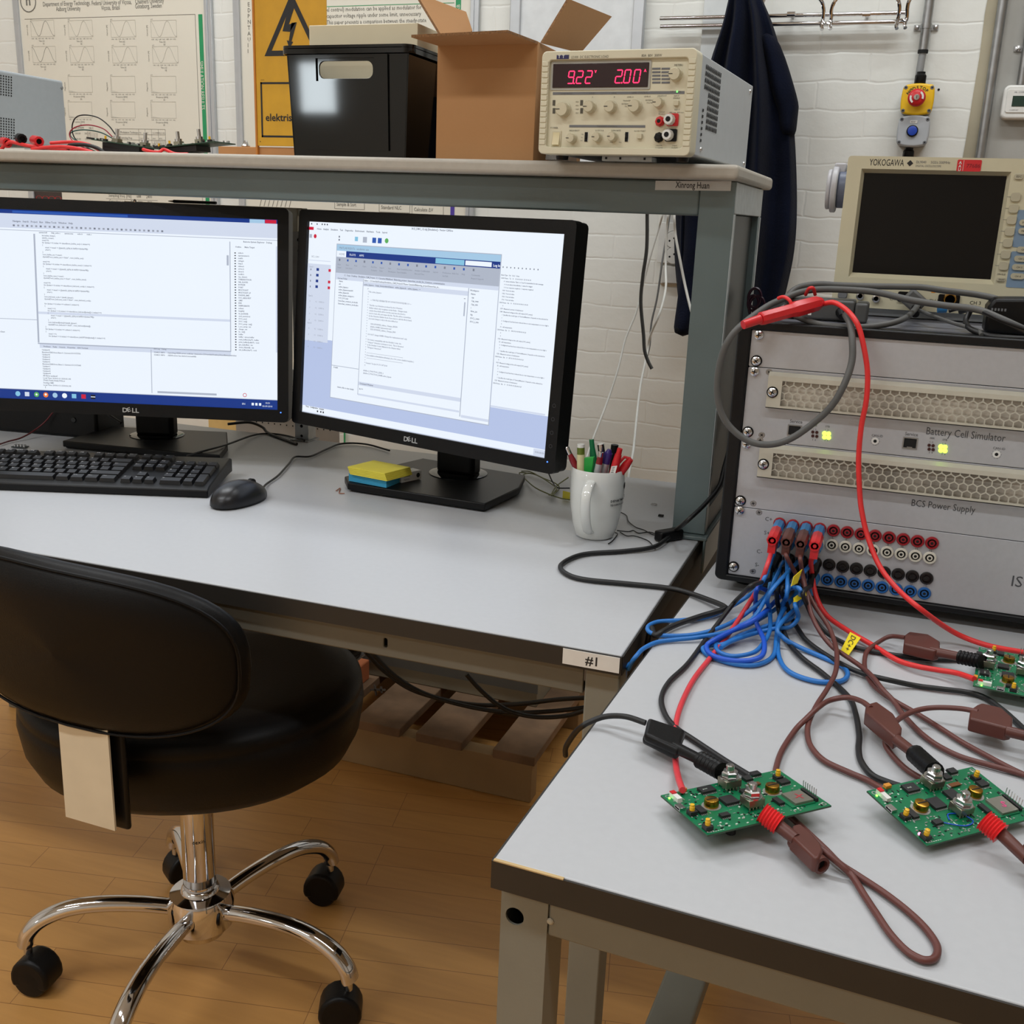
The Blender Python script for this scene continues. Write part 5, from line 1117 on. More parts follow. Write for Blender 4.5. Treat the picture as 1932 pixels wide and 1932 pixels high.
# --- coat hook rail
rail = empty('coat_rack', (pw_(1600, 30).x, WY, pw_(1600, 30).z), 0, 'chrome coat hook rail with looped hooks high on the brick wall', 'coat rack')
O_ = Vector(rail.location)
rp_ = lambda x, y, d: tuple(at(x, y, 1, WY-d)-O_)
x_l = pw_(1380, 28, .03)-O_; 
for ya, dd, nm in ((27, .035, 'upper_rod'), (41, .035, 'lower_rod')):
    a = Vector(rp_(1709, ya-3 if ya == 27 else 40.5, dd)); MB().m(M_chrome).tube([(a.x-.56, a.y, a.z), a], .0048, 12).build(nm, rail)
for x in (1493, 1635):
    a = Vector(rp_(x, 27, .035)); MB().m(M_chrome).tube([(a.x-.009, a.y-.002, a.z), (a.x+.009, a.y-.002, a.z)], .0062, 12).tube([(a.x, a.y, a.z), (a.x, 0, a.z)], .004, 10).build('clamp', rail)
def hook(pa, pb):
    pa = [rp_(*p) for p in pa]; MB().m(M_chrome).tube(spline(pa, 8), .0042, 10).build('hook', rail)
hook([(1541, -8, .07), (1550, 2, .07), (1554, 15, .06), (1553, 35, .045), (1550, 48, .05), (1551, 56, .055)], 0); hook([(1584, -8, .07), (1574, 4, .07), (1569, 18, .06), (1568, 36, .045), (1565, 48, .05), (1567, 55, .055)], 0)
hook([(1690, -8, .07), (1696, 4, .07), (1697, 18, .06), (1694, 36, .045), (1691, 48, .05), (1692, 54, .055)], 0); hook([(1722, -8, .07), (1715, 2, .07), (1712, 15, .06), (1711, 33, .045), (1707, 46, .05), (1708, 53, .055)], 0)
for (xa, ya, xb, yb) in ((1550, 46, 1566, 46), (1693, 40, 1710, 41)): MB().m(M_chrome).tube(spline([rp_(xa, ya, .05), rp_((xa+xb)/2, ya-3, .045), rp_(xb, yb, .05)], 5), .0038, 10).build('hook_bridge', rail)
# hook carrying the coat
hook([(1445, -8, .06), (1438, 8, .06), (1434, 20, .05), (1436, 30, .035)], 0)
# --- navy coat
M_coat = mat('navy_wool', (13, 18, 34), .95, 0, .25, 10, .6, 260, spec=.12, sheen=.03); M_lin = mat('coat_black', (10, 12, 18), .9, 0, .1, 20, spec=.2)
coat = empty('coat', (pw_(1400, 200, .06).x, WY-.06, 1.2), 0, 'long navy coat hanging from the hook rail right of the shelf', 'coat'); CO = Vector(coat.location)
rows_ = [(-60, 1392, 1418), (-25, 1384, 1432), (0, 1375, 1437), (30, 1369, 1452), (60, 1361, 1462), (100, 1346, 1474), (150, 1332, 1487), (210, 1316, 1497), (280, 1296, 1502), (350, 1282, 1505), (400, 1273, 1505), (440, 1273, 1503), (480, 1273, 1498), (520, 1276, 1489), (560, 1280, 1479), (600, 1284, 1474)]
vs = []; NN = 72; random.seed(5); ph = [random.uniform(0, 6.28) for _ in range(6)]
for i, (y, xa, xb) in enumerate(rows_):
    A = at(xa, y, 1, WY-.10); B = at(xb, y, 1, WY-.10); z = A.z if i else A.z; cx_ = (A.x+B.x)/2; hw_ = (B.x-A.x)/2; dep = .035+.045*min(1, i/6)
    f_ = min(1, i/5)
    for j in range(NN):
        a = 2*PI*j/NN; r_ = 1+f_*(.06*math.sin(7*a+ph[0]+.12*i)+.025*math.sin(12*a+ph[1]-.08*i))*(.35 if abs(math.cos(a)) > .9 else 1)
        yy = math.sin(a)*dep*(1+f_*(.5*math.sin(9*a+ph[2]+.05*i)+.2*math.sin(15*a+ph[3])))
        vs.append((cx_+math.cos(a)*hw_*(1 if abs(math.cos(a)) > .92 else r_)-CO.x, -.045+yy, z-CO.z))
K = len(rows_); fs = [(i*NN+j, i*NN+(j+1) % NN, (i+1)*NN+(j+1) % NN, (i+1)*NN+j) for i in range(K-1) for j in range(NN)]+[tuple(range(NN)), tuple(range((K-1)*NN, K*NN))]
MB().m(M_coat).add(vs, fs).build('body', coat, sub=1)
# sleeves
def sleeve(rows, d, nm='sleeve', cuff=None):
    vs = []; n = 20
    for i, (y, xa, xb) in enumerate(rows):
        A = at(xa, y, 1, WY-d); B = at(xb, y, 1, WY-d); cx_ = (A.x+B.x)/2; hw_ = (B.x-A.x)/2
        for j in range(n): a = 2*PI*j/n; vs.append((cx_+math.cos(a)*hw_-CO.x, WY-d-CO.y+math.sin(a)*.035*(1+.1*math.sin(3*a+i)), A.z-CO.z))
    k = len(rows); fs = [(i*n+j, i*n+(j+1) % n, (i+1)*n+(j+1) % n, (i+1)*n+j) for i in range(k-1) for j in range(n)]+[tuple(range(n)), tuple(range((k-1)*n, k*n))]
    o = MB().m(M_coat).add(vs, fs).build(nm, coat, sub=1); return o
sleeve([(60, 1430, 1462), (110, 1440, 1483), (160, 1452, 1498), (196, 1462, 1508), (206, 1468, 1507), (230, 1470, 1504), (260, 1472, 1502)], .13)
s_ = sleeve([(300, 1290, 1352), (400, 1292, 1350), (478, 1290, 1345), (520, 1284, 1335), (560, 1279, 1325), (600, 1274, 1315), (634, 1268, 1308)], .16)
bt_ = at(1277, 622, 1, WY-.20)-CO; MB().m(M_lin).lathe([(.005, 0), (.0045, .002), (0, .003)], 14, tuple(bt_), (0, -1, 0)).build('button', s_)
# --- conduit, clamp, glands and the two switch boxes
cdt = empty('conduit_pipe', tuple(pw_(1740, 60, .0)), 0, 'grey metal conduit pipe running down the wall to the emergency stop', 'pipe'); CDO = Vector(cdt.location)
a = pw_(1741, 100, .02)-CDO; xx = a.x
zt_ = pw_(1745, -30, .02).z-CDO.z; zb_ = pw_(1741, 97, .02).z-CDO.z
MB().m(M_zinc).tube([(xx, -.02, zt_+.4), (xx, -.02, zb_)], .0105, 18).build('pipe', cdt)
MB().m(M_dark).tube([(xx, -.02, zb_+.003), (xx, -.02, zb_-.004)], .0112, 18).build('end_bushing', cdt)
zg = pw_(1738, 138, .02).z-CDO.z; MB().m(mat('grey_sheath', (140, 142, 142), .5)).tube([(xx, -.02, zb_), (xx-.002, -.02, zg-.01)], .0082, 14).build('cable_run', cdt)
zc = pw_(1741, 50, .02).z-CDO.z; mb = MB().m(M_zinc).box(xx-.026, xx+.026, -.003, -.001, zc-.006, zc+.006).tube([(xx, -.02, zc-.005), (xx, -.02, zc+.005)], .0122, 18)
for s2 in (-1, 1): mb.m(M_steel).lathe([(.0052, 0), (.0045, .004), (0, .0055)], 12, (xx+s2*.02, -.003, zc), (0, -1, 0))
mb.build('clamp', cdt)
def swbox(name, px4, body, label, dep=.056):
    """px4: centre x,y, width px, height px"""
    c = pw_(px4[0], px4[1], dep); o = empty(name, (c.x, WY, c.z), 0, label, 'switch')
    dpx = (pw_(px4[0]+50, px4[1], dep)-pw_(px4[0], px4[1], dep)).x/50; w_ = px4[2]*dpx; h = px4[3]*dpx
    n = 8; out = []
    for t in range(n+1): u = -1+2*t/n; out.append((w_/2*u*.84, -h/2-.004*(1-u*u)+.002))
    for t in range(1, n+1): u = -1+2*t/n; out.append((w_/2*(.84+.16*(1-u*u)**.5) if t < n else w_/2*.84, h/2*u))
    for t in range(1, n+1): u = 1-2*t/n; out.append((w_/2*u*.84, h/2+.004*(1-u*u)-.002))
    for t in range(1, n): u = 1-2*t/n; out.append((-w_/2*(.84+.16*(1-u*u)**.5), h/2*u))
    MB().m(mat('switch_base_grey', (120, 122, 124), .5)).prism([(x*.97, z*.97) for x, z in out], -.038, -.001).build('base', o, bev=.002)
    MB().m(body).prism(out, -dep, -.037).build('cover', o, bev=.004, seg=3)
    for sx in (-1, 1):
        for sz in (-1, 1): MB().m(M_greyink).lathe([(.0042, 0), (.0035, .0006), (0, .0006)], 12, (sx*w_*.395, -dep-.0002, sz*h*.385), (0, -1, 0)).m(M_dark).lathe([(.002, .0007), (0, .0008)], 6, (sx*w_*.395, -dep-.0002, sz*h*.385), (0, -1, 0)).build('screw', o)
    return o, w_, h
es, ew, eh = swbox('emergency_stop', (1731, 187, 63, 57), mat('switch_yellow', (236, 190, 20), .4), 'yellow emergency stop box with red mushroom button on the wall')
mb = MB().m(M_ink)
for k, ch in enumerate('NØDSTOP'):
    a = R(146-16.5*k); rad = .0225; mb.text(ch, rad*math.cos(a)-.0, -.0566, rad*math.sin(a)-.001, .0092, 'c', rot=a-PI/2, bold=.02)
mb.build('print', es, smooth=False)
bc = (-.002, .001)
btn = MB().m(M_red).lathe([(.010, 0), (.0105, .012), (.0185, .014), (.0192, .020), (.0175, .025), (.012, .028), (0, .029)], 32, (bc[0], -.056, bc[1]), (0, -1, 0)).build('button', es, ang=50)
mb = MB().m(M_white)
for a0 in (-35, 145):
    pp = [];
    for k in range(9): a = R(a0+70*k/8+20); pp.append((bc[0]+.0150*math.cos(a), bc[1]+.0150*math.sin(a)))
    for k in range(9): a = R(a0+70*(8-k)/8+20); pp.append((bc[0]+.0108*math.cos(a), bc[1]+.0108*math.sin(a)))
    mb.add([(x, -.0856, z) for x, z in pp], [(k, k+1, 16-k, 17-k) for k in range(8)])
mb.m(M_steel).lathe([(.0062, 0), (.006, .003), (.004, .0032)], 16, (bc[0], -.085, bc[1]), (0, -1, 0)).m(M_dark).box(bc[0]-.0006, bc[0]+.0006, -.0889, -.088, bc[1]-.003, bc[1]+.003)
mb.build('arrow_marks', btn)
rs, rw_, rh = swbox('reset_switch', (1723, 247, 62, 57), mat('switch_grey', (172, 176, 180), .45), 'grey reset box with blue push button under the yellow emergency stop')
MB().m(M_black).lathe([(.0125, 0), (.0125, .004), (.0105, .005)], 28, (-.002, -.056, .0), (0, -1, 0)).build('button_ring', rs)
MB().m(mat('blue_button', (28, 66, 170), .3)).lathe([(.0102, .003), (.0102, .0058), (.009, .0062), (0, .0062)], 24, (-.002, -.056, 0), (0, -1, 0)).build('button', rs)
MB().m(M_paper).box(-.009, .006, -.0568, -.056, .0165, .0225).m(M_ink).text('RESET', -.0015, -.057, .0178, .0045, 'c').build('label_plate', rs, smooth=False)
for nm, py_, par in (('upper', 146, es), ('lower', 289, rs)):
    c = pw_(1737 if nm == 'upper' else 1714, py_, .03); l = c-Vector(par.location)
    MB().m(M_black).lathe([(.0115, -.014), (.0125, -.012), (.0125, .004), (.0095, .008), (.0095, .012)], 10, tuple((l.x, -.026, l.z)), (0, 0, 1)).build('cable_gland', par)
p = pw_(1771, 169, .001); tag(MB().m(M_dark).lathe([(.0028, 0), (.002, .002), (0, .002)], 8, (p.x, WY, p.z), (0, -1, 0)).build('wall_plug', None), 'small black hole plug in the wall right of the emergency stop', 'wall plug')
# --- right-hand conduits, thermostat
for (xa, ya, r_, lb_, z0) in ((1893, 0, .0105, 'left grey conduit pipe on the concrete pier beside the thermostat', 0), (1936, 100, .0095, 'grey conduit pipe dropping to the top of the thermostat', None)):
    p = at(xa, ya, 1, WY-.02)
    zb_ = 0 if z0 == 0 else pw_(1925, 160, .02).z
    tag(MB().m(M_zinc).tube([(p.x, WY-.0145, 2.99), (p.x, WY-.0145, max(zb_, .001))], r_, 16).build('conduit_pipe', None), lb_, 'pipe', 'conduit pipes on the pier')
p = at(1922, 90, 1, WY-.02); tag(MB().m(M_steel).lathe([(.0068, 0), (.006, .004), (0, .006)], 14, (p.x, WY-.0045, p.z), (0, -1, 0)).m(M_zinc).box(p.x-.008, p.x+.03, WY-.0062, WY-.0045, p.z-.006, p.z+.006).build('pipe_clamp', None), 'small steel pipe clamp with round screw above the thermostat', 'clamp')
TFm = Frame((at(1888, 225, 1, WY-.03).x, WY-.034, at(1888, 225, 1, WY-.03).z)); th = empty('thermostat', M=TFm.m, label='white wall thermostat with a small dark display at the right edge', cat='thermostat')
a = TFm.px(1894, 160); w_ = .125; h = a[1]
MB().m(M_white).prism(rr(w_, h, .012, w_/2-.002, h/2, 5), .0, .0295).build('body', th, bev=.005, seg=3)
a = TFm.px(1902, 168, 0); b = TFm.px(1932, 213, 0); MB().m(M_white).prism(rr(.095, a[1]-b[1], .005, a[0]+.0475, (a[1]+b[1])/2), -.002, 0).build('raised_panel', th, bev=.001)
c = TFm.px(1908, 201, 0); d = TFm.px(1910, 181, 0); MB().m(mat('lcd_green', (40, 62, 54), .15)).box(c[0], c[0]+.055, -.0028, -.0015, c[1], d[1]).build('display', th)
MB().m(M_greyink).text('MR. COMFY', d[0]+.003, -.0023, d[1]+.006, .0042, res=1).text('COMFORT', TFm.px(1902, 209)[0]+.002, -.0023, TFm.px(1902, 209)[1], .0038, res=1).build('print', th, smooth=False)
# --- wall socket plate
SO = Frame((at(1268, 460, 1, WY-.03).x, WY-.012, at(1268, 460, 1, WY-.03).z)); so = empty('wall_socket', M=SO.m, label='white double wall socket in trunking seen under the shelf beside the coat', cat='socket')
a = SO.px(1243, 535); b = SO.px(1297, 405)
MB().m(mat('trunk_white', (200, 200, 196), .4)).box(a[0], b[0]+.02, 0, .011, a[1]-.0, 1.50-(SO.m.translation.z)).build('back_plate', so, bev=.002)
s1_ = SO.px(1250, 495); MB().m(M_white).prism(rr(.078, .10, .004, 0, (SO.px(1268, 430)[1]+SO.px(1268, 487)[1])/2), -.008, 0).build('cover', so, bev=.001)
MB().m(mat('trunk_white2', (206, 206, 202), .4)).box(a[0]+.008, b[0], -.006, 0, a[1]+.003, SO.px(1268, 502)[1]).build('lower_cover', so, bev=.001)
for y in (452, 482):
    c = SO.px(1272, y); mb = MB().m(mat('socket_rim', (150, 150, 146), .5)).lathe([(.0222, 0), (.0222, .001), (0, .001)], 28, (c[0], -.008, c[1]), (0, -1, 0)).m(M_white).lathe([(.0205, .001), (.0200, .0016), (0, .0016)], 28, (c[0], -.008, c[1]), (0, -1, 0)); mb.m(M_dark)
    for dx in (-.0095, .0095): mb.lathe([(.0026, .0018), (0, .0019)], 10, (c[0]+dx*.6-.004, -.008, c[1]+dx*.35), (0, -1, 0))
    mb.build('outlet', so)
# --- hanging cables behind the desk
def hang(pts, r, mt, label, d0=.75):
    cable('hanging_cable', [tuple(at(x, y, 1, Y)) for x, y, Y in pts], r, mt, label, 'cable', 'cables hanging behind the desk')
hang([(1258, 262, 2.735), (1232, 330, 2.3), (1220, 370, 2.0), (1221, 405, 2.0), (1220, 470, 2.0), (1213, 520, 2.0), (1209, 570, 2.0), (1214, 630, 2.0), (1216, 660, 2.0), (1222, 680, 2.0), (1230, 696, 2.0)], .0035, M_greyc, 'thick grey cable hanging under the shelf with a free curled end')
M_wc = mat('white_cable_rubber', (206, 206, 200), .5)
hang([(1262, 270, 2.735), (1256, 360, 2.5), (1252, 395, 2.3), (1243, 430, 2.3), (1228, 480, 2.3), (1215, 530, 2.3), (1200, 590, 2.28), (1180, 640, 2.25), (1165, 700, 2.2), (1145, 760, 2.15), (1120, 825, 2.05), (1105, 870, 1.95), (1095, 905, 1.9)], .0022, M_wc, 'thin white cable slanting down left toward the mug')
hang([(1268, 262, 2.735), (1264, 350, 2.55), (1262, 395, 2.4), (1258, 430, 2.4), (1256, 500, 2.4), (1256, 545, 2.35), (1245, 590, 2.3), (1228, 630, 2.3), (1222, 660, 2.3), (1216, 690, 2.25), (1208, 730, 2.2), (1201, 790, 2.1), (1195, 850, 2.0), (1188, 885, 1.95), (1183, 925, 1.9)], .0027, M_wc, 'white cable hanging straight past the socket and down behind the pens')
hang([(1276, 262, 2.735), (1272, 350, 2.55), (1272, 398, 2.4), (1274, 440, 2.4), (1283, 490, 2.4), (1293, 540, 2.4), (1305, 590, 2.38), (1320, 640, 2.35)], .0030, M_wc, 'white cable running right over the coat sleeve')
hang([(1272, 300, 2.735), (1264, 400, 2.55), (1250, 490, 2.45), (1240, 560, 2.42), (1229, 610, 2.4), (1226, 650, 2.38), (1221, 672, 2.36)], .0022, M_greyc, 'thin grey cable beside the socket, hanging to the grey curled end')
# warm white bin / yellow box behind the desk
a = at(455, 800, 1, 2.1)
o = MB().m(mat('manila_card', (214, 184, 120), .7)).box(at(393, 800, 1, 2.68).x, at(446, 800, 1, 2.68).x, 2.68, 2.74, .0005, at(420, 789, 1, 2.68).z).build('box', None, bev=.002); o['label'] = 'pale yellow cardboard box seen between the monitors behind the desk'; o['category'] = 'box'
z0 = at(450, 830, 1, 1.99).z; F = Frame((at(446, 830, 1, 1.99).x, 1.99, 0)); wdt = at(640, 830, 1, 1.99).x-at(446, 830, 1, 1.99).x
mb = MB().m(mat('pegboard_grey', (176, 176, 172), .5)).box(0, wdt, 0, .002, .119, .87); mb.m(M_dark)
for r_ in range(9):
    for k in range(int(wdt/.0155)): mb.disc(.008+.0155*k, .745+.0125*r_, -.0004, .0018, 8)
o = mb.build('pegboard', None, smooth=False); o.matrix_world = F.m; tag(o, 'grey perforated metal panel standing behind the desk between the monitors', 'panel')
# ================================================================== RACK CABINET
RY = 1.3164
RF = Frame((-.1620, RY, .7745)); RO = Vector((-.1620, RY, .7745))
rack = empty('rack_cabinet', (RO.x, RO.y, .75), 0, 'black table-top rack cabinet with aluminium battery simulator panels on the right-hand table', 'rack cabinet')
RW, RH = .482, 1.0875-.7745
rk0 = Matrix.Translation((0, 0, RO.z-.75))
def rb(mb, name, parent=None, **k):
    if parent is None:
        mb.v = [(x, y, z+RO.z-.75) for x, y, z in mb.v]; parent = rack
    else: mb.v = [(x, y, z+RO.z-.75) for x, y, z in mb.v]
    return mb.build(name, parent, **k)
P = lambda x, y, d=0: RF.px(x, y, d)
M_rack = mat('rack_black', (17, 18, 20), .38, 0, .08, 50, .05, 400, spec=.3)
M_alup = mat('satin_aluminium', (186, 188, 192), .42, .35, .025, 180, .04, 900)
cx0, cx1, cz0, cz1, cd_ = -.0165, RW+.0165, -.0085, RH+.0105, .5
mb = MB().m(M_rack).ring(rr(cx1-cx0, cz1-cz0, .008, (cx0+cx1)/2, (cz0+cz1)/2), rr(RW+.001, RH+.001, .0005, RW/2, RH/2), -.006, .02); rb(mb, 'front_frame', bev=.002)
mb = MB().m(M_rack).prism(rr(cx1-cx0-.002, cz1-cz0-.002, .007, (cx0+cx1)/2, (cz0+cz1)/2), .02, cd_); rb(mb, 'case', bev=.002)
mb = MB().m(mat('rack_top_grey', (120, 122, 130), .35, .2, .12, 14)).box(cx0+.02, cx1-.02, .03, cd_-.03, cz1-.001, cz1+.0004); rb(mb, 'top_plate')
for x in (.02, RW-.02):
    for y in (.05, cd_-.05): rb(MB().m(M_black).cyl((x, y, -.0243), (x, y, cz0), .016, n=18), 'foot')
zb1, zb2, zb3 = P(1415, 691)[1], P(1405, 829)[1], P(1392, 955)[1]
panels = []
for (a, b) in ((zb1+.0004, RH), (zb2+.0004, zb1-.0004), (zb3+.0004, zb2-.0004), (0, zb3-.0004)):
    panels.append(rb(MB().m(M_alup).prism(rr(RW, b-a, .0015, RW/2, (a+b)/2, 2), -.002, .004), 'panel', bev=.0004))
def screw(x, y, r=.0056, dark=False, flush=False, par=None):
    q = P(x, y, -.003); o = (q[0], -.0021, q[1]); mb = MB()
    if dark: mb.m(M_black).lathe([(r*1.25, 0), (r*1.22, .0012), (0, .0013)], 20, o, (0, -1, 0))
    if flush: mb.m(M_zinc).lathe([(r, 0), (r*.9, .0004), (0, .0004)], 16, o, (0, -1, 0)); t = .0006
    else: mb.m(M_steel).lathe([(r, .001), (r*.97, .0028), (r*.6, .0042), (0, .0046)], 20, o, (0, -1, 0)); t = .0047
    mb.m(M_dark)
    a = R(random.uniform(0, 90)); 
    for k in range(2):
        c, s_ = math.cos(a+k*PI/2), math.sin(a+k*PI/2); l, w_ = r*.5, r*.11
        mb.quad(*[(o[0]+c*u*l-s_*v*w_, o[1]-t, o[2]+s_*u*l+c*v*w_) for u, v in ((-1, -1), (1, -1), (1, 1), (-1, 1))])
    rb(mb, 'screw')
for x, y, d_ in ((1432, 632, 0), (1427, 681, 1), (1424, 701, 0), (1411, 815, 1), (1409, 838, 0), (1397, 945, 1), (1396, 963, 0), (1384, 1069, 1)): screw(x, y, dark=bool(d_))
for x, y in ((1451, 702), (1437, 821), (1434, 831), (1421, 950), (1432, 967), (1420, 1078)): screw(x, y, .0040, flush=True)
# honeycomb grilles
M_filt = mat('dusty_filter', (172, 164, 150), .9, 0, .42, 9, .4, 120); M_cr = mat('cream_grille_metal', (198, 194, 178), .45, .1, .04, 40)
def grille(xl, yt, xb, yb, sx, sy):
    a = P(xl, yt, -.012); b = P(xb, yb, -.012); x0, z1, z0 = (a[0]+b[0])/2, a[1], b[1]; x1 = RW-.045
    mb = MB().m(M_cr)
    hx0, hx1, hz0, hz1 = x0+.017, x1-.017, z0+.0035, z1-.0095
    for q in ((x0, x1, z0, hz0), (x0, x1, hz1, z1-.004), (x0, hx0, hz0, hz1), (hx1, x1, hz0, hz1)): mb.box(q[0], q[1], -.012, -.0108, q[2], q[3])
    mb.add([(x0, -.012, z1-.004), (x1, -.012, z1-.004), (x1, -.004, z1), (x0, -.004, z1)], [(0, 1, 2, 3)]).add([(x0, -.012, z0), (x0, -.002, z0), (x0, -.002, z1), (x0, -.004, z1), (x0, -.012, z1-.004)], [(0, 1, 2, 3, 4)]).box(x0, x1, -.012, -.002, z0, z0+.001)
    g = rb(mb, 'vent_grille', smooth=False)
    mb = MB().m(M_cr); s_ = .0058; dxh = s_*math.sqrt(3); ro, ri = s_*1.0, s_*.86
    nx_ = int((hx1-hx0)/(dxh))+1
    for c in range(nx_*1):
        for r_ in range(-1, 6):
            cxh = hx0+s_*.6+c*dxh+(dxh/2 if r_ % 2 else 0); czh = hz0+s_*.55+r_*s_*1.5
            if cxh > hx1: continue
            vs = []; 
            for rad in (ro*1.01, ri):
                for k in range(6):
                    a_ = R(60*k+30); vs.append((min(max(cxh+rad*math.cos(a_), hx0-.001), hx1+.001), -.0114, min(max(czh+rad*math.sin(a_), hz0-.0005), hz1+.0005)))
            mb.add(vs, [(k, (k+1) % 6, 6+(k+1) % 6, 6+k) for k in range(6)])
    # a little depth to the honeycomb
    rb(mb, 'honeycomb', g, smooth=False)
    mb = MB().m(M_filt).rect(hx0-.001, hx1+.001, hz0-.001, hz1+.001, -.0062); f_ = rb(mb, 'filter', g)
    screw(sx, sy, .0056, dark=True)
    return g
grille(1451, 702, 1444, 769, 1459, 738)
grille(1435, 838, 1427, 900, 1442, 873)
for o in [k for k in COL.objects if k.name.startswith('screw') and k.parent == rack][-2:]: o.location.y -= .0095 if False else 0
# the two grille screws must sit on the grille face
gs = [k for k in COL.objects if k.name.startswith('screw') and k.parent == rack]
gs[-1].location = (0, -.0095, 0)
for k in gs:
    xs_g = [v.co.x for v in k.data.vertices]; zc_ = sum(v.co.z for v in k.data.vertices)/len(k.data.vertices)
q1 = P(1459, 738); 
for k in gs:
    vx = sum(v.co.x for v in k.data.vertices)/len(k.data.vertices); vz = sum(v.co.z for v in k.data.vertices)/len(k.data.vertices)-(RO.z-.75)
    k.location.y = -.0095 if vx > .028 and vz > .09 and abs(vx-P(1451, 702)[0]) > .003 else 0
# printed texts
mb = MB().m(mat('print_grey', (72, 74, 78), .6))
def T(t, x, y, s, w_=None, al='l'): q = P(x, y, -.002); mb.text(t, q[0], -.0023, q[1], s, al, width=w_)
wd = lambda xa, ya, xb, yb: P(xb, yb, -.002)[0]-P(xa, ya, -.002)[0]
T('Battery Cell Simulator', 1746, 819, .0125, wd(1746, 819, 1895, 832)); T('BCS Power Supply', 1718, 954, .0118, wd(1718, 954, 1838, 968)); T('ISOLATION', 1905, 1105, .019)
T('C+', 1443, 982, .0072); T('S+', 1441, 1008, .0072); T('C-', 1427, 1043, .0072); T('S-', 1424, 1068, .0072)
T('Service', 1490, 797, .0056, wd(1490, 797, 1513, 800)); T('Service', 1707, 821, .0056, wd(1707, 821, 1731, 824))
T('ERR', 1533, 804, .0032); T('STB', 1557, 806, .0032); T('ERR', 1754, 828, .0032); T('STB', 1778, 831, .0032); T('CAN-ID', 1644, 823, .0038); T('CAN-ID', 1873, 847, .0038)
for (x, y) in ((1533, 811), (1556, 812), (1753, 835), (1777, 838)): T('1  2', x, y, .0028); T('3  4', x-1, y+20, .0028)
sx5, sx12 = P(1573, 998)[0], P(1758, 1025)[0]; pitch = (sx12-sx5)/7; zrow = [(P(1573, 998)[1]+P(1758, 1025)[1])/2, (P(1570, 1025)[1]+P(1753, 1053)[1])/2, (P(1551, 1061)[1]+P(1734, 1089)[1])/2, (P(1549, 1088)[1]+P(1729, 1118)[1])/2]
sx5b = P(1551, 1061)[0]
print('pitch', pitch, zrow)
for k in range(4, 12):
    for zz in (zrow[0]-.0102, zrow[2]-.0095): mb.text(str(k+1), sx5+(k-4)*pitch, -.0023, zz-.0008, .0038, 'c')
rb(mb, 'print', smooth=False)
# sockets 4 rows x 12
M_sr = mat('socket_red', (150, 24, 34), .35); M_sw = mat('socket_white', (214, 210, 196), .35); M_sb = mat('socket_black', (22, 18, 18), .35); M_sbl = mat('socket_blue', (32, 96, 164), .35)
row_mat = [M_sr, M_sw, M_sb, M_sbl]; protos = []
for r_, mt in enumerate(row_mat):
    for k in range(12):
        x = sx5+(k-4)*pitch
        if k == 0:
            mb = MB().m(mt).lathe([(.0078, 0), (.0078, .002), (.0068, .0032), (.0054, .0033), (.0052, .0008)], 24, (0, 0, 0), (0, -1, 0))
            mb.m(M_dark if r_ != 2 else M_sb).lathe([(.0051, .0009), (0, .0011)], 20, (0, 0, 0), (0, -1, 0)); mb.m(mt).lathe([(.0033, .001), (.0033, .0028), (0, .0028)], 16, (0, 0, 0), (0, -1, 0)).m(M_dark).lathe([(.0018, .0029), (0, .003)], 12, (0, 0, 0), (0, -1, 0))
            o = mb.build('banana_socket', rack); protos.append(o)
        else: o = protos[r_].copy(); COL.objects.link(o)
        o.location = (x, -.0022, zrow[r_]+RO.z-.75)
# service ports, lights, dials
for x, y in ((1499, 812), (1717, 836)):
    q = P(x, y, -.002); mb = MB().m(M_zinc).ring(rr(.0168, .0140, .0006, q[0], q[1], 2), rr(.0140, .0112, .0004, q[0], q[1], 2), -.003, .002); mb.m(M_dark).rect(q[0]-.0071, q[0]+.0071, q[1]-.0057, q[1]+.0057, -.0022); mb.m(M_zinc).rect(q[0]-.003, q[0]+.003, q[1]-.0057, q[1]-.0044, -.0024)
    rb(mb, 'service_port')
M_g = mat('green_light', (190, 255, 60), .4, emit=4)
for bx, by in ((1533.5, 815), (1753, 840)):
    for i in range(2):
        for j in range(2):
            q = P(bx+i*7.5, by+j*7.5+i*.8, -.002); rb(MB().m(mat('unlit_led', (60, 22, 20), .3)).lathe([(.0020, 0), (.0018, .001), (0, .0014)], 10, (q[0], -.002, q[1]), (0, -1, 0)), 'status_light')
            q = P(bx+22+i*8, by+2.5+j*7.5+i*.8, -.002); rb(MB().m(M_g).lathe([(.0026, 0), (.0024, .001), (0, .0016)], 12, (q[0], -.002, q[1]), (0, -1, 0)), 'status_light')
for x, y in ((1651, 832), (1880, 857)):
    q = P(x, y, -.002); mb = MB().m(M_white).lathe([(.0042, 0), (.0042, .0008), (0, .001)], 20, (q[0], -.002, q[1]), (0, -1, 0)); mb.m(M_dark).lathe([(.002, .0011), (0, .0012)], 10, (q[0], -.002, q[1]), (0, -1, 0))
    for k in range(10): a = 2*PI*k/10; mb.m(M_greyink).disc(q[0]+.0052*math.cos(a), q[1]+.0052*math.sin(a), -.0023, .0004, 6)
    rb(mb, 'rotary_switch')
RTOP = RO.z+cz1

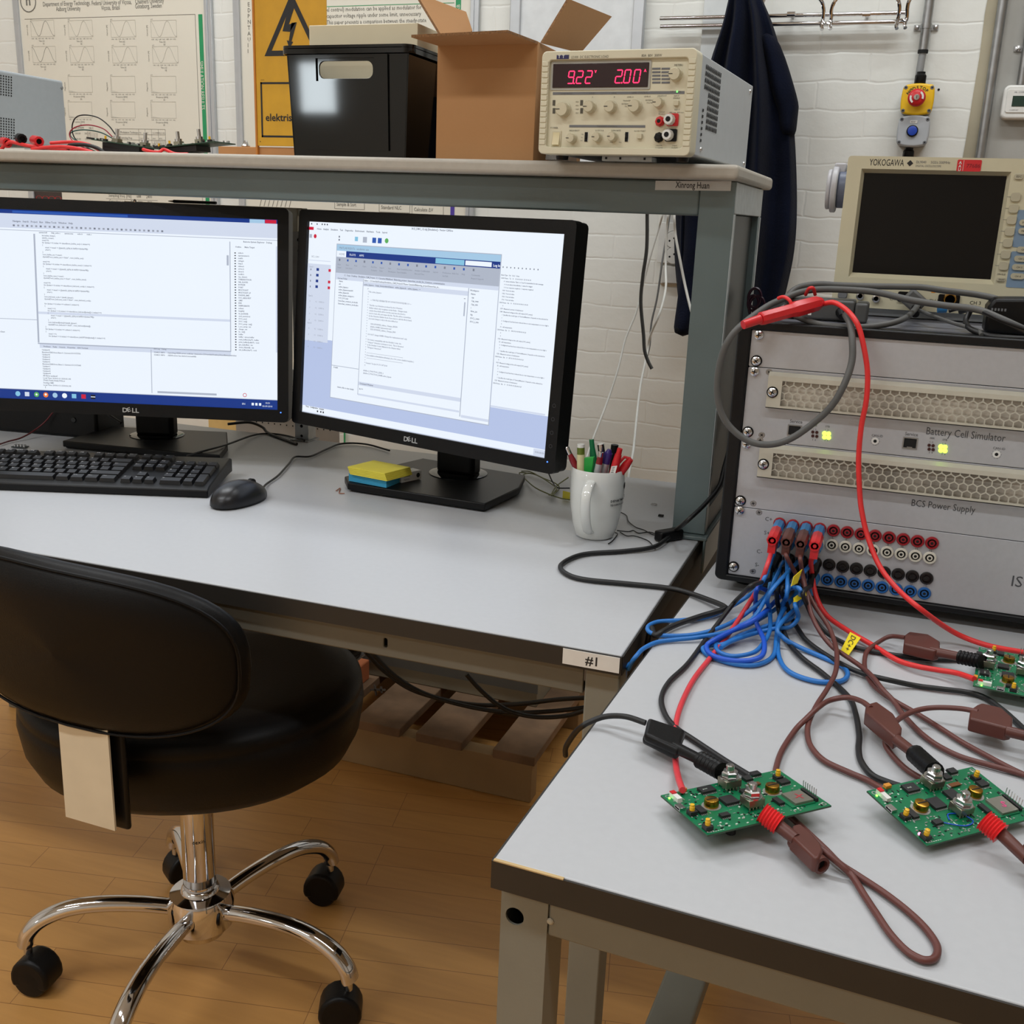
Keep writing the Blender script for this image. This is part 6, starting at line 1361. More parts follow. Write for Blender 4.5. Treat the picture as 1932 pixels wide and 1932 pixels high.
# ================================================================== OSCILLOSCOPE
SY = 1.497; F0 = Frame((-.083, SY, 0)); q = F0.px(1602, 294); sz1 = q[1]; szb = RTOP+.012
SCF = Frame((-.0835, SY, szb)); sc = empty('oscilloscope', M=SCF.m, label='cream digital oscilloscope with large dark screen standing on the rack cabinet', cat='oscilloscope')
P2 = lambda x, y, d=-.003: SCF.px(x, y, d)
SWd, SHt = .35, sz1-szb; print('scope h', SHt)
M_sc = mat('scope_cream', (204, 198, 170), .45, 0, .025, 40, .05, 500); M_sbu = mat('scope_blue_panel', (122, 146, 170), .45)
a = P2(1632, 325); b = P2(1902, 333); c = P2(1606.5, 516)
s0x, s1x, s0z, s1z = (a[0]+c[0])/2, b[0]-.001, c[1]+.0015, (a[1]+b[1])/2
ou = rr(SWd, SHt, .004, SWd/2, SHt/2, 3); N_ = len(ou)
inn = [(max(s0x-.004, min(s1x+.004, x)), max(s0z-.006, min(s1z+.005, z))) for x, z in ou]; inn2 = [(max(s0x, min(s1x, x)), max(s0z, min(s1z, z))) for x, z in ou]
mb = MB().m(M_sc).ring(ou, inn, -.003, .02); vs = [(x, -.003, z) for x, z in inn]+[(x, .006, z) for x, z in inn2]; mb.add(vs, [(i, (i+1) % N_, N_+(i+1) % N_, N_+i) for i in range(N_)])
mb.build('front_panel', sc, bev=.001)
MB().m(mat('dark_lcd', (5, 5, 6), .25, spec=.3)).box(s0x-.001, s1x+.001, .0055, .007, s0z-.001, s1z+.001).build('screen', sc)
mb = MB().m(mat('scope_case', (206, 206, 200), .45)).prism([(.02, 0), (.02, SHt), (.15, SHt-.01), (.19, SHt-.06), (.19, 0)], 0, SWd, 'x').build('case', sc, bev=.003)
MB().m(M_case).box(.01, SWd-.01, .01, .06, -.010, 0).build('foot_bar', sc)
# handle pivot on the left side + carrying handle
mb = MB().m(mat('handle_grey', (176, 176, 180), .4)); pz = P2(1580, 355)[1]
mb.prism([(y, z) for y, z in [(.052+.030*math.cos(2*PI*k/24), pz+.030*math.sin(2*PI*k/24)*1.0) for k in range(24)]], -.020, -.012, 'x').prism([(y, z) for y, z in [(.052+.026*math.cos(2*PI*k/24), pz+.026*math.sin(2*PI*k/24)) for k in range(24)]], -.026, -.02, 'x')
mb.m(mat('pivot_blue_grey', (100, 108, 128), .4)).prism([(.052+.024*math.cos(2*PI*k/24), pz+.024*math.sin(2*PI*k/24)) for k in range(24)], -.012, 0, 'x')
mb.m(mat('handle_grey', (176, 176, 180), .4)).box(-.019, -.004, .045, .17, pz+.020, pz+.034); mb.build('carry_handle', sc, bev=.002)
mb = MB().m(M_ink)
a = P2(1640, 312); b = P2(1705, 312); mb.text('YOKOGAWA', a[0], -.0033, a[1], .0115, width=b[0]-a[0])
c = P2(1717, 308); mb.add([(c[0]-.0038, -.0033, c[1]), (c[0], -.0033, c[1]-.0038), (c[0]+.0038, -.0033, c[1]), (c[0], -.0033, c[1]+.0038)], [(0, 1, 2, 3)])
mb.m(M_greyink); a = P2(1728, 308); mb.text('DL9040     5GS/s 500MHz', a[0], -.0033, a[1], .0045, width=.040).text('DIGITAL OSCILLOSCOPE', a[0], -.0033, a[1]-.0042, .0035, width=.030)
mb.m(M_ink).text('ESC', P2(1922, 335)[0], -.0058, P2(1922, 335)[1], .0036, 'c', res=1)
mb.text('CH 1', P2(1678, 566)[0], -.0033, P2(1678, 566)[1], .0050).text('CH 2', P2(1752, 570)[0], -.0033, P2(1752, 570)[1], .0058).text('CH 3', P2(1829, 574)[0], -.0033, P2(1829, 574)[1], .0062).text('SNAP', P2(1889, 529)[0], -.0058, P2(1889, 529)[1], .003, 'c', res=1).text('SINGLE', P2(1889, 519)[0], -.0033, P2(1889, 519)[1], .003, 'c', res=1)
mb.m(mat('warn_orange', (230, 150, 40), .5)); q = P2(1761, 551); mb.rect(q[0]-.0025, q[0]+.0025, q[1]-.001, q[1]+.0018, -.0033)
for k in range(7): q = P2(1907-3.75*k, 371.5+21.6*k); mb.m(M_greyink).rect(q[0]-.0045, q[0]+.0005, q[1]-.0002, q[1]+.0002, -.0033)
mb.build('print', sc, smooth=False)
a = P2(1804, 323); b = P2(1853, 302); st = MB().m(mat('sticker_red', (206, 42, 48), .4)).prism(rr(b[0]-a[0], b[1]-a[1], .0015, (a[0]+b[0])/2, (a[1]+b[1])/2), -.0036, -.003)
st.m(M_white)
for k, ch in enumerate('AAU'): st.text(ch, a[0]+.0035, -.0039, b[1]-.0052-.0042*k, .0048, 'c', bold=.02)
st.box(a[0]+.0072, a[0]+.0076, -.0039, -.0036, a[1]+.0006, b[1]-.0006); st.m(mat('sticker_dark_red', (140, 24, 34), .5)).text('77686', a[0]+.019, -.0039, a[1]+.0045, .0065, 'c', bold=.01)
st.build('asset_sticker', sc, smooth=False)
M_btn = mat('scope_button', (186, 180, 156), .4)
def sbtn(x, y, w_, h, m_=M_btn): q = P2(x, y); MB().m(m_).prism(rr(w_, h, min(w_, h)*.3, q[0], q[1], 4), -.0056, -.003).build('button', sc, bev=.0004)
for k in range(7): sbtn(1916-3.75*k, 372+21.6*k, .0112, .0105)
sbtn(1922, 333, .0098, .0068); sbtn(1888, 527, .0100, .0048)
a = P2(1925, 396); b = P2(1901, 542); mb = MB().m(M_sbu).prism(rr(.1, a[1]-b[1]-.05+.0, .002, a[0]+.0475, b[1]+(a[1]-b[1]-.05)/2), -.0036, -.003).prism(rr(.1, .045, .002, a[0]+.0475, a[1]-.0225), -.0036, -.003); mb.build('control_panel', sc)
for k, (x, y) in enumerate(((1935, 420), (1933, 436), (1930, 471), (1925, 488), (1921, 504), (1918, 521))):
    q = P2(x, y); o = MB().m(M_btn).prism(rr(.0165, .0072, .0034, q[0]+.001, q[1], 4), -.0058, -.0036).m(M_ink).text('CH %d' % (k-1) if k > 1 else 'PROBE', q[0]+.001, -.006, q[1]-.0012, .0032, 'c', res=1).build('button', sc)
for x, y in ((1623, 558), (1653, 563)): q = P2(x, y); MB().m(M_steel).lathe([(.0055, 0), (.005, .005), (.003, .0055), (.0028, .001)], 18, (q[0], -.003, q[1]), (0, -1, 0)).m(M_dark).lathe([(.0028, .002), (0, .002)], 12, (q[0], -.003, q[1]), (0, -1, 0)).build('terminal', sc)
q = P2(1590, 556); MB().m(M_greyink).prism(rr(.012, .009, .003, q[0], q[1]), -.008, -.003).build('power_switch', sc, bev=.001)
q = P2(1790, 566); MB().m(M_black).prism(rr(.026, .014, .002, q[0], q[1], 2), -.006, -.003).m(mat('gold_bnc', (190, 140, 60), .25, 1)).lathe([(.0085, 0), (.0085, .006), (.0070, .010), (.0060, .010), (.0058, .004)], 24, (q[0]+.001, -.004, q[1]+.001), (0, -1, 0)).m(M_dark).lathe([(.006, .006), (0, .006)], 18, (q[0]+.001, -.004, q[1]+.001), (0, -1, 0)).build('input_connector', sc)
q = P2(1712, 560); MB().m(M_black).prism(rr(.024, .013, .002, q[0], q[1], 2), -.006, -.003).build('input_connector', sc)
# BNC adapter on channel 1
A = at(1725, 568, 1, SY-.028); ad = empty('probe_adapter', A, 0, 'grey square probe connector plugged into the first scope input', 'connector')
mb = MB().m(M_greyc); mb.T = Matrix.Rotation(R(38), 4, 'Y'); mb.box(-.013, .013, -.012, .0145, -.011, .011); mb.build('body', ad, bev=.003); MB().m(M_black).lathe([(.006, 0), (.005, .012)], 14, (.003, -.010, -.008), (0, -.6, -.5)).build('strain_relief', ad)
# current probe amplifier box
bz = RTOP+.0008
b0 = at(1500, 600, 2, bz); b1 = at(1637, 611, 2, bz); BY = max(b1.y, RY+.015); print('probe box', b0, b1)
xl_, xr_ = at(1478, 585, 1, BY).x, at(1636, 600, 1, BY).x
bx = empty('current_probe_box', (xl_, BY, bz), 0, 'dark grey current probe amplifier box lying on the left of the rack top', 'probe box'); wd_ = xr_-xl_; hb = .026
M_pb = mat('probe_grey', (74, 75, 74), .5, 0, .06, 40, .08, 400)
MB().m(M_pb).box(0, wd_*.84, 0, .05, .001, hb).build('body', bx, bev=.003, seg=3); MB().m(M_pb).box(wd_*.845, wd_, 0, .05, .0, hb-.002).build('end_cap', bx, bev=.003, seg=3)
MB().m(M_black).lathe([(.0062, 0), (.0045, .012), (.0042, .014)], 14, (wd_*.68, .002, hb*.45), (.25, -1, -.35)).build('strain_relief', bx)
MB().m(M_paper).box(wd_*.30, wd_*.34, -.0006, .0002, .006, .016).build('sticker', bx)
# black power adapter
pa = at(1856, 628, 2, bz); pb_ = empty('power_adapter', (pa.x, max(pa.y, RY+.004), bz), 0, 'black power adapter lying at the right edge on the rack top', 'power adapter')
mb = MB().m(M_black).prism([(0, 0), (0, .030), (.006, .040), (.12, .046), (.12, 0)], 0, .05).build('body', pb_, bev=.004, seg=3)
mb = MB().m(M_greyink)
for k in range(5): mb.box(.004+.0035*k, .006+.0035*k, -.0006, .0001, .026, .029)
mb.build('grip_lines', pb_)
# blue rubber cap and label
q = at(1786, 583, 1, RY+.08); tag(MB().m(M_bluep).lathe([(.0045, 0), (.0052, .004), (.0052, .010), (0, .011)], 14, tuple(q), (-1, -.2, 0)).build('blue_cable_end', None), 'small blue rubber cap on a cable end in front of the oscilloscope', 'cap')
# red probe lead over the left end
t0 = at(1402, 613, 1, 1.255); t1 = at(1434, 602, 1, 1.27); t2 = at(1492, 586, 1, 1.305); t3 = at(1550, 570, 1, 1.34)
pr = empty('red_probe', t1, 0, 'red test probe with insulated clip resting over the left end of the rack', 'test probe'); L = lambda v: v-t1
MB().m(M_red).tube([L(t0), L(t1)], [.0052, .0056], 14).build('tip', pr); MB().m(M_red).tube([L(t1), L(t1.lerp(t2, .06)), L(t2)], [.0068, .0082, .0082], 8).build('barrel', pr, ang=30)
MB().m(M_red).tube([L(t2), L(t2.lerp(t3, .15)), L(t2.lerp(t3, .8)), L(t3)], [.0078, .0100, .0095, .0055], 8).build('grip', pr, ang=30)
cable('lead_loop', [L(t2)+Vector((0, .004, .006)), at(1489, 566, 1, 1.31)-t1, at(1478, 560, 1, 1.315)-t1, at(1468, 563, 1, 1.32)-t1], .0021, M_redc, parent=pr)
def paths(name, spec, r, mt, label, group=None, cat='cable', n=8, parent=None):
    pts = []
    for p in spec:
        if p[2] == 'y': pts.append(at(p[0], p[1], 1, p[3]))
        else: pts.append(tz(p[0], p[1], p[2]))
    if parent is not None:
        inv = parent.matrix_world.inverted() if False else None
    o = cable(name, pts, r, mt, label, cat, group, n=n); return o
Y = 'y'
paths('test_lead', [(1551, 574, Y, 1.34), (1573, 571, Y, 1.33), (1595, 583, Y, 1.315), (1612, 602, Y, 1.295), (1623, 626, Y, 1.29), (1634, 678, Y, 1.285), (1637, 715, Y, 1.283), (1634, 759, Y, 1.28), (1625, 805, Y, 1.28), (1620, 866, Y, 1.278), (1622, 928, Y, 1.275), (1626, 965, Y, 1.27), (1637, 1012, Y, 1.262), (1659, 1067, Y, 1.245), (1692, 1110, Y, 1.225), (1738, 1150, Y, 1.20), (1800, 1193, .018), (1861, 1217, .010), (1932, 1231, .018), (1975, 1238, .025)], .0031, M_redc, 'long red test lead hanging down the front of the rack and off to the right', 'silicone test leads')
paths('probe_cable', [(1595, 594, Y, 1.325), (1604, 612, Y, 1.30), (1608, 641, Y, 1.285), (1607, 683, Y, 1.275), (1591, 729, Y, 1.265), (1567, 768, Y, 1.262), (1530, 802, Y, 1.262), (1487, 830, Y, 1.262), (1447, 839, Y, 1.262), (1410, 831, Y, 1.262), (1377, 805, Y, 1.262), (1358, 771, Y, 1.262), (1353, 728, Y, 1.262), (1360, 678, Y, 1.262), (1376, 640, Y, 1.262), (1401, 612, Y, 1.275), (1444, 580, Y, 1.33), (1470, 567, Y, 1.355), (1508, 552, Y, 1.38), (1545, 546, Y, 1.385), (1601, 547, Y, 1.385), (1656, 552, Y, 1.385), (1718, 566, Y, 1.37), (1780, 576, Y, 1.36), (1843, 584, Y, 1.345), (1890, 602, Y, 1.33), (1940, 625, Y, 1.325)], .0040, M_greyc, 'thick grey probe cable making the big loop down the left of the rack', 'grey probe cables', n=10)
paths('probe_cable', [(1484, 568, Y, 1.37), (1492, 552, Y, 1.38), (1510, 541, Y, 1.39), (1545, 536, Y, 1.395), (1582, 538, Y, 1.395), (1640, 540, Y, 1.395), (1700, 541, Y, 1.395), (1739, 542, Y, 1.395), (1780, 548, Y, 1.395), (1843, 556, Y, 1.40), (1884, 566, Y, 1.40), (1905, 585, Y, 1.42)], .0038, M_greyc, 'topmost grey cable running straight across in front of the oscilloscope', 'grey probe cables', n=10)
paths('probe_cable', [(1500, 596, Y, 1.335), (1526, 606, Y, 1.325), (1554, 613, Y, 1.322), (1600, 617, Y, 1.322), (1640, 616, Y, 1.326), (1680, 610, Y, 1.335), (1708, 600, Y, 1.36), (1726, 584, Y, 1.42), (1732, 574, Y, 1.455)], .0036, M_greyc, 'grey cable sagging along the rack front edge up to the first scope input', 'grey probe cables', n=10)
paths('probe_cable', [(1731, 584, Y, 1.455), (1760, 596, Y, 1.39), (1800, 610, Y, 1.365), (1843, 623, Y, 1.34), (1852, 632, Y, 1.325)], .0024, M_greyc, 'thin grey cable slanting down right from the first scope input', 'grey probe cables')
paths('adapter_cable', [(1812, 588, Y, 1.40), (1830, 585, Y, 1.385), (1822, 605, Y, 1.37), (1830, 620, Y, 1.345), (1860, 632, Y, 1.330), (1900, 637, Y, 1.322), (1950, 639, Y, 1.322)], .0033, M_blackc, 'black adapter cable looping on the rack top at right')
paths('adapter_cable', [(1791, 587, Y, 1.42), (1810, 583, Y, 1.42), (1850, 587, Y, 1.345), (1890, 604, Y, 1.322), (1940, 622, Y, 1.318)], .0022, M_blackc, 'thin black cable from the blue cap across the power adapter')
paths('red_probe_lead', [(1520, 556, Y, 1.38), (1526, 545, Y, 1.37), (1534, 544, Y, 1.37), (1538, 556, Y, 1.38)], .0022, M_redc, 'small dark red cable arch behind the red probe')
mb = MB().m(mat('purple_black_sleeve', (44, 14, 34), .4))
for (x, y, r_) in ((1424, 562, .010), (1428, 580, .012), (1421, 572, .008)):
    p = at(x, y, 1, 1.72); mb.tube([p+Vector((r_*math.cos(a), 0, r_*1.5*math.sin(a))) for a in [2*PI*k/20 for k in range(20)]], .0022, 6, close=True)
tag(mb.build('lead_bundle', None), 'dark coiled lead bundle behind the rack next to the shelf post', 'cable')
# ================================================================== PLUGS IN THE RACK
def plug_stack(k, cols, names, label):
    x = RO.x+sx5+(k-4)*pitch; z = RO.z+zrow[0]
    o = empty('banana_plug', (x, RY-.0065, z), 0, label, 'plug'); o['group'] = 'stacked banana plugs in the top socket row'
    MB().m(M_bluep).lathe([(.0068, 0), (.0068, .030), (.0060, .032)], 8, (0, 0, 0), (0, -1, 0)).build('blue_plug', o, ang=30)
    m_ = M_red if cols == 'r' else M_brown
    mb = MB().m(m_).lathe([(.0062, .028), (.0072, .034), (.0072, .074), (.0062, .078), (.0048, .078), (.0046, .07)], 8, (0, 0, 0), (0, -1, 0)).box(-.0045, .0045, -.076, -.040, -.016, -.004); mb.m(M_dark).lathe([(.0044, .074), (0, .074)], 14, (0, 0, 0), (0, -1, 0)); mb.m(m_).lathe([(.0022, .074), (.0022, .0775), (0, .0775)], 12, (0, 0, 0), (0, -1, 0))
    mb.build('plug_body', o, ang=30)
    return Vector((x, RY-.0065-.066, z-.016))
PL = [plug_stack(k, c, '', lb) for k, (c, lb) in enumerate((('r', 'red banana plug stacked on a blue one, leftmost in the top socket row'), ('b', 'brown banana plug stacked on a blue one, second in the top socket row'), ('b', 'brown banana plug stacked on a blue one, third in the top socket row'), ('r', 'red banana plug stacked on a blue one, fourth in the top socket row')))]
blue_ex = []; blk_ex = []
for k in range(4):
    for r_, m_, nm, L_ in ((1, M_bluep, 'blue', .03), (2, M_black, 'black', .045), (3, M_bluep, 'blue', .025)):
        x = RO.x+sx5+(k-4)*pitch; z = RO.z+zrow[r_]; o = empty('banana_plug', (x, RY-.0065, z), 0, '%s banana plug, %s in the %s socket row of the rack' % (nm, ('leftmost', 'second', 'third', 'fourth')[k], ('top', 'second', 'third', 'bottom')[r_]), 'plug'); o['group'] = 'banana plugs in the lower socket rows'
        MB().m(m_).lathe([(.0068, 0), (.0068, L_*.7), (.0055, L_)], 8, (0, 0, 0), (0, -1, 0)).build('plug_body', o, ang=30); MB().m(m_).tube(spline([(0, -L_*.8, 0), (0, -L_*1.15, -.002), (0, -L_*1.3, -.012)], 5), .0032, 8).build('strain_relief', o)
        e = Vector((x, RY-.0065-L_*1.25, z-.011)); (blue_ex if nm == 'blue' else blk_ex).append(e)
def free(name, start, spec, r, mt, label, group=None, end=None):
    pts = [Vector(start)] if start is not None else []
    for p in spec: pts.append(at(p[0], p[1], 1, p[3]) if p[2] == 'y' else tz(p[0], p[1], p[2]))
    if end is not None: pts.append(Vector(end))
    return cable(name, pts, r, mt, label, 'cable', group)
G1 = 'silicone test leads'; G2 = 'blue sensing leads'
h0 = .0035
free('test_lead', PL[0], [(1447, 1068, .075), (1433, 1105, .05), (1407, 1148, .02), (1378, 1192, .007), (1345, 1235, h0), (1310, 1280, h0), (1287, 1325, h0), (1276, 1362, h0), (1273, 1400, h0), (1275, 1440, .005), (1280, 1468, .012)], .0028, M_pink, 'rose red lead from the leftmost plug down to the front green board', G1, tz(1288, 1491, .019))
free('test_lead', PL[3], [(1530, 1060, .075), (1533, 1090, .05), (1541, 1128, .03), (1561, 1162, .014), (1600, 1190, .008), (1646, 1217, .006), (1692, 1245, .006), (1730, 1257, .008), (1769, 1264, .009), (1805, 1270, .012)], .0030, M_redc, 'red lead with the yellow DC++ tag running to the rear board at right', G1, tz(1838, 1281, .018))
free('test_lead', PL[1], [(1484, 1050, .085), (1499, 1078, .065), (1517, 1104, .05), (1536, 1141, .035), (1562, 1180, .022), (1574, 1209, .016), (1579, 1236, .014), (1576, 1269, .013), (1560, 1301, .012), (1540, 1332, .011), (1525, 1366, .006), (1525, 1395, .004), (1536, 1417, .004), (1558, 1437, .004), (1601, 1457, .004), (1634, 1471, .004), (1665, 1488, .006), (1700, 1500, .006)], .0027, M_brownc, 'brown lead curving down the middle of the table to the right front board', G1)
free('test_lead', PL[2], [(1510, 1056, .085), (1514, 1082, .065), (1522, 1120, .045), (1531, 1159, .03), (1548, 1193, .02), (1570, 1220, .012), (1590, 1234, .010), (1625, 1258, .010), (1647, 1278, .012), (1665, 1301, .010), (1686, 1323, .006), (1701, 1345, .004), (1715, 1361, .004), (1737, 1383, .004), (1768, 1406, .004), (1813, 1428, .004), (1869, 1444, .004), (1932, 1462, .004), (1975, 1480, .004)], .0027, M_brownc, 'brown lead running diagonally to the right edge past the middle plug', G1)
free('test_lead', None, [(1708, 1203, .018), (1679, 1201, .012), (1654, 1214, .008), (1636, 1229, .006), (1631, 1249, .005), (1634, 1269, .0045), (1645, 1290, .0045), (1665, 1308, .0045), (1692, 1325, .004), (1724, 1343, .004), (1768, 1370, .004), (1813, 1399, .004), (1858, 1424, .004), (1903, 1448, .004), (1945, 1468, .004)], .0026, M_brownc, 'brown lead looping from the uppermost brown plug to the right edge', G1)
free('test_lead', None, [(1643, 1336, .024), (1625, 1323, .022), (1598, 1316, .018), (1567, 1321, .014), (1545, 1334, .016), (1520, 1357, .010), (1500, 1378, .005), (1475, 1417, .004), (1464, 1451, .004), (1462, 1475, .004), (1470, 1510, .004), (1487, 1536, .004), (1494, 1543, .005), (1522, 1569, .006), (1557, 1602, .006), (1585, 1630, .005), (1620, 1653, h0), (1667, 1684, h0), (1709, 1716, h0), (1742, 1747, h0), (1763, 1775, h0), (1769, 1794, h0), (1763, 1808, h0), (1749, 1812, h0), (1733, 1808, h0), (1709, 1793, h0), (1679, 1761, h0), (1653, 1723, h0), (1630, 1688, h0), (1608, 1653, .005), (1590, 1635, .009), (1562, 1612, .014), (1541, 1596, .016)], .0027, M_brownc, 'brown lead passing under the front left board and ending in a long open loop', G1)
free('test_lead', None, [(1670, 1390, .012), (1672, 1408, .006), (1686, 1428, .004), (1712, 1453, .004), (1746, 1473, .004), (1775, 1488, .005)], .0027, M_brownc, 'short brown lead beneath the middle plug reaching the right front board', G1)
free('test_lead', None, [(1688, 1363, .020), (1706, 1350, .018), (1735, 1339, .018), (1768, 1335, .020), (1813, 1337, .024), (1845, 1343, .026)], .0026, M_brownc, 'short brown lead arching between the two brown plugs at right', G1)
free('test_lead', blk_ex[0], [(1418, 1105, .07), (1400, 1122, .045), (1381, 1142, .02), (1335, 1202, h0), (1298, 1252, h0), (1263, 1286, h0), (1248, 1317, h0), (1255, 1348, h0), (1276, 1374, h0), (1307, 1395, h0), (1366, 1434, h0), (1408, 1460, .004), (1425, 1470, .004)], .0028, M_blackc, 'black lead bowing left in front of the rose red one to the front left board', G1)
free('test_lead', blk_ex[2], [(1475, 1110, .05), (1482, 1135, .03), (1493, 1165, .012), (1508, 1190, .006), (1522, 1209, .005), (1556, 1234, .005), (1594, 1256, .006), (1632, 1272, .006), (1668, 1281, .009), (1724, 1293, .004), (1768, 1299, .004), (1824, 1306, .004), (1858, 1316, .004), (1891, 1339, .004), (1914, 1359, .004), (1945, 1388, .004)], .0029, M_blackc, 'long black lead sweeping right across the table to the right edge', G1)
free('test_lead', blk_ex[1], [(1466, 1110, .05), (1469, 1150, .018), (1484, 1205, .005), (1511, 1239, .005), (1554, 1272, h0), (1600, 1314, h0), (1614, 1345, .006), (1621, 1386, h0), (1620, 1413, h0), (1625, 1437, h0), (1645, 1462, h0), (1679, 1477, .004), (1715, 1488, .005)], .0029, M_blackc, 'black lead running down the middle to the back of the right front board', G1)
free('test_lead', blk_ex[3], [(1515, 1118, .055), (1523, 1142, .035), (1536, 1168, .018), (1561, 1195, .006), (1594, 1214, .004), (1616, 1222, .004), (1657, 1231, .0035), (1712, 1239, .0035), (1768, 1244, .0035), (1813, 1245, .0035), (1848, 1245, .006)], .0028, M_blackc, 'black lead under the yellow tag running to the rear board at right', G1)
# thick black cable from behind the rack over the desk and down the gap
zg_ = tz(1211, 1221, .003)
free('power_cable', None, [(1392, 790, Y, 1.72), (1378, 840, Y, 1.68), (1366, 882, Y, 1.62), (1356, 918, Y, 1.56), (1330, 951, Y, 1.50), (1297, 982, Y, 1.46), (1273, 1002, .012), (1258, 1016, .008), (1233, 1032, .006), (1178, 1040, .004), (1107, 1045, .004), (1072, 1056, .004), (1057, 1070, .004), (1073, 1085, .004), (1107, 1094, .004), (1178, 1101, .004), (1257, 1109, .004), (1297, 1118, .005), (1340, 1133, .008), (1366, 1144, .012), (1366, 1149, .012), (1345, 1156, .009), (1321, 1163, .007), (1273, 1180, .006), (1238, 1199, .004), (1222, 1210, -.02)], .0034, M_blackc, 'thick black cable looping over the desk corner from behind the rack', None, zg_+Vector((-.002, .0, -.2)))
p = tz(1262, 1010, .008); mb = MB().m(M_black); mb.T = Matrix.Translation(p) @ Matrix.Rotation(R(52), 4, 'Z'); mb.box(-.022, .022, -.009, .009, -.0075, .009)
tag(mb.build('ferrite_clip', None, bev=.003), 'black plastic ferrite block on the thick cable at the post foot', 'ferrite')
# blue leads
free('sensing_lead', blue_ex[0], [(1440, 1095, .06), (1416, 1121, .022), (1375, 1147, .006), (1335, 1164, h0), (1288, 1170, h0), (1242, 1173, h0), (1223, 1182, h0), (1226, 1193, h0), (1251, 1199, h0), (1304, 1198, h0), (1351, 1187, .006), (1397, 1165, .012), (1440, 1130, .03)], .0026, M_bluec, 'blue lead making the far-left flat loop on the table edge', G2, blue_ex[1])
free('sensing_lead', blue_ex[2], [(1485, 1118, .05), (1475, 1140, .02), (1428, 1171, .008), (1382, 1190, .007), (1320, 1202, .006), (1273, 1207, .004), (1239, 1212, h0), (1214, 1224, h0), (1202, 1236, .0035), (1193, 1248, -.004), (1186, 1262, -.02), (1178, 1276, -.045)], .0026, M_bluec, 'blue lead running left and dropping off the table edge', G2, tz(1178, 1276, -.045)+Vector((-.001, -.004, -.2)))
free('sensing_lead', blue_ex[3], [(1508, 1110, .06), (1506, 1137, .03), (1490, 1168, .014), (1444, 1182, .010), (1397, 1199, .008), (1366, 1215, .006), (1340, 1218, .004), (1326, 1224, h0), (1338, 1237, h0), (1382, 1252, h0), (1428, 1254, h0), (1459, 1237, h0), (1465, 1202, .008), (1472, 1162, .02)], .0027, M_bluec, 'blue lead with the widest coil in the middle of the bundle', G2, blue_ex[5])
free('sensing_lead', blue_ex[4], [(1452, 1120, .05), (1453, 1156, .018), (1452, 1190, .012), (1441, 1212, .009), (1422, 1231, .008), (1382, 1238, .007), (1354, 1228, .006), (1352, 1212, .006), (1366, 1200, .010), (1397, 1180, .016), (1430, 1155, .03)], .0026, M_bluec, 'blue lead forming the inner coil of the bundle', G2, blue_ex[2]+Vector((-.004, .01, -.01)))
free('sensing_lead', blue_ex[1]+Vector((.003, 0, -.006)), [(1430, 1110, .05), (1425, 1143, .02), (1427, 1174, .013), (1442, 1212, .013), (1434, 1240, .010), (1391, 1247, .007), (1345, 1237, .007), (1333, 1220, .007), (1348, 1207, .011), (1385, 1188, .016), (1430, 1165, .03)], .0028, M_bluec2, 'deeper blue lead coiled over the others in the bundle', G2, blue_ex[3]+Vector((-.004, .008, -.012)))
free('sensing_lead', blue_ex[6], [(1490, 1110, .05), (1476, 1150, .02), (1468, 1200, .006), (1470, 1240, h0), (1490, 1268, h0), (1537, 1285, h0), (1583, 1286, h0), (1599, 1274, h0), (1590, 1258, h0), (1552, 1240, .003), (1506, 1220, .005), (1478, 1203, .012), (1470, 1180, .02)], .0027, M_bluec, 'blue lead with the single loop reaching furthest right', G2, blue_ex[7])
free('sensing_lead', blue_ex[5]+Vector((.002, 0, -.008)), [(1500, 1140, .04), (1506, 1165, .024), (1490, 1183, .012), (1462, 1186, .012), (1420, 1196, .010), (1380, 1210, .010), (1360, 1222, .010)], .0026, M_bluec, 'blue lead crossing low in front of the black plugs', G2)
# yellow tags
M_ytag = mat('yellow_tag', (238, 214, 30), .45)
def ytag(pxs, h, label, txt=None, rot=0):
    P_ = [tz(x, y, hh) for (x, y), hh in zip(pxs, h)]; mb = MB().m(M_ytag); n = (P_[1]-P_[0]).cross(P_[3]-P_[0]).normalized()*.0006
    if n.z < 0: n = -n
    vs = P_+[p+n for p in P_]; mb.add([tuple(v) for v in vs], [(0, 1, 2, 3), (7, 6, 5, 4), (0, 4, 5, 1), (1, 5, 6, 2), (2, 6, 7, 3), (3, 7, 4, 0)])
    if txt:
        e1 = (P_[3]-P_[0]); e2 = (P_[0]-P_[1]); vs, fs = text_geo(txt, 2); mb.m(M_ink)
        x0 = min(v[0] for v in vs); x1 = max(v[0] for v in vs); s_ = .62/(x1-x0)
        mb.add([tuple(P_[1]+n*1.3+e1*(.24+(v[0]-x0)*s_)+e2*(.34+v[1]*.42)) for v in vs], fs)
    tag(mb.build('cable_tag', None, smooth=False), label, 'tag', 'yellow cable tags')
ytag([(1624, 1204), (1601, 1237), (1586, 1228), (1604, 1193)], [.012, .003, .003, .012], 'yellow cable tag reading DC++ on the red lead')
P_ = [tz(x, y, hh) for (x, y), hh in zip([(1604, 1193), (1624, 1204), (1601, 1237), (1586, 1228)], [.012, .012, .003, .003])]
e1 = P_[3]-P_[0]; e2 = P_[1]-P_[0]; nn = e2.cross(e1).normalized()*.0014
if nn.z < 0: nn = -nn
vs, fs = text_geo('DC++', 2); x0 = min(v[0] for v in vs); x1 = max(v[0] for v in vs)
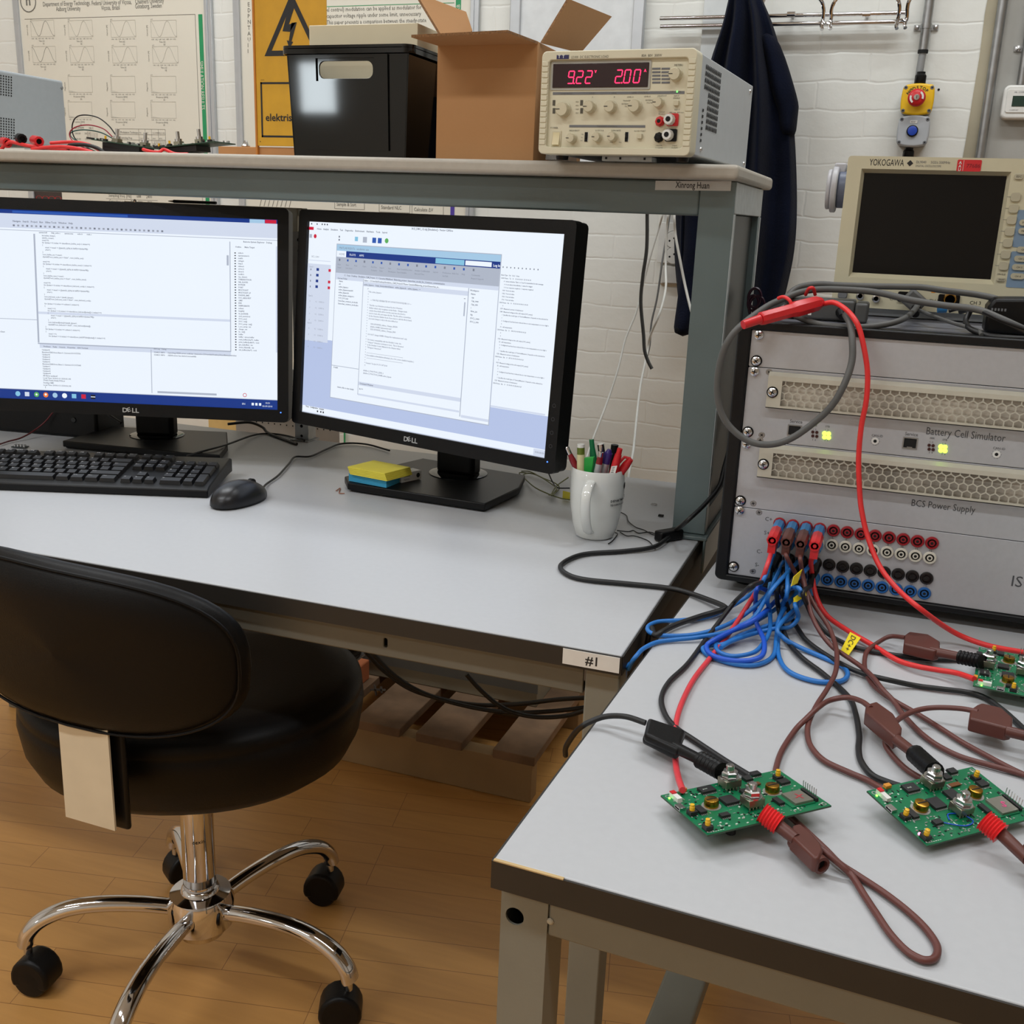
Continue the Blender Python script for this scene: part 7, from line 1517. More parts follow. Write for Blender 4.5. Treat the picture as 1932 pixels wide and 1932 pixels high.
o_ = bpy.data.objects['cable_tag']; mb = MB().m(M_ink).add([tuple(P_[0]+nn+e1*(.12+.74*(v[0]-x0)/(x1-x0))+e2*(.25+.0+v[1]*.62)) for v in vs], [f[::-1] for f in fs]); mb.build('lettering', o_, smooth=False)
ytag([(1513, 1074), (1504, 1100), (1492, 1106), (1497, 1088)], [.075, .06, .06, .07], 'blank yellow tag wrapped on a blue lead under the plugs')
ytag([(1520, 1112), (1521, 1124), (1497, 1140), (1497, 1128)], [.05, .045, .04, .045], 'bent yellow tag on the black lead just below the other')

# ================================================================== CIRCUIT BOARDS
M_pcb = mat('green_solder_mask', (14, 112, 72), .3, 0, .10, 60); M_pcbe = mat('board_edge', (60, 78, 60), .6)
M_brass = mat('brass', (176, 132, 50), .28, 1, .08, 60); M_chip = mat('chip_black', (32, 32, 34), .45); M_nick = mat('nickel_block', (150, 148, 132), .32, .9, .08, 60)
M_silk = mat('silkscreen', (206, 222, 208), .6); M_sold = mat('solder_pad', (178, 180, 176), .35, .6); M_yb = mat('yellow_button', (232, 180, 30), .4); M_cop = mat('copper_shunt', (150, 100, 70), .35, .8)
M_tan = mat('orange_capacitor', (214, 142, 44), .45)
BW, BD = .115, .068
def board_matrix(D, A, B):
    X = (B-A).normalized(); Yv = (A-D); Yv = (Yv-X*Yv.dot(X)).normalized(); Z = X.cross(Yv)
    m = Matrix((X, Yv, Z)).transposed().to_4x4(); m.translation = D; return m
A1, B1, D1 = tz(1249, 1498.5, .012), tz(1464.6, 1451.6, .014), tz(1334.4, 1579, .017)
M1 = board_matrix(D1, A1, B1); I1 = M1.inverted()
print('pcb1', (B1-A1).length, (A1-D1).length)
def L1(x, y):
    o = I1 @ CAM; r = I1.to_3x3() @ ray(x, y); t = (.0016-o.z)/r.z; p = o+r*t; return p.x, p.y
spots = dict(btn=[(1305.6, 1537), (1335, 1565), (1467.5, 1471)], disc=[(1342, 1521), (1457, 1494)], term=[(1376, 1486), (1419, 1522)], chip=[(1333, 1493, .013, .009), (1375, 1513, .012, .012), (1412, 1498, .011, .011), (1321, 1531, .006, .011), (1367, 1541, .008, .005), (1468.4, 1515, .005, .010), (1478, 1478, .009, .007), (1410, 1472, .007, .007), (1425, 1463, .008, .006)])
LOC = {k: [L1(p[0], p[1])+tuple(p[2:]) for p in v] for k, v in spots.items()}
MODP = L1(1503.8, 1509); HDR = L1(1527, 1503); SWT = L1(1273, 1506); LEDP = L1(1262, 1507); USB = L1(1283, 1526); TAN = L1(1288, 1493); SHN = L1(1412, 1483)
print(LOC, MODP, HDR, SWT, LEDP, USB, TAN)
def make_board(M, label, mark, seed, ledcol, wire=False, bolts=True):
    random.seed(seed); o = empty('circuit_board', M=M, label=label, cat='circuit board', group='green circuit boards with bolted terminals')
    bd = MB().m(M_pcb).box(0, BW, 0, BD, .0, .0016); bd.m(M_pcbe).box(-.0001, BW+.0001, -.0001, BD+.0001, .0002, .0013); bd.build('board', o)
    mb = MB()
    for k in range(300):
        x, y = random.uniform(.003, BW-.003), random.uniform(.003, BD-.003)
        if random.random() < .55 and (.012 < x < .10 and .02 < y < .05): continue
        mb.m(random.choice([M_silk, M_sold, M_sold, M_chip])); h = .0003 if mb.cur == 0 else random.uniform(.0004, .0009)
        a, b = random.choice([(.0008, .0005), (.0005, .0008), (.0012, .0003), (.0004, .0012)])
        mb.box(x-a, x+a, y-b, y+b, .0015, .0016+h)
    for k in range(14):
        x = .045+.003*k; mb.m(M_sold).lathe([(.0007, 0), (.0006, .0002), (.0, .0002)], 6, (x, .006+.004*(k % 3), .0016))
    for k in range(6): mb.m(M_silk).box(.004+.0022*k, .0055+.0022*k, .0015+.0004, .0024, .0015, .0018)
    so_ = mb.build('small_components', o, smooth=False); so_['kind'] = 'stuff'
    for x, y in LOC['btn']:
        b = MB().m(M_chip).box(x-.0033, x+.0033, y-.0033, y+.0033, .0016, .0055); b.m(M_sold)
        for s in (-1, 1): b.box(x+s*.0024-.0005, x+s*.0024+.0005, y-.0046, y+.0046, .0016, .0022)
        b = b.build('push_button', o, bev=.0004); MB().m(M_yb).lathe([(.0021, 0), (.0021, .0032), (.0018, .0036), (.0018, .0052), (0, .0056)], 12, (x, y, .0052)).build('button_cap', b)
    for x, y in LOC['disc']:
        b = MB().m(M_sold).lathe([(.0078, 0), (.0078, .0004), (0, .0004)], 22, (x, y, .0016)); b.m(M_brass).lathe([(.0058, .0003), (.0060, .003), (.0055, .0062), (.0050, .0064), (0, .0064)], 22, (x, y, .0016)); b.m(M_dark).box(x-.0046, x+.0046, y-.0005, y+.0005, .0080, .0082); b.build('brass_contact', o)
    for i, (x, y) in enumerate(LOC['term']):
        b = MB().m(M_nick).box(x-.0075, x+.0075, y-.0065, y+.0065, .0042, .0105)
        for k in range(5):
            for s in (-1, 1): b.box(x-.0068+.0031*k, x-.0058+.0031*k, y+s*.0058-.0007, y+s*.0058+.0007, .0016, .0042)
        b = b.build('terminal_block', o, bev=.0006)
        mb = MB().m(M_steel).lathe([(.0078, 0), (.0078, .001), (0, .001)], 20, (x, y, .0105)).lathe([(.0064, .0, ), (.0068, .001), (.0068, .0040), (.0058, .0050), (.0035, .0052)], 6, (x, y, .0118)).lathe([(.0034, .004), (.0034, .0095), (.0028, .0103), (0, .0104)], 14, (x, y, .0118))
        mb.build('bolt', b, ang=25)
    for (x, y, w_, d_) in LOC['chip']:
        mb = MB().m(M_chip).box(x-w_/2, x+w_/2, y-d_/2, y+d_/2, .0018, .0042); mb.m(M_sold)
        n_ = max(2, int(w_/.0014))
        for k in range(n_):
            xx = x-w_/2+w_*(k+.5)/n_
            for s in (-1, 1): mb.box(xx-.0003, xx+.0003, y+s*(d_/2+.0008)-.0008, y+s*(d_/2+.0008)+.0008, .0016, .0022)
        if w_ > .0125: mb.m(M_silk).text('%d' % (8000+seed*13), x-w_*.3, .00425, y-.001, .0022, plane='xy', res=1)
        mb.build('chip', o)
    x, y = MODP; MB().m(M_pcb).box(x-.0125, x+.0100, y-.0105, y+.0105, .0016, .0026).m(mat('module_shield', (150, 148, 138), .35, .7)).box(x-.0085, x+.0090, y-.009, y+.009, .0026, .0046).m(mark[1]).text(mark[0], x, .00475, y-.003, .0095, 'c', plane='xy', rot=R(-30), bold=.02).build('radio_module', o)
    x, y = HDR; mb = MB().m(M_chip).box(x-.0014, x+.0014, y-.0095, y+.0095, .0016, .0046); mb.m(M_steel)
    for k in range(7): mb.box(x-.0003, x+.0003, y-.0082+.00265*k, y-.0076+.00265*k, .0046, .012)
    mb.build('pin_header', o)
    x, y = SWT; MB().m(M_white).box(x-.0022, x+.0022, y-.008, y+.005, .0016, .0052).m(M_red).box(x-.0021, x+.0021, y+.0005, y+.0048, .0052, .0062).build('slide_switch', o)
    x, y = USB; MB().m(M_steel).box(x-.0028, x+.0028, y-.0038, y+.0038, .0016, .0042).m(M_dark).box(x-.0030, x-.0027, y-.003, y+.003, .0022, .0037).build('usb_port', o, bev=.0003)
    x, y = TAN; MB().m(M_tan).box(x-.003, x+.003, y-.002, y+.002, .0016, .0048).build('capacitor', o, bev=.0004)
    x, y = SHN; MB().m(M_cop).box(x-.001, x+.010, y-.0035, y+.0005, .0024, .0036).m(M_sold).box(x-.003, x-.001, y-.0035, y+.0005, .0016, .0032).build('shunt', o)
    x, y = LEDP; MB().m(mat('led_lime', (120, 255, 70), .4, emit=5)).lathe([(.0009, 0), (.0009, .0008), (0, .001)], 8, (x+.0005, y, .0016)).build('power_light', o)
    if ledcol: MB().m(mat('led_pink', (255, 90, 140), .4, emit=7)).lathe([(.0015, 0), (.0014, .001), (0, .0014)], 10, (.004, .012, .0016)).build('status_light', o)
    if wire: cable('patch_wire', [(.030, .020, .0022), (.036, .014, .0026), (.048, .008, .0026), (.058, .011, .0026), (.055, .020, .0026), (.045, .024, .0022), (.040, .018, .0022)], .0005, M_bluec2, parent=o)
    for x in (.004, BW-.004):
        for y in (.004, BD-.004): MB().m(M_sold).ring(circ(.0022, x, y, 14), circ(.0013, x, y, 14), .0015, .0018, 'z').build('corner_hole', o)
    zs = M.translation.z
    for (x, y) in ((.035, .02), (.08, .045)):
        p = M @ Vector((x, y, 0)); L_ = p.z-.7508; MB().m(M_chip).cyl((x, y, -L_+.0004), (x, y, 0), .004, n=12).build('spacer', o)
    return o
M_rm = mat('red_marker', (170, 50, 60), .6); M_pm = mat('pink_marker', (214, 70, 130), .6)
make_board(M1, 'green circuit board nearest the table corner with a red mark on its module', ('X', M_rm), 3, False)
A2, B2, D2 = tz(1649, 1496.5, .018), tz(1846.6, 1451, .018), tz(1747.8, 1598.7, .009); M2 = board_matrix(D2, A2, B2); print('pcb2', (B2-A2).length, (A2-D2).length)
make_board(M2, 'green circuit board at the right edge with a pink light and blue patch wire', ('S', M_pm), 5, True, True)
A3, B3 = tz(1835.4, 1295.6, .015), tz(1846.6, 1225, .015); X3 = (B3-A3).normalized(); print('pcb3', (B3-A3).length)
D3 = A3+Vector((X3.y, -X3.x, 0))*BD; M3 = board_matrix(D3, A3, A3+X3*BW)
make_board(M3, 'green circuit board furthest back on the table, cut by the right edge', ('I', M_ink), 8, False)
# ================================================================== INLINE PLUGS
def grip(mb, a, b, r, n=6):
    a, b = Vector(a), Vector(b); pts = []; rs = []
    for k in range(n*2+1): pts.append(a.lerp(b, k/(n*2))); rs.append(r if k % 2 == 0 else r*.84)
    return mb.tube(pts, rs, 16)
def inline_plug(name, body4, h, thick, bar, gr, mcol, gcol, label, sock=None):
    P_ = [tz(x, y, h) for x, y in body4]; c_ = sum(P_, Vector())/4; o = empty(name, c_, 0, label, 'plug', 'inline banana plugs on the table')
    up = Vector((0, 0, thick/2)); vs = [p-c_-up for p in P_]+[p-c_+up for p in P_]
    MB().m(mcol).add([tuple(v) for v in vs], [(3, 2, 1, 0), (4, 5, 6, 7), (0, 1, 5, 4), (1, 2, 6, 5), (2, 3, 7, 6), (3, 0, 4, 7)]).build('plug_body', o, bev=.0035, seg=3)
    a, b = tz(*bar[0])-c_, tz(*bar[1])-c_; MB().m(mcol).tube([a, b], [.0052, .0048], 14).build('barrel', o)
    a, b = tz(*gr[0])-c_, tz(*gr[1])-c_; grip(MB().m(gcol), a, b, gr[2]).build('boot', o, ang=50)
    if sock: q = tz(*sock[0])-c_; d_ = (tz(*sock[1])-c_-q).normalized(); MB().m(mcol).lathe([(.0062, -.034), (.0068, -.03), (.0068, 0), (.0046, .0004), (.0044, -.006)], 16, q, d_).m(M_dark).lathe([(.0045, -.003), (0, -.003)], 12, q, d_).build('socket_end', o)
    return o
inline_plug('inline_plug', [(1222, 1360), (1294, 1384), (1280, 1422), (1214, 1392)], .018, .009, [(1272, 1409, .018), (1326, 1436, .020)], [(1322, 1434, .020), (1362, 1456, .024), .0078], M_black, M_black, 'black inline plug with ribbed boot clamped to the front left board', ((1222, 1391, .014), (1200, 1380, .014)))
inline_plug('inline_plug', [(1706, 1206), (1740, 1206), (1773, 1222), (1772, 1237)], .020, .012, [(1755, 1228, .020), (1815, 1240, .022)], [(1811, 1240, .022), (1852, 1248, .026), .0078], M_brown, M_black, 'brown inline plug with black boot at the rear board, furthest back')
o = bpy.data.objects['inline_plug.001']; 
for ch in list(o.children if hasattr(o, 'children') else []): pass
bod = [k for k in bpy.data.objects if k.parent == o and k.name.startswith('plug_body')][0]; bpy.data.objects.remove(bod)
def hexbody(o, pts, h, thick, mt):
    c_ = Vector(o.location); P_ = [tz(x, y, h)-c_ for x, y in pts]; n = len(P_); up = Vector((0, 0, thick/2))
    MB().m(mt).add([tuple(p-up) for p in P_]+[tuple(p+up) for p in P_], [tuple(range(n-1, -1, -1)), tuple(range(n, 2*n))]+[(i, (i+1) % n, n+(i+1) % n, n+i) for i in range(n)]).build('plug_body', o, bev=.002, seg=3)
hexbody(o, [(1706, 1207), (1714, 1201), (1750, 1206), (1772, 1220), (1772, 1236), (1762, 1238), (1704, 1224)], .018, .013, M_brown)
inline_plug('inline_plug', [(0, 0), (1, 0), (1, 1), (0, 1)] and [(1636, 1340), (1660, 1336), (1700, 1386), (1684, 1404)], .020, .012, [(1692, 1396, .020), (1731, 1426, .021)], [(1727, 1423, .021), (1763, 1456, .026), .0085], M_brown, M_black, 'brown inline plug with black boot at the right front board, middle of the table')
o = bpy.data.objects['inline_plug.002']; bod = [k for k in bpy.data.objects if k.parent == o and k.name.startswith('plug_body')][0]; bpy.data.objects.remove(bod)
hexbody(o, [(1632, 1341), (1652, 1335), (1684, 1358), (1700, 1385), (1699, 1395), (1686, 1403), (1631, 1355)], .018, .014, M_brown)
inline_plug('inline_plug', [(1844, 1340), (1890, 1346), (1908, 1370), (1905, 1386)], .022, .012, [(1898, 1379, .022), (1945, 1391, .022)], [(1942, 1390, .022), (1980, 1402, .024), .0085], M_brown, M_black, 'brown inline plug leaving the frame at the right edge')
o = bpy.data.objects['inline_plug.003']; bod = [k for k in bpy.data.objects if k.parent == o and k.name.startswith('plug_body')][0]; bpy.data.objects.remove(bod)
hexbody(o, [(1842, 1341), (1850, 1338), (1888, 1347), (1909, 1366), (1908, 1384), (1897, 1386), (1827, 1367), (1829, 1350)], .020, .014, M_brown)
inline_plug('inline_plug', [(1497, 1572), (1512, 1572), (1552, 1612), (1540, 1640)], .016, .013, [(1462, 1552, .019), (1502, 1584, .017)], [(1438, 1533, .024), (1470, 1556, .019), .0086], M_brown, mat('red_boot', (222, 40, 42), .5), 'brown inline plug with red ribbed boot in front of the left board', ((1551, 1634, .012), (1562, 1644, .012)))
o = bpy.data.objects['inline_plug.004']; bod = [k for k in bpy.data.objects if k.parent == o and k.name.startswith('plug_body')][0]; bpy.data.objects.remove(bod)
hexbody(o, [(1494, 1570), (1508, 1567), (1530, 1585), (1548, 1606), (1551, 1618), (1543, 1634), (1533, 1632), (1491, 1591)], .014, .013, M_brown)
inline_plug('inline_plug', [(1925, 1600), (1945, 1600), (1975, 1640), (1960, 1650)], .018, .012, [(1884, 1568, .020), (1940, 1622, .018)], [(1857, 1547, .025), (1888, 1573, .020), .0092], M_brown, mat('red_boot'), 'brown inline plug with red ribbed boot at the lower right edge')
# black lead from the left plug over the table edge
free('test_lead', None, [(1218, 1364, .018), (1180, 1352, .018), (1142, 1352, .012), (1111, 1363, .007), (1099, 1370, .003), (1087, 1380, -.010), (1074, 1398, -.03), (1067, 1412, -.045)], .0028, M_blackc, 'black lead from the left inline plug curling down over the table edge', G1, tz(1067, 1425, -.06))
p0 = tz(1092, 1374)+Vector((-.02, .0, -.03)); free('test_lead', p0, [], .0028, M_blackc, 'black lead end hanging beneath the left table edge', G1, p0+Vector((-.003, -.02, -.06))) if False else None
# ================================================================== CHAIR
CC = Vector((-.92, 1.20, 0)); ch = empty('swivel_chair', CC, 0, 'black upholstered swivel chair with chrome five-star base in front of the desk', 'chair')
M_up = mat('black_upholstery', (9, 9, 10), .46, 0, .08, 8, .12, 500, spec=.22)
M_chr = M_chrome
def superell(layers, a, b, yaw, n=56, e=2.35, off=(0, 0)):
    vs = []; c, s_ = math.cos(yaw), math.sin(yaw)
    for (k, z, ext) in layers:
        for j in range(n):
            t = 2*PI*j/n; x = a*k*math.copysign(abs(math.cos(t))**(2/e), math.cos(t)); y = b*k*math.copysign(abs(math.sin(t))**(2/e), math.sin(t))
            x += ext*0; vs.append((off[0]+x*c-y*s_, off[1]+x*s_+y*c, z+.012*((x/a)**2)*(1 if z > .46 else 0)))
    k = len(layers); fs = [(i*n+j, i*n+(j+1) % n, (i+1)*n+(j+1) % n, (i+1)*n+j) for i in range(k-1) for j in range(n)]+[tuple(range(n-1, -1, -1)), tuple(range((k-1)*n, k*n))]
    return vs, fs
lay = [(.45, .384, 0), (.66, .386, 0), (.80, .394, 0), (.91, .415, 0), (.975, .448, 0), (1.0, .478, 0), (.995, .494, 0), (.985, .4975, 0), (.992, .502, 0), (.985, .512, 0), (.96, .521, 0), (.9, .528, 0), (.75, .530, 0), (.5, .527, 0), (.25, .525, 0)]
vs, fs = superell(lay, .25, .212, R(27), off=(.0, .015), e=2.15); MB().m(M_up).add(vs, fs).build('seat', ch, ang=70)
MB().m(M_black).cyl((0, .01, .365), (0, .01, .388), .07, .10, 24).build('seat_plate', ch, bev=.004)
# backrest
def back():
    vs = []; nu, nv = 48, 13; W2, H2 = .222, .112; rows_ = []
    cols = []
    for i in range(nv):            # rings from the back face centre to the front face centre
        f_ = i/(nv-1); th = PI*f_; k = math.sin(th)**.42 if 0 < f_ < 1 else 0; yo = -math.cos(th)*.030
        for j in range(nu):
            t = 2*PI*j/nu; e = 2.9; x = W2*k*math.copysign(abs(math.cos(t))**(2/e), math.cos(t)); z = H2*k*math.copysign(abs(math.sin(t))**(2/e), math.sin(t))
            if z < 0: x *= 1-.05*(z/H2)**2
            y = yo+.050*(x/W2)**2-.012*(z/H2)
            vs.append((x, y, z))
    fs = [(i*nu+j, i*nu+(j+1) % nu, (i+1)*nu+(j+1) % nu, (i+1)*nu+j) for i in range(nv-1) for j in range(nu)]
    return vs, fs
vs, fs = back(); BM = Matrix.Translation((.020, -.255, .684)) @ Matrix.Rotation(R(3), 4, 'Z') @ Matrix.Rotation(R(4), 4, 'Y')
mb = MB().m(M_up); mb.T = BM; mb.add(vs, fs).build('backrest', ch, ang=80)
mb = MB().m(M_up); mb.T = BM; n = 60; pts = []
for j in range(n):
    t = 2*PI*j/n; e = 2.9; x = .2175*math.copysign(abs(math.cos(t))**(2/e), math.cos(t)); z = .107*math.copysign(abs(math.sin(t))**(2/e), math.sin(t))
    if z < 0: x *= 1-.05*(z/.107)**2
    pts.append((x, -.0165+.050*(x/.222)**2-.012*z/.112, z))
mb.tube(pts, .0022, 6, close=True).build('piping', ch)
P3 = lambda x, y, Yv: at(x, y, 1, Yv)-CC
a, b, c, d_ = P3(108, 1340, .945), P3(200, 1345, .945), P3(217, 1568, .945), P3(124, 1541, .945)
mb = MB().m(M_black); off = Vector((.012, .012, 0)); mb.box(a.x+.012, b.x+.012, .957-CC.y, .965-CC.y, d_.z-.006, b.z-.0); mb.build('back_bracket', ch, bev=.004)
mb = MB().m(mat('worn_cream_tape', (216, 204, 178), .6, 0, .06, 14)).add([tuple(v) for v in (a, b, c, d_)]+[tuple(v+Vector((0, .003, 0))) for v in (a, b, c, d_)], [(0, 1, 2, 3), (7, 6, 5, 4), (0, 4, 5, 1), (1, 5, 6, 2), (2, 6, 7, 3), (3, 7, 4, 0)]).build('cream_strap', ch)
# column, hub, legs, casters
MB().m(M_chr).lathe([(.024, .14), (.025, .142), (.025, .40)], 32).build('column', ch)
MB().m(M_chr).lathe([(.030, .085), (.036, .09), (.040, .10), (.050, .108), (.052, .148), (.047, .162), (.030, .166), (.028, .172), (.0255, .174), (.0255, .180)], 32).build('hub', ch)
an = math.atan2(CAM.y-CC.y, CAM.x-CC.x); mb = MB().m(M_ink); vs, fs = text_geo('eexin', 2); sz = .009
mb.add([(.0253*math.cos(an+R(-20)+v[0]*sz/.025), .0253*math.sin(an+R(-20)+v[0]*sz/.025), .262+v[1]*sz) for v in vs], fs).build('print', ch, smooth=False)
for i, deg in enumerate((-1, 70, 136, 208, 280)):
    a = R(deg); d2 = Vector((math.cos(a), math.sin(a), 0)); s2 = Vector((-d2.y, d2.x, 0)); up = Vector((0, 0, 1))
    prof = spline([d2*r_+up*z for r_, z in ((.035, .134), (.09, .144), (.15, .148), (.20, .143), (.24, .126), (.262, .104), (.269, .084))], 5); vs = []; n = 14
    for k, p in enumerate(prof):
        tg = (prof[min(k+1, len(prof)-1)]-prof[max(k-1, 0)]).normalized(); nr = s2.cross(tg)
        w_ = .0125+.004*k/len(prof)
        for j in range(n): t = 2*PI*j/n; vs.append(tuple(p+s2*math.cos(t)*w_+nr*math.sin(t)*.0125))
    K = len(prof); leg = MB().m(M_chr).add(vs, [(k*n+j, k*n+(j+1) % n, (k+1)*n+(j+1) % n, (k+1)*n+j) for k in range(K-1) for j in range(n)]+[tuple(range(n)), tuple(range((K-1)*n, K*n))]).build('leg', ch, ang=60)
    e = d2*.266; MB().m(M_steel).cyl(e+up*.066, e+up*.100, .0065, n=14).build('caster_stem', ch)
    ca = a+R((25, -60, 100, -20, 40)[i]); cd2 = Vector((math.cos(ca), math.sin(ca), 0)); cs = Vector((-cd2.y, cd2.x, 0)); cc = e+cd2*-.012+up*.0295
    cas = None
    mb = MB().m(M_black)
    pr = [(cc+cd2*.033*math.cos(t)*1.0+up*(.002+.036*math.sin(t))) for t in [R(-25+k*230/12) for k in range(13)]]
    vs = [tuple(p-cs*.0225) for p in pr]+[tuple(p+cs*.0225) for p in pr]; nn_ = 13
    mb.add(vs, [tuple(range(nn_)), tuple(range(2*nn_-1, nn_-1, -1))]+[(k, k+nn_, (k+1) % nn_+nn_, (k+1) % nn_) for k in range(nn_)]); cas = mb.build('caster_hood', ch, bev=.006, seg=3)
    for s in (-1, 1):
        MB().m(M_black).lathe([(.012, -.001), (.024, 0), (.0285, .003), (.0285, .013), (.026, .016), (.012, .0175), (0, .018)], 28, cc+cs*s*.0055, cs*s).build('wheel', cas)
# ================================================================== UNDER AND BEHIND THE DESK
M_pine = mat('old_pine', (150, 122, 84), .75, 0, .16, 6, .15, 90); M_pine2 = mat('dark_pine', (118, 92, 68), .8, 0, .3, 14, .15, 90)
pf = at(1000, 1516, 2, 0); pal = empty('pallet', (pf.x, pf.y, 0), 0, 'wooden transport pallet on the floor behind the desk', 'pallet')
MB().m(M_pine).box(-.82, 0, 0, .04, .0005, .095).build('stringer', pal, bev=.002)
MB().m(M_pine).box(-.82, 0, .36, .40, .0005, .095).build('stringer', pal, bev=.002)
MB().m(M_pine).box(-.82, 0, .72, .76, .0005, .095).build('stringer', pal, bev=.002)
bxs = [(1, 930, 1010), (2, 785, 873), (3, 668, 755), (4, 540, 630), (5, 420, 510)]
for k, xa, xb in bxs:
    x0, x1 = at(xa, 1412-(k-1)*38, 1, pf.y-.01).x-pf.x, at(xb, 1412-(k-1)*38, 1, pf.y-.01).x-pf.x
    MB().m(M_pine2).box(x0, x1, -.012, .76, .0955, .117).build('slat', pal, bev=.002)
bt = empty('wooden_box', (-1.12, 2.12, .1175), 0, 'grey-brown wooden box standing on the pallet behind the desk', 'box'); bw_ = at(1012, 1330, 1, 2.12).x+1.12
MB().m(mat('weathered_board', (132, 124, 106), .7, 0, .16, 5)).box(0, bw_, 0, .28, .0, .42).build('body', bt, bev=.002); MB().m(mat('grey_band', (92, 92, 88), .6)).box(-.002, bw_+.002, -.003, .0, .035, .075).build('band', bt)
tag(MB().m(mat('terracotta_card', (170, 96, 56), .8)).box(at(640, 1280, 1, 2.08).x, at(690, 1280, 1, 2.08).x, 2.02, 2.10, .1175, at(665, 1256, 1, 2.05).z).build('brick', None, bev=.003), 'terracotta coloured block on the pallet beside the chair seat', 'block')
def fl(pts, label, r=.0045): cable('floor_cable', [tuple(at(x, y, 1, Yv)) for x, y, Yv in pts], r, M_blackc, label, 'cable', 'black cables under the desk')
fl([(690, 1230, 1.78), (720, 1262, 1.80), (770, 1298, 1.82), (830, 1318, 1.83), (900, 1330, 1.83), (980, 1328, 1.82), (1050, 1320, 1.8), (1112, 1316, 1.78)], 'black cable sagging from the desk rail across the pallet, uppermost')
fl([(700, 1230, 1.76), (745, 1275, 1.78), (800, 1308, 1.80), (880, 1332, 1.81), (960, 1344, 1.81), (1040, 1342, 1.8), (1112, 1334, 1.78)], 'black cable in the middle of the sagging group over the pallet')
fl([(880, 1272, 1.74), (905, 1300, 1.75), (940, 1330, 1.76), (975, 1346, 1.77), (1020, 1353, 1.77), (1070, 1350, 1.77), (1112, 1338, 1.75)], 'black cable hanging from the desk rail at right, lowest of the group')
fl([(540, 1208, 1.75), (553, 1228, 1.76), (566, 1248, 1.77)], 'short black cable hanging by the chair, left of the tray'); fl([(552, 1208, 1.74), (556, 1232, 1.75), (560, 1256, 1.75)], 'black cable hanging straight down by the chair'); fl([(564, 1210, 1.73), (566, 1232, 1.74), (567, 1258, 1.74)], 'black cable hanging down nearest the cable tray')
ty = 1.80; x0, x1 = at(568, 1235, 1, ty).x, at(655, 1250, 1, ty).x; tr = empty('cable_tray', (x0, ty, at(600, 1252, 1, ty).z), 0, 'shallow grey cable tray under the desk full of black cable coils', 'tray')
MB().m(mat('tray_grey', (150, 150, 154), .5)).box(0, x1-x0, 0, .12, 0, .004).box(0, .003, 0, .12, .004, .05).box(0, x1-x0, .117, .12, .004, .05).build('tray', tr)
mb = MB().m(M_blackc)
for k in range(7):
    mb.tube([(( x1-x0)*.55+.045*math.cos(t)*(1+.05*k), .055+.04*math.sin(t), .008+.006*k+.004*math.sin(2*t+k)) for t in [2*PI*j/28 for j in range(28)]], .004, 6, close=True)
co = mb.build('cable_coil', None); co.location = tr.location; tag(co, 'coil of black cable lying in the grey tray under the desk', 'cable')
p = at(712, 1298, 1, 2.04); mb = MB().m(M_zinc).box(-.02, .02, 0, .004, 0, .004).box(-.008, -.004, 0, .004, -.012, .014).box(.008, .012, 0, .004, -.006, .01); o = mb.build('clamp', None); o.location = (p.x, p.y, .121); o.rotation_euler = (0, R(-10), 0); tag(o, 'small grey metal clamp on the pallet by the chair', 'clamp')
# dark dock and gadget under the left monitor
dz = tz(70, 828, .0); dk_ = empty('docking_box', (-1.50, 1.60, .7505), R(8), 'black box standing behind the keyboard under the left monitor', 'device')
a = tz(170, 838, 0); dk_.location = (a.x-.045, a.y+.035, .7505)
MB().m(M_black).box(-.22, .03, .0, .10, 0, .055).build('case', dk_, bev=.006, seg=3)
MB().m(M_gloss).lathe([(.006, 0), (.005, .002), (0, .002)], 14, (-.02, 0, .036), (0, -1, 0)).build('knob', dk_)
g = tz(38, 845, 0); gd = empty('small_circuit_board', (g.x, g.y, .7515), R(15), 'tiny bare circuit board with wires just behind the keyboard at left', 'circuit board')
MB().m(mat('dark_board', (40, 48, 52), .5)).box(-.014, .014, -.007, .007, 0, .0015).build('board', gd)
mb = MB().m(M_steel); [mb.box(-.010+.006*k, -.007+.006*k, -.004, .003, .0015, .005) for k in range(4)]; mb.build('components', gd)
cable('wire', [tuple(tz(x, y, h)) for x, y, h in ((0, 838, .004), (15, 833, .004), (40, 826, .006), (65, 812, .015), (85, 796, .03), (100, 778, .05))], .0016, mat('dark_red_wire', (90, 20, 26), .5), 'dark red wire rising from the tiny board behind the keyboard', 'wire')
# cables, boards on the shelf
cable('usb_plug', [tuple(at(x, y, 1, 1.60)) for x, y in ((205, 783), (215, 790), (228, 798))], .003, M_blackc, 'short black cable behind the left monitor stand', 'cable')
MS = 1.55
def shc(name, pts, r, mt, label, grp=None, cat='cable'):
    return cable(name, [tuple(at(x, y, 1, Yv)) for x, y, Yv in pts], r, mt, label, cat, grp)
G4 = 'leads piled on the left of the shelf'
shc('shelf_lead', [(0, 286, 1.54), (8, 275, 1.54), (20, 268, 1.54), (35, 271, 1.54), (60, 276, 1.54), (110, 281, 1.55), (150, 283, 1.56)], .0032, M_redc, 'red lead lowest in the pile at the far left of the shelf', G4)
shc('shelf_lead', [(95, 270, 1.56), (130, 268, 1.57), (160, 271, 1.57), (178, 278, 1.57), (190, 286, 1.56)], .003, M_redc, 'red lead running right from the red plug on the shelf', G4)
shc('shelf_lead', [(60, 282, 1.53), (90, 278, 1.53), (120, 277, 1.53), (150, 281, 1.53), (175, 287, 1.53)], .003, M_redc, 'red lead nearest the shelf edge in the pile', G4)
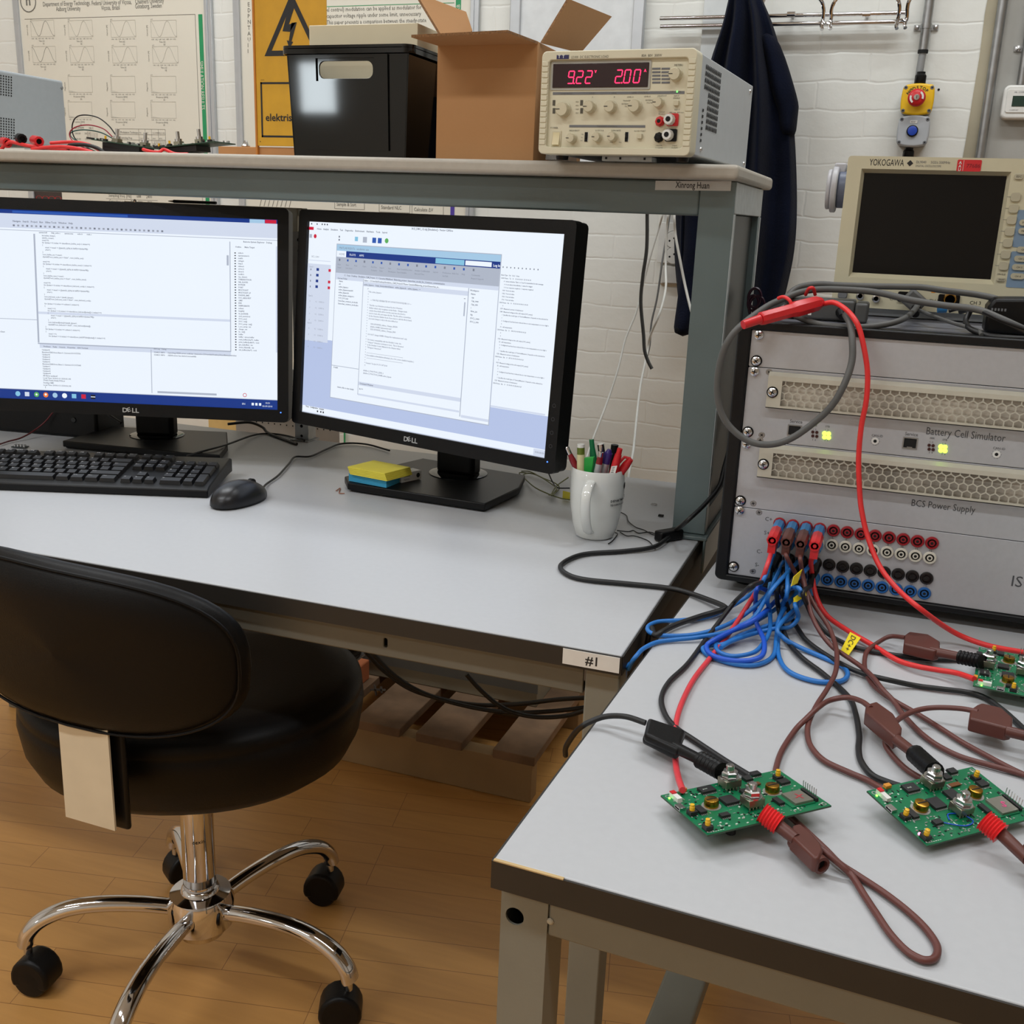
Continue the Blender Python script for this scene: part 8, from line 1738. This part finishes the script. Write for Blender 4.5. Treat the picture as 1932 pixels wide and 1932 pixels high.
shc('shelf_lead', [(0, 288, 1.52), (40, 288, 1.52), (90, 288, 1.52), (140, 290, 1.52), (190, 291, 1.52)], .0034, M_blackc, 'black lead along the shelf edge under the red ones', G4)
shc('shelf_lead', [(128, 282, 1.54), (130, 275, 1.54), (145, 273, 1.54), (165, 274, 1.54), (185, 280, 1.54), (198, 289, 1.54)], .0032, M_blackc, 'black lead looping at the right end of the pile', G4)
for (x, y, mt, nm, L_) in ((14, 270, M_red, 'red plug with visible socket at the far left on the shelf', .03), (42, 262, M_black, 'black plug lying on top of the lead pile on the shelf', .02), (74, 267, M_red, 'large red plug end in the middle of the lead pile on the shelf', .035)):
    p = at(x, y, 1, 1.54); e = empty('shelf_plug', p, 0, nm, 'plug', 'plugs on the shelf lead pile'); MB().m(mt).lathe([(.0065, -L_), (.0085, -L_*.8), (.0085, 0), (.005, .0004), (.0048, -.005)], 10, (0, 0, 0), (.85, -.5, -.1)).m(M_dark).lathe([(.0048, -.003), (0, -.003)], 10, (0, 0, 0), (.85, -.5, -.1)).build('plug_body', e, ang=40)
for pp, mt, lb_ in (([(218, 254, 1.6), (205, 237, 1.6), (185, 222, 1.6), (160, 217, 1.6), (143, 222, 1.6), (136, 240, 1.6), (142, 262, 1.6), (165, 278, 1.6), (185, 288, 1.58)], M_blackc, 'thin black wire arching highest above the shelf boards'),
                    ([(212, 258, 1.59), (195, 243, 1.59), (170, 236, 1.59), (148, 238, 1.59), (134, 246, 1.59), (132, 258, 1.59), (145, 272, 1.58), (170, 283, 1.58)], mat('wine_wire', (150, 34, 54), .5), 'thin wine red wire arching left of the shelf boards'),
                    ([(214, 262, 1.6), (190, 250, 1.6), (160, 245, 1.6), (138, 248, 1.6), (133, 256, 1.6), (150, 270, 1.59), (178, 285, 1.57)], mat('teal_wire', (40, 90, 84), .5), 'thin teal wire arching low left of the shelf boards')):
    shc('wire', pp, .0011, mt, lb_, 'thin wires arching over the shelf boards', 'wire')
def shelf_board(x0, y0, x1, y1, label, seed, dz):
    a = at(x0, y0, 1, 1.56); b = at(x1, y1, 1, 1.56); w_ = (b-a).length; o = empty('shelf_circuit_board', a, 0, label, 'circuit board', 'circuit boards on the shelf'); sl = math.atan2(b.z-a.z, b.x-a.x)
    T_ = Matrix.Rotation(-sl, 4, 'Y'); random.seed(seed)
    mb = MB().m(mat('dark_green_board', (34, 62, 44), .5)); mb.T = T_; mb.box(0, w_, 0, .06, 0, .0016).build('board', o)
    mb = MB(); mb.T = T_
    for k in range(60):
        mb.m(random.choice([M_chip, M_sold, M_chip, M_silk])); x, y = random.uniform(.002, w_-.004), random.uniform(.0, .055); mb.box(x, x+random.uniform(.001, .005), y, y+.003, .0016, .0016+random.uniform(.001, .004))
    mb.build('components', o, smooth=False)['kind'] = 'stuff'
    mb = MB().m(M_chip); mb.T = T_; mb.box(w_*.1, w_*.6, .01, .05, -a.z+ST+.001, -.0005); mb.build('base_block', o)
    for fx_ in (.3, .68):
        mb = MB().m(M_nick); mb.T = T_; mb.box(w_*fx_-.006, w_*fx_+.006, .004, .016, .0016, .008).m(M_steel).lathe([(.006, 0), (.006, .004), (.003, .0045), (.003, .016), (0, .0165)], 12, (w_*fx_, .010, .008)); mb.build('terminal', o)
    for fx_ in (.18, .9):
        mb = MB().m(M_chip); mb.T = T_; mb.box(w_*fx_-.003, w_*fx_+.003, .0, .006, .0016, .005).m(M_yb).lathe([(.0018, 0), (.0018, .005)], 10, (w_*fx_, .003, .005)); mb.build('push_button', o)
    mb = MB().m(M_chip); mb.T = T_; mb.box(-.012, .012, .002, .005, .001, .004).m(M_steel); [mb.box(-.011+.003*k, -.0104+.003*k, .003, .0036, .004, .013) for k in range(8)]; mb.build('pin_header', o)
shelf_board(172, 264, 312, 284, 'dark circuit board with terminals on the shelf, left of the two', 4, 0); shelf_board(300, 279, 405, 268, 'dark circuit board on the shelf next to the wooden strip, right of the two', 9, 0)
shc('shelf_lead', [(270, 282, 1.545), (285, 286, 1.54), (300, 287, 1.54), (310, 282, 1.55), (330, 290, 1.54), (355, 291, 1.54)], .0028, M_redc, 'short red lead under the circuit boards on the shelf', G4)
p = at(449, 268, 1, 1.83); tag(MB().m(M_steel).lathe([(.008, 0), (.009, .002), (.006, .005), (.003, .012), (0, .013)], 12, (p.x, p.y+.026, at(449, 277, 1, 1.845).z+.0005)).build('knob_nut', None), 'small brass-steel nut standing on the wooden strip', 'nut')
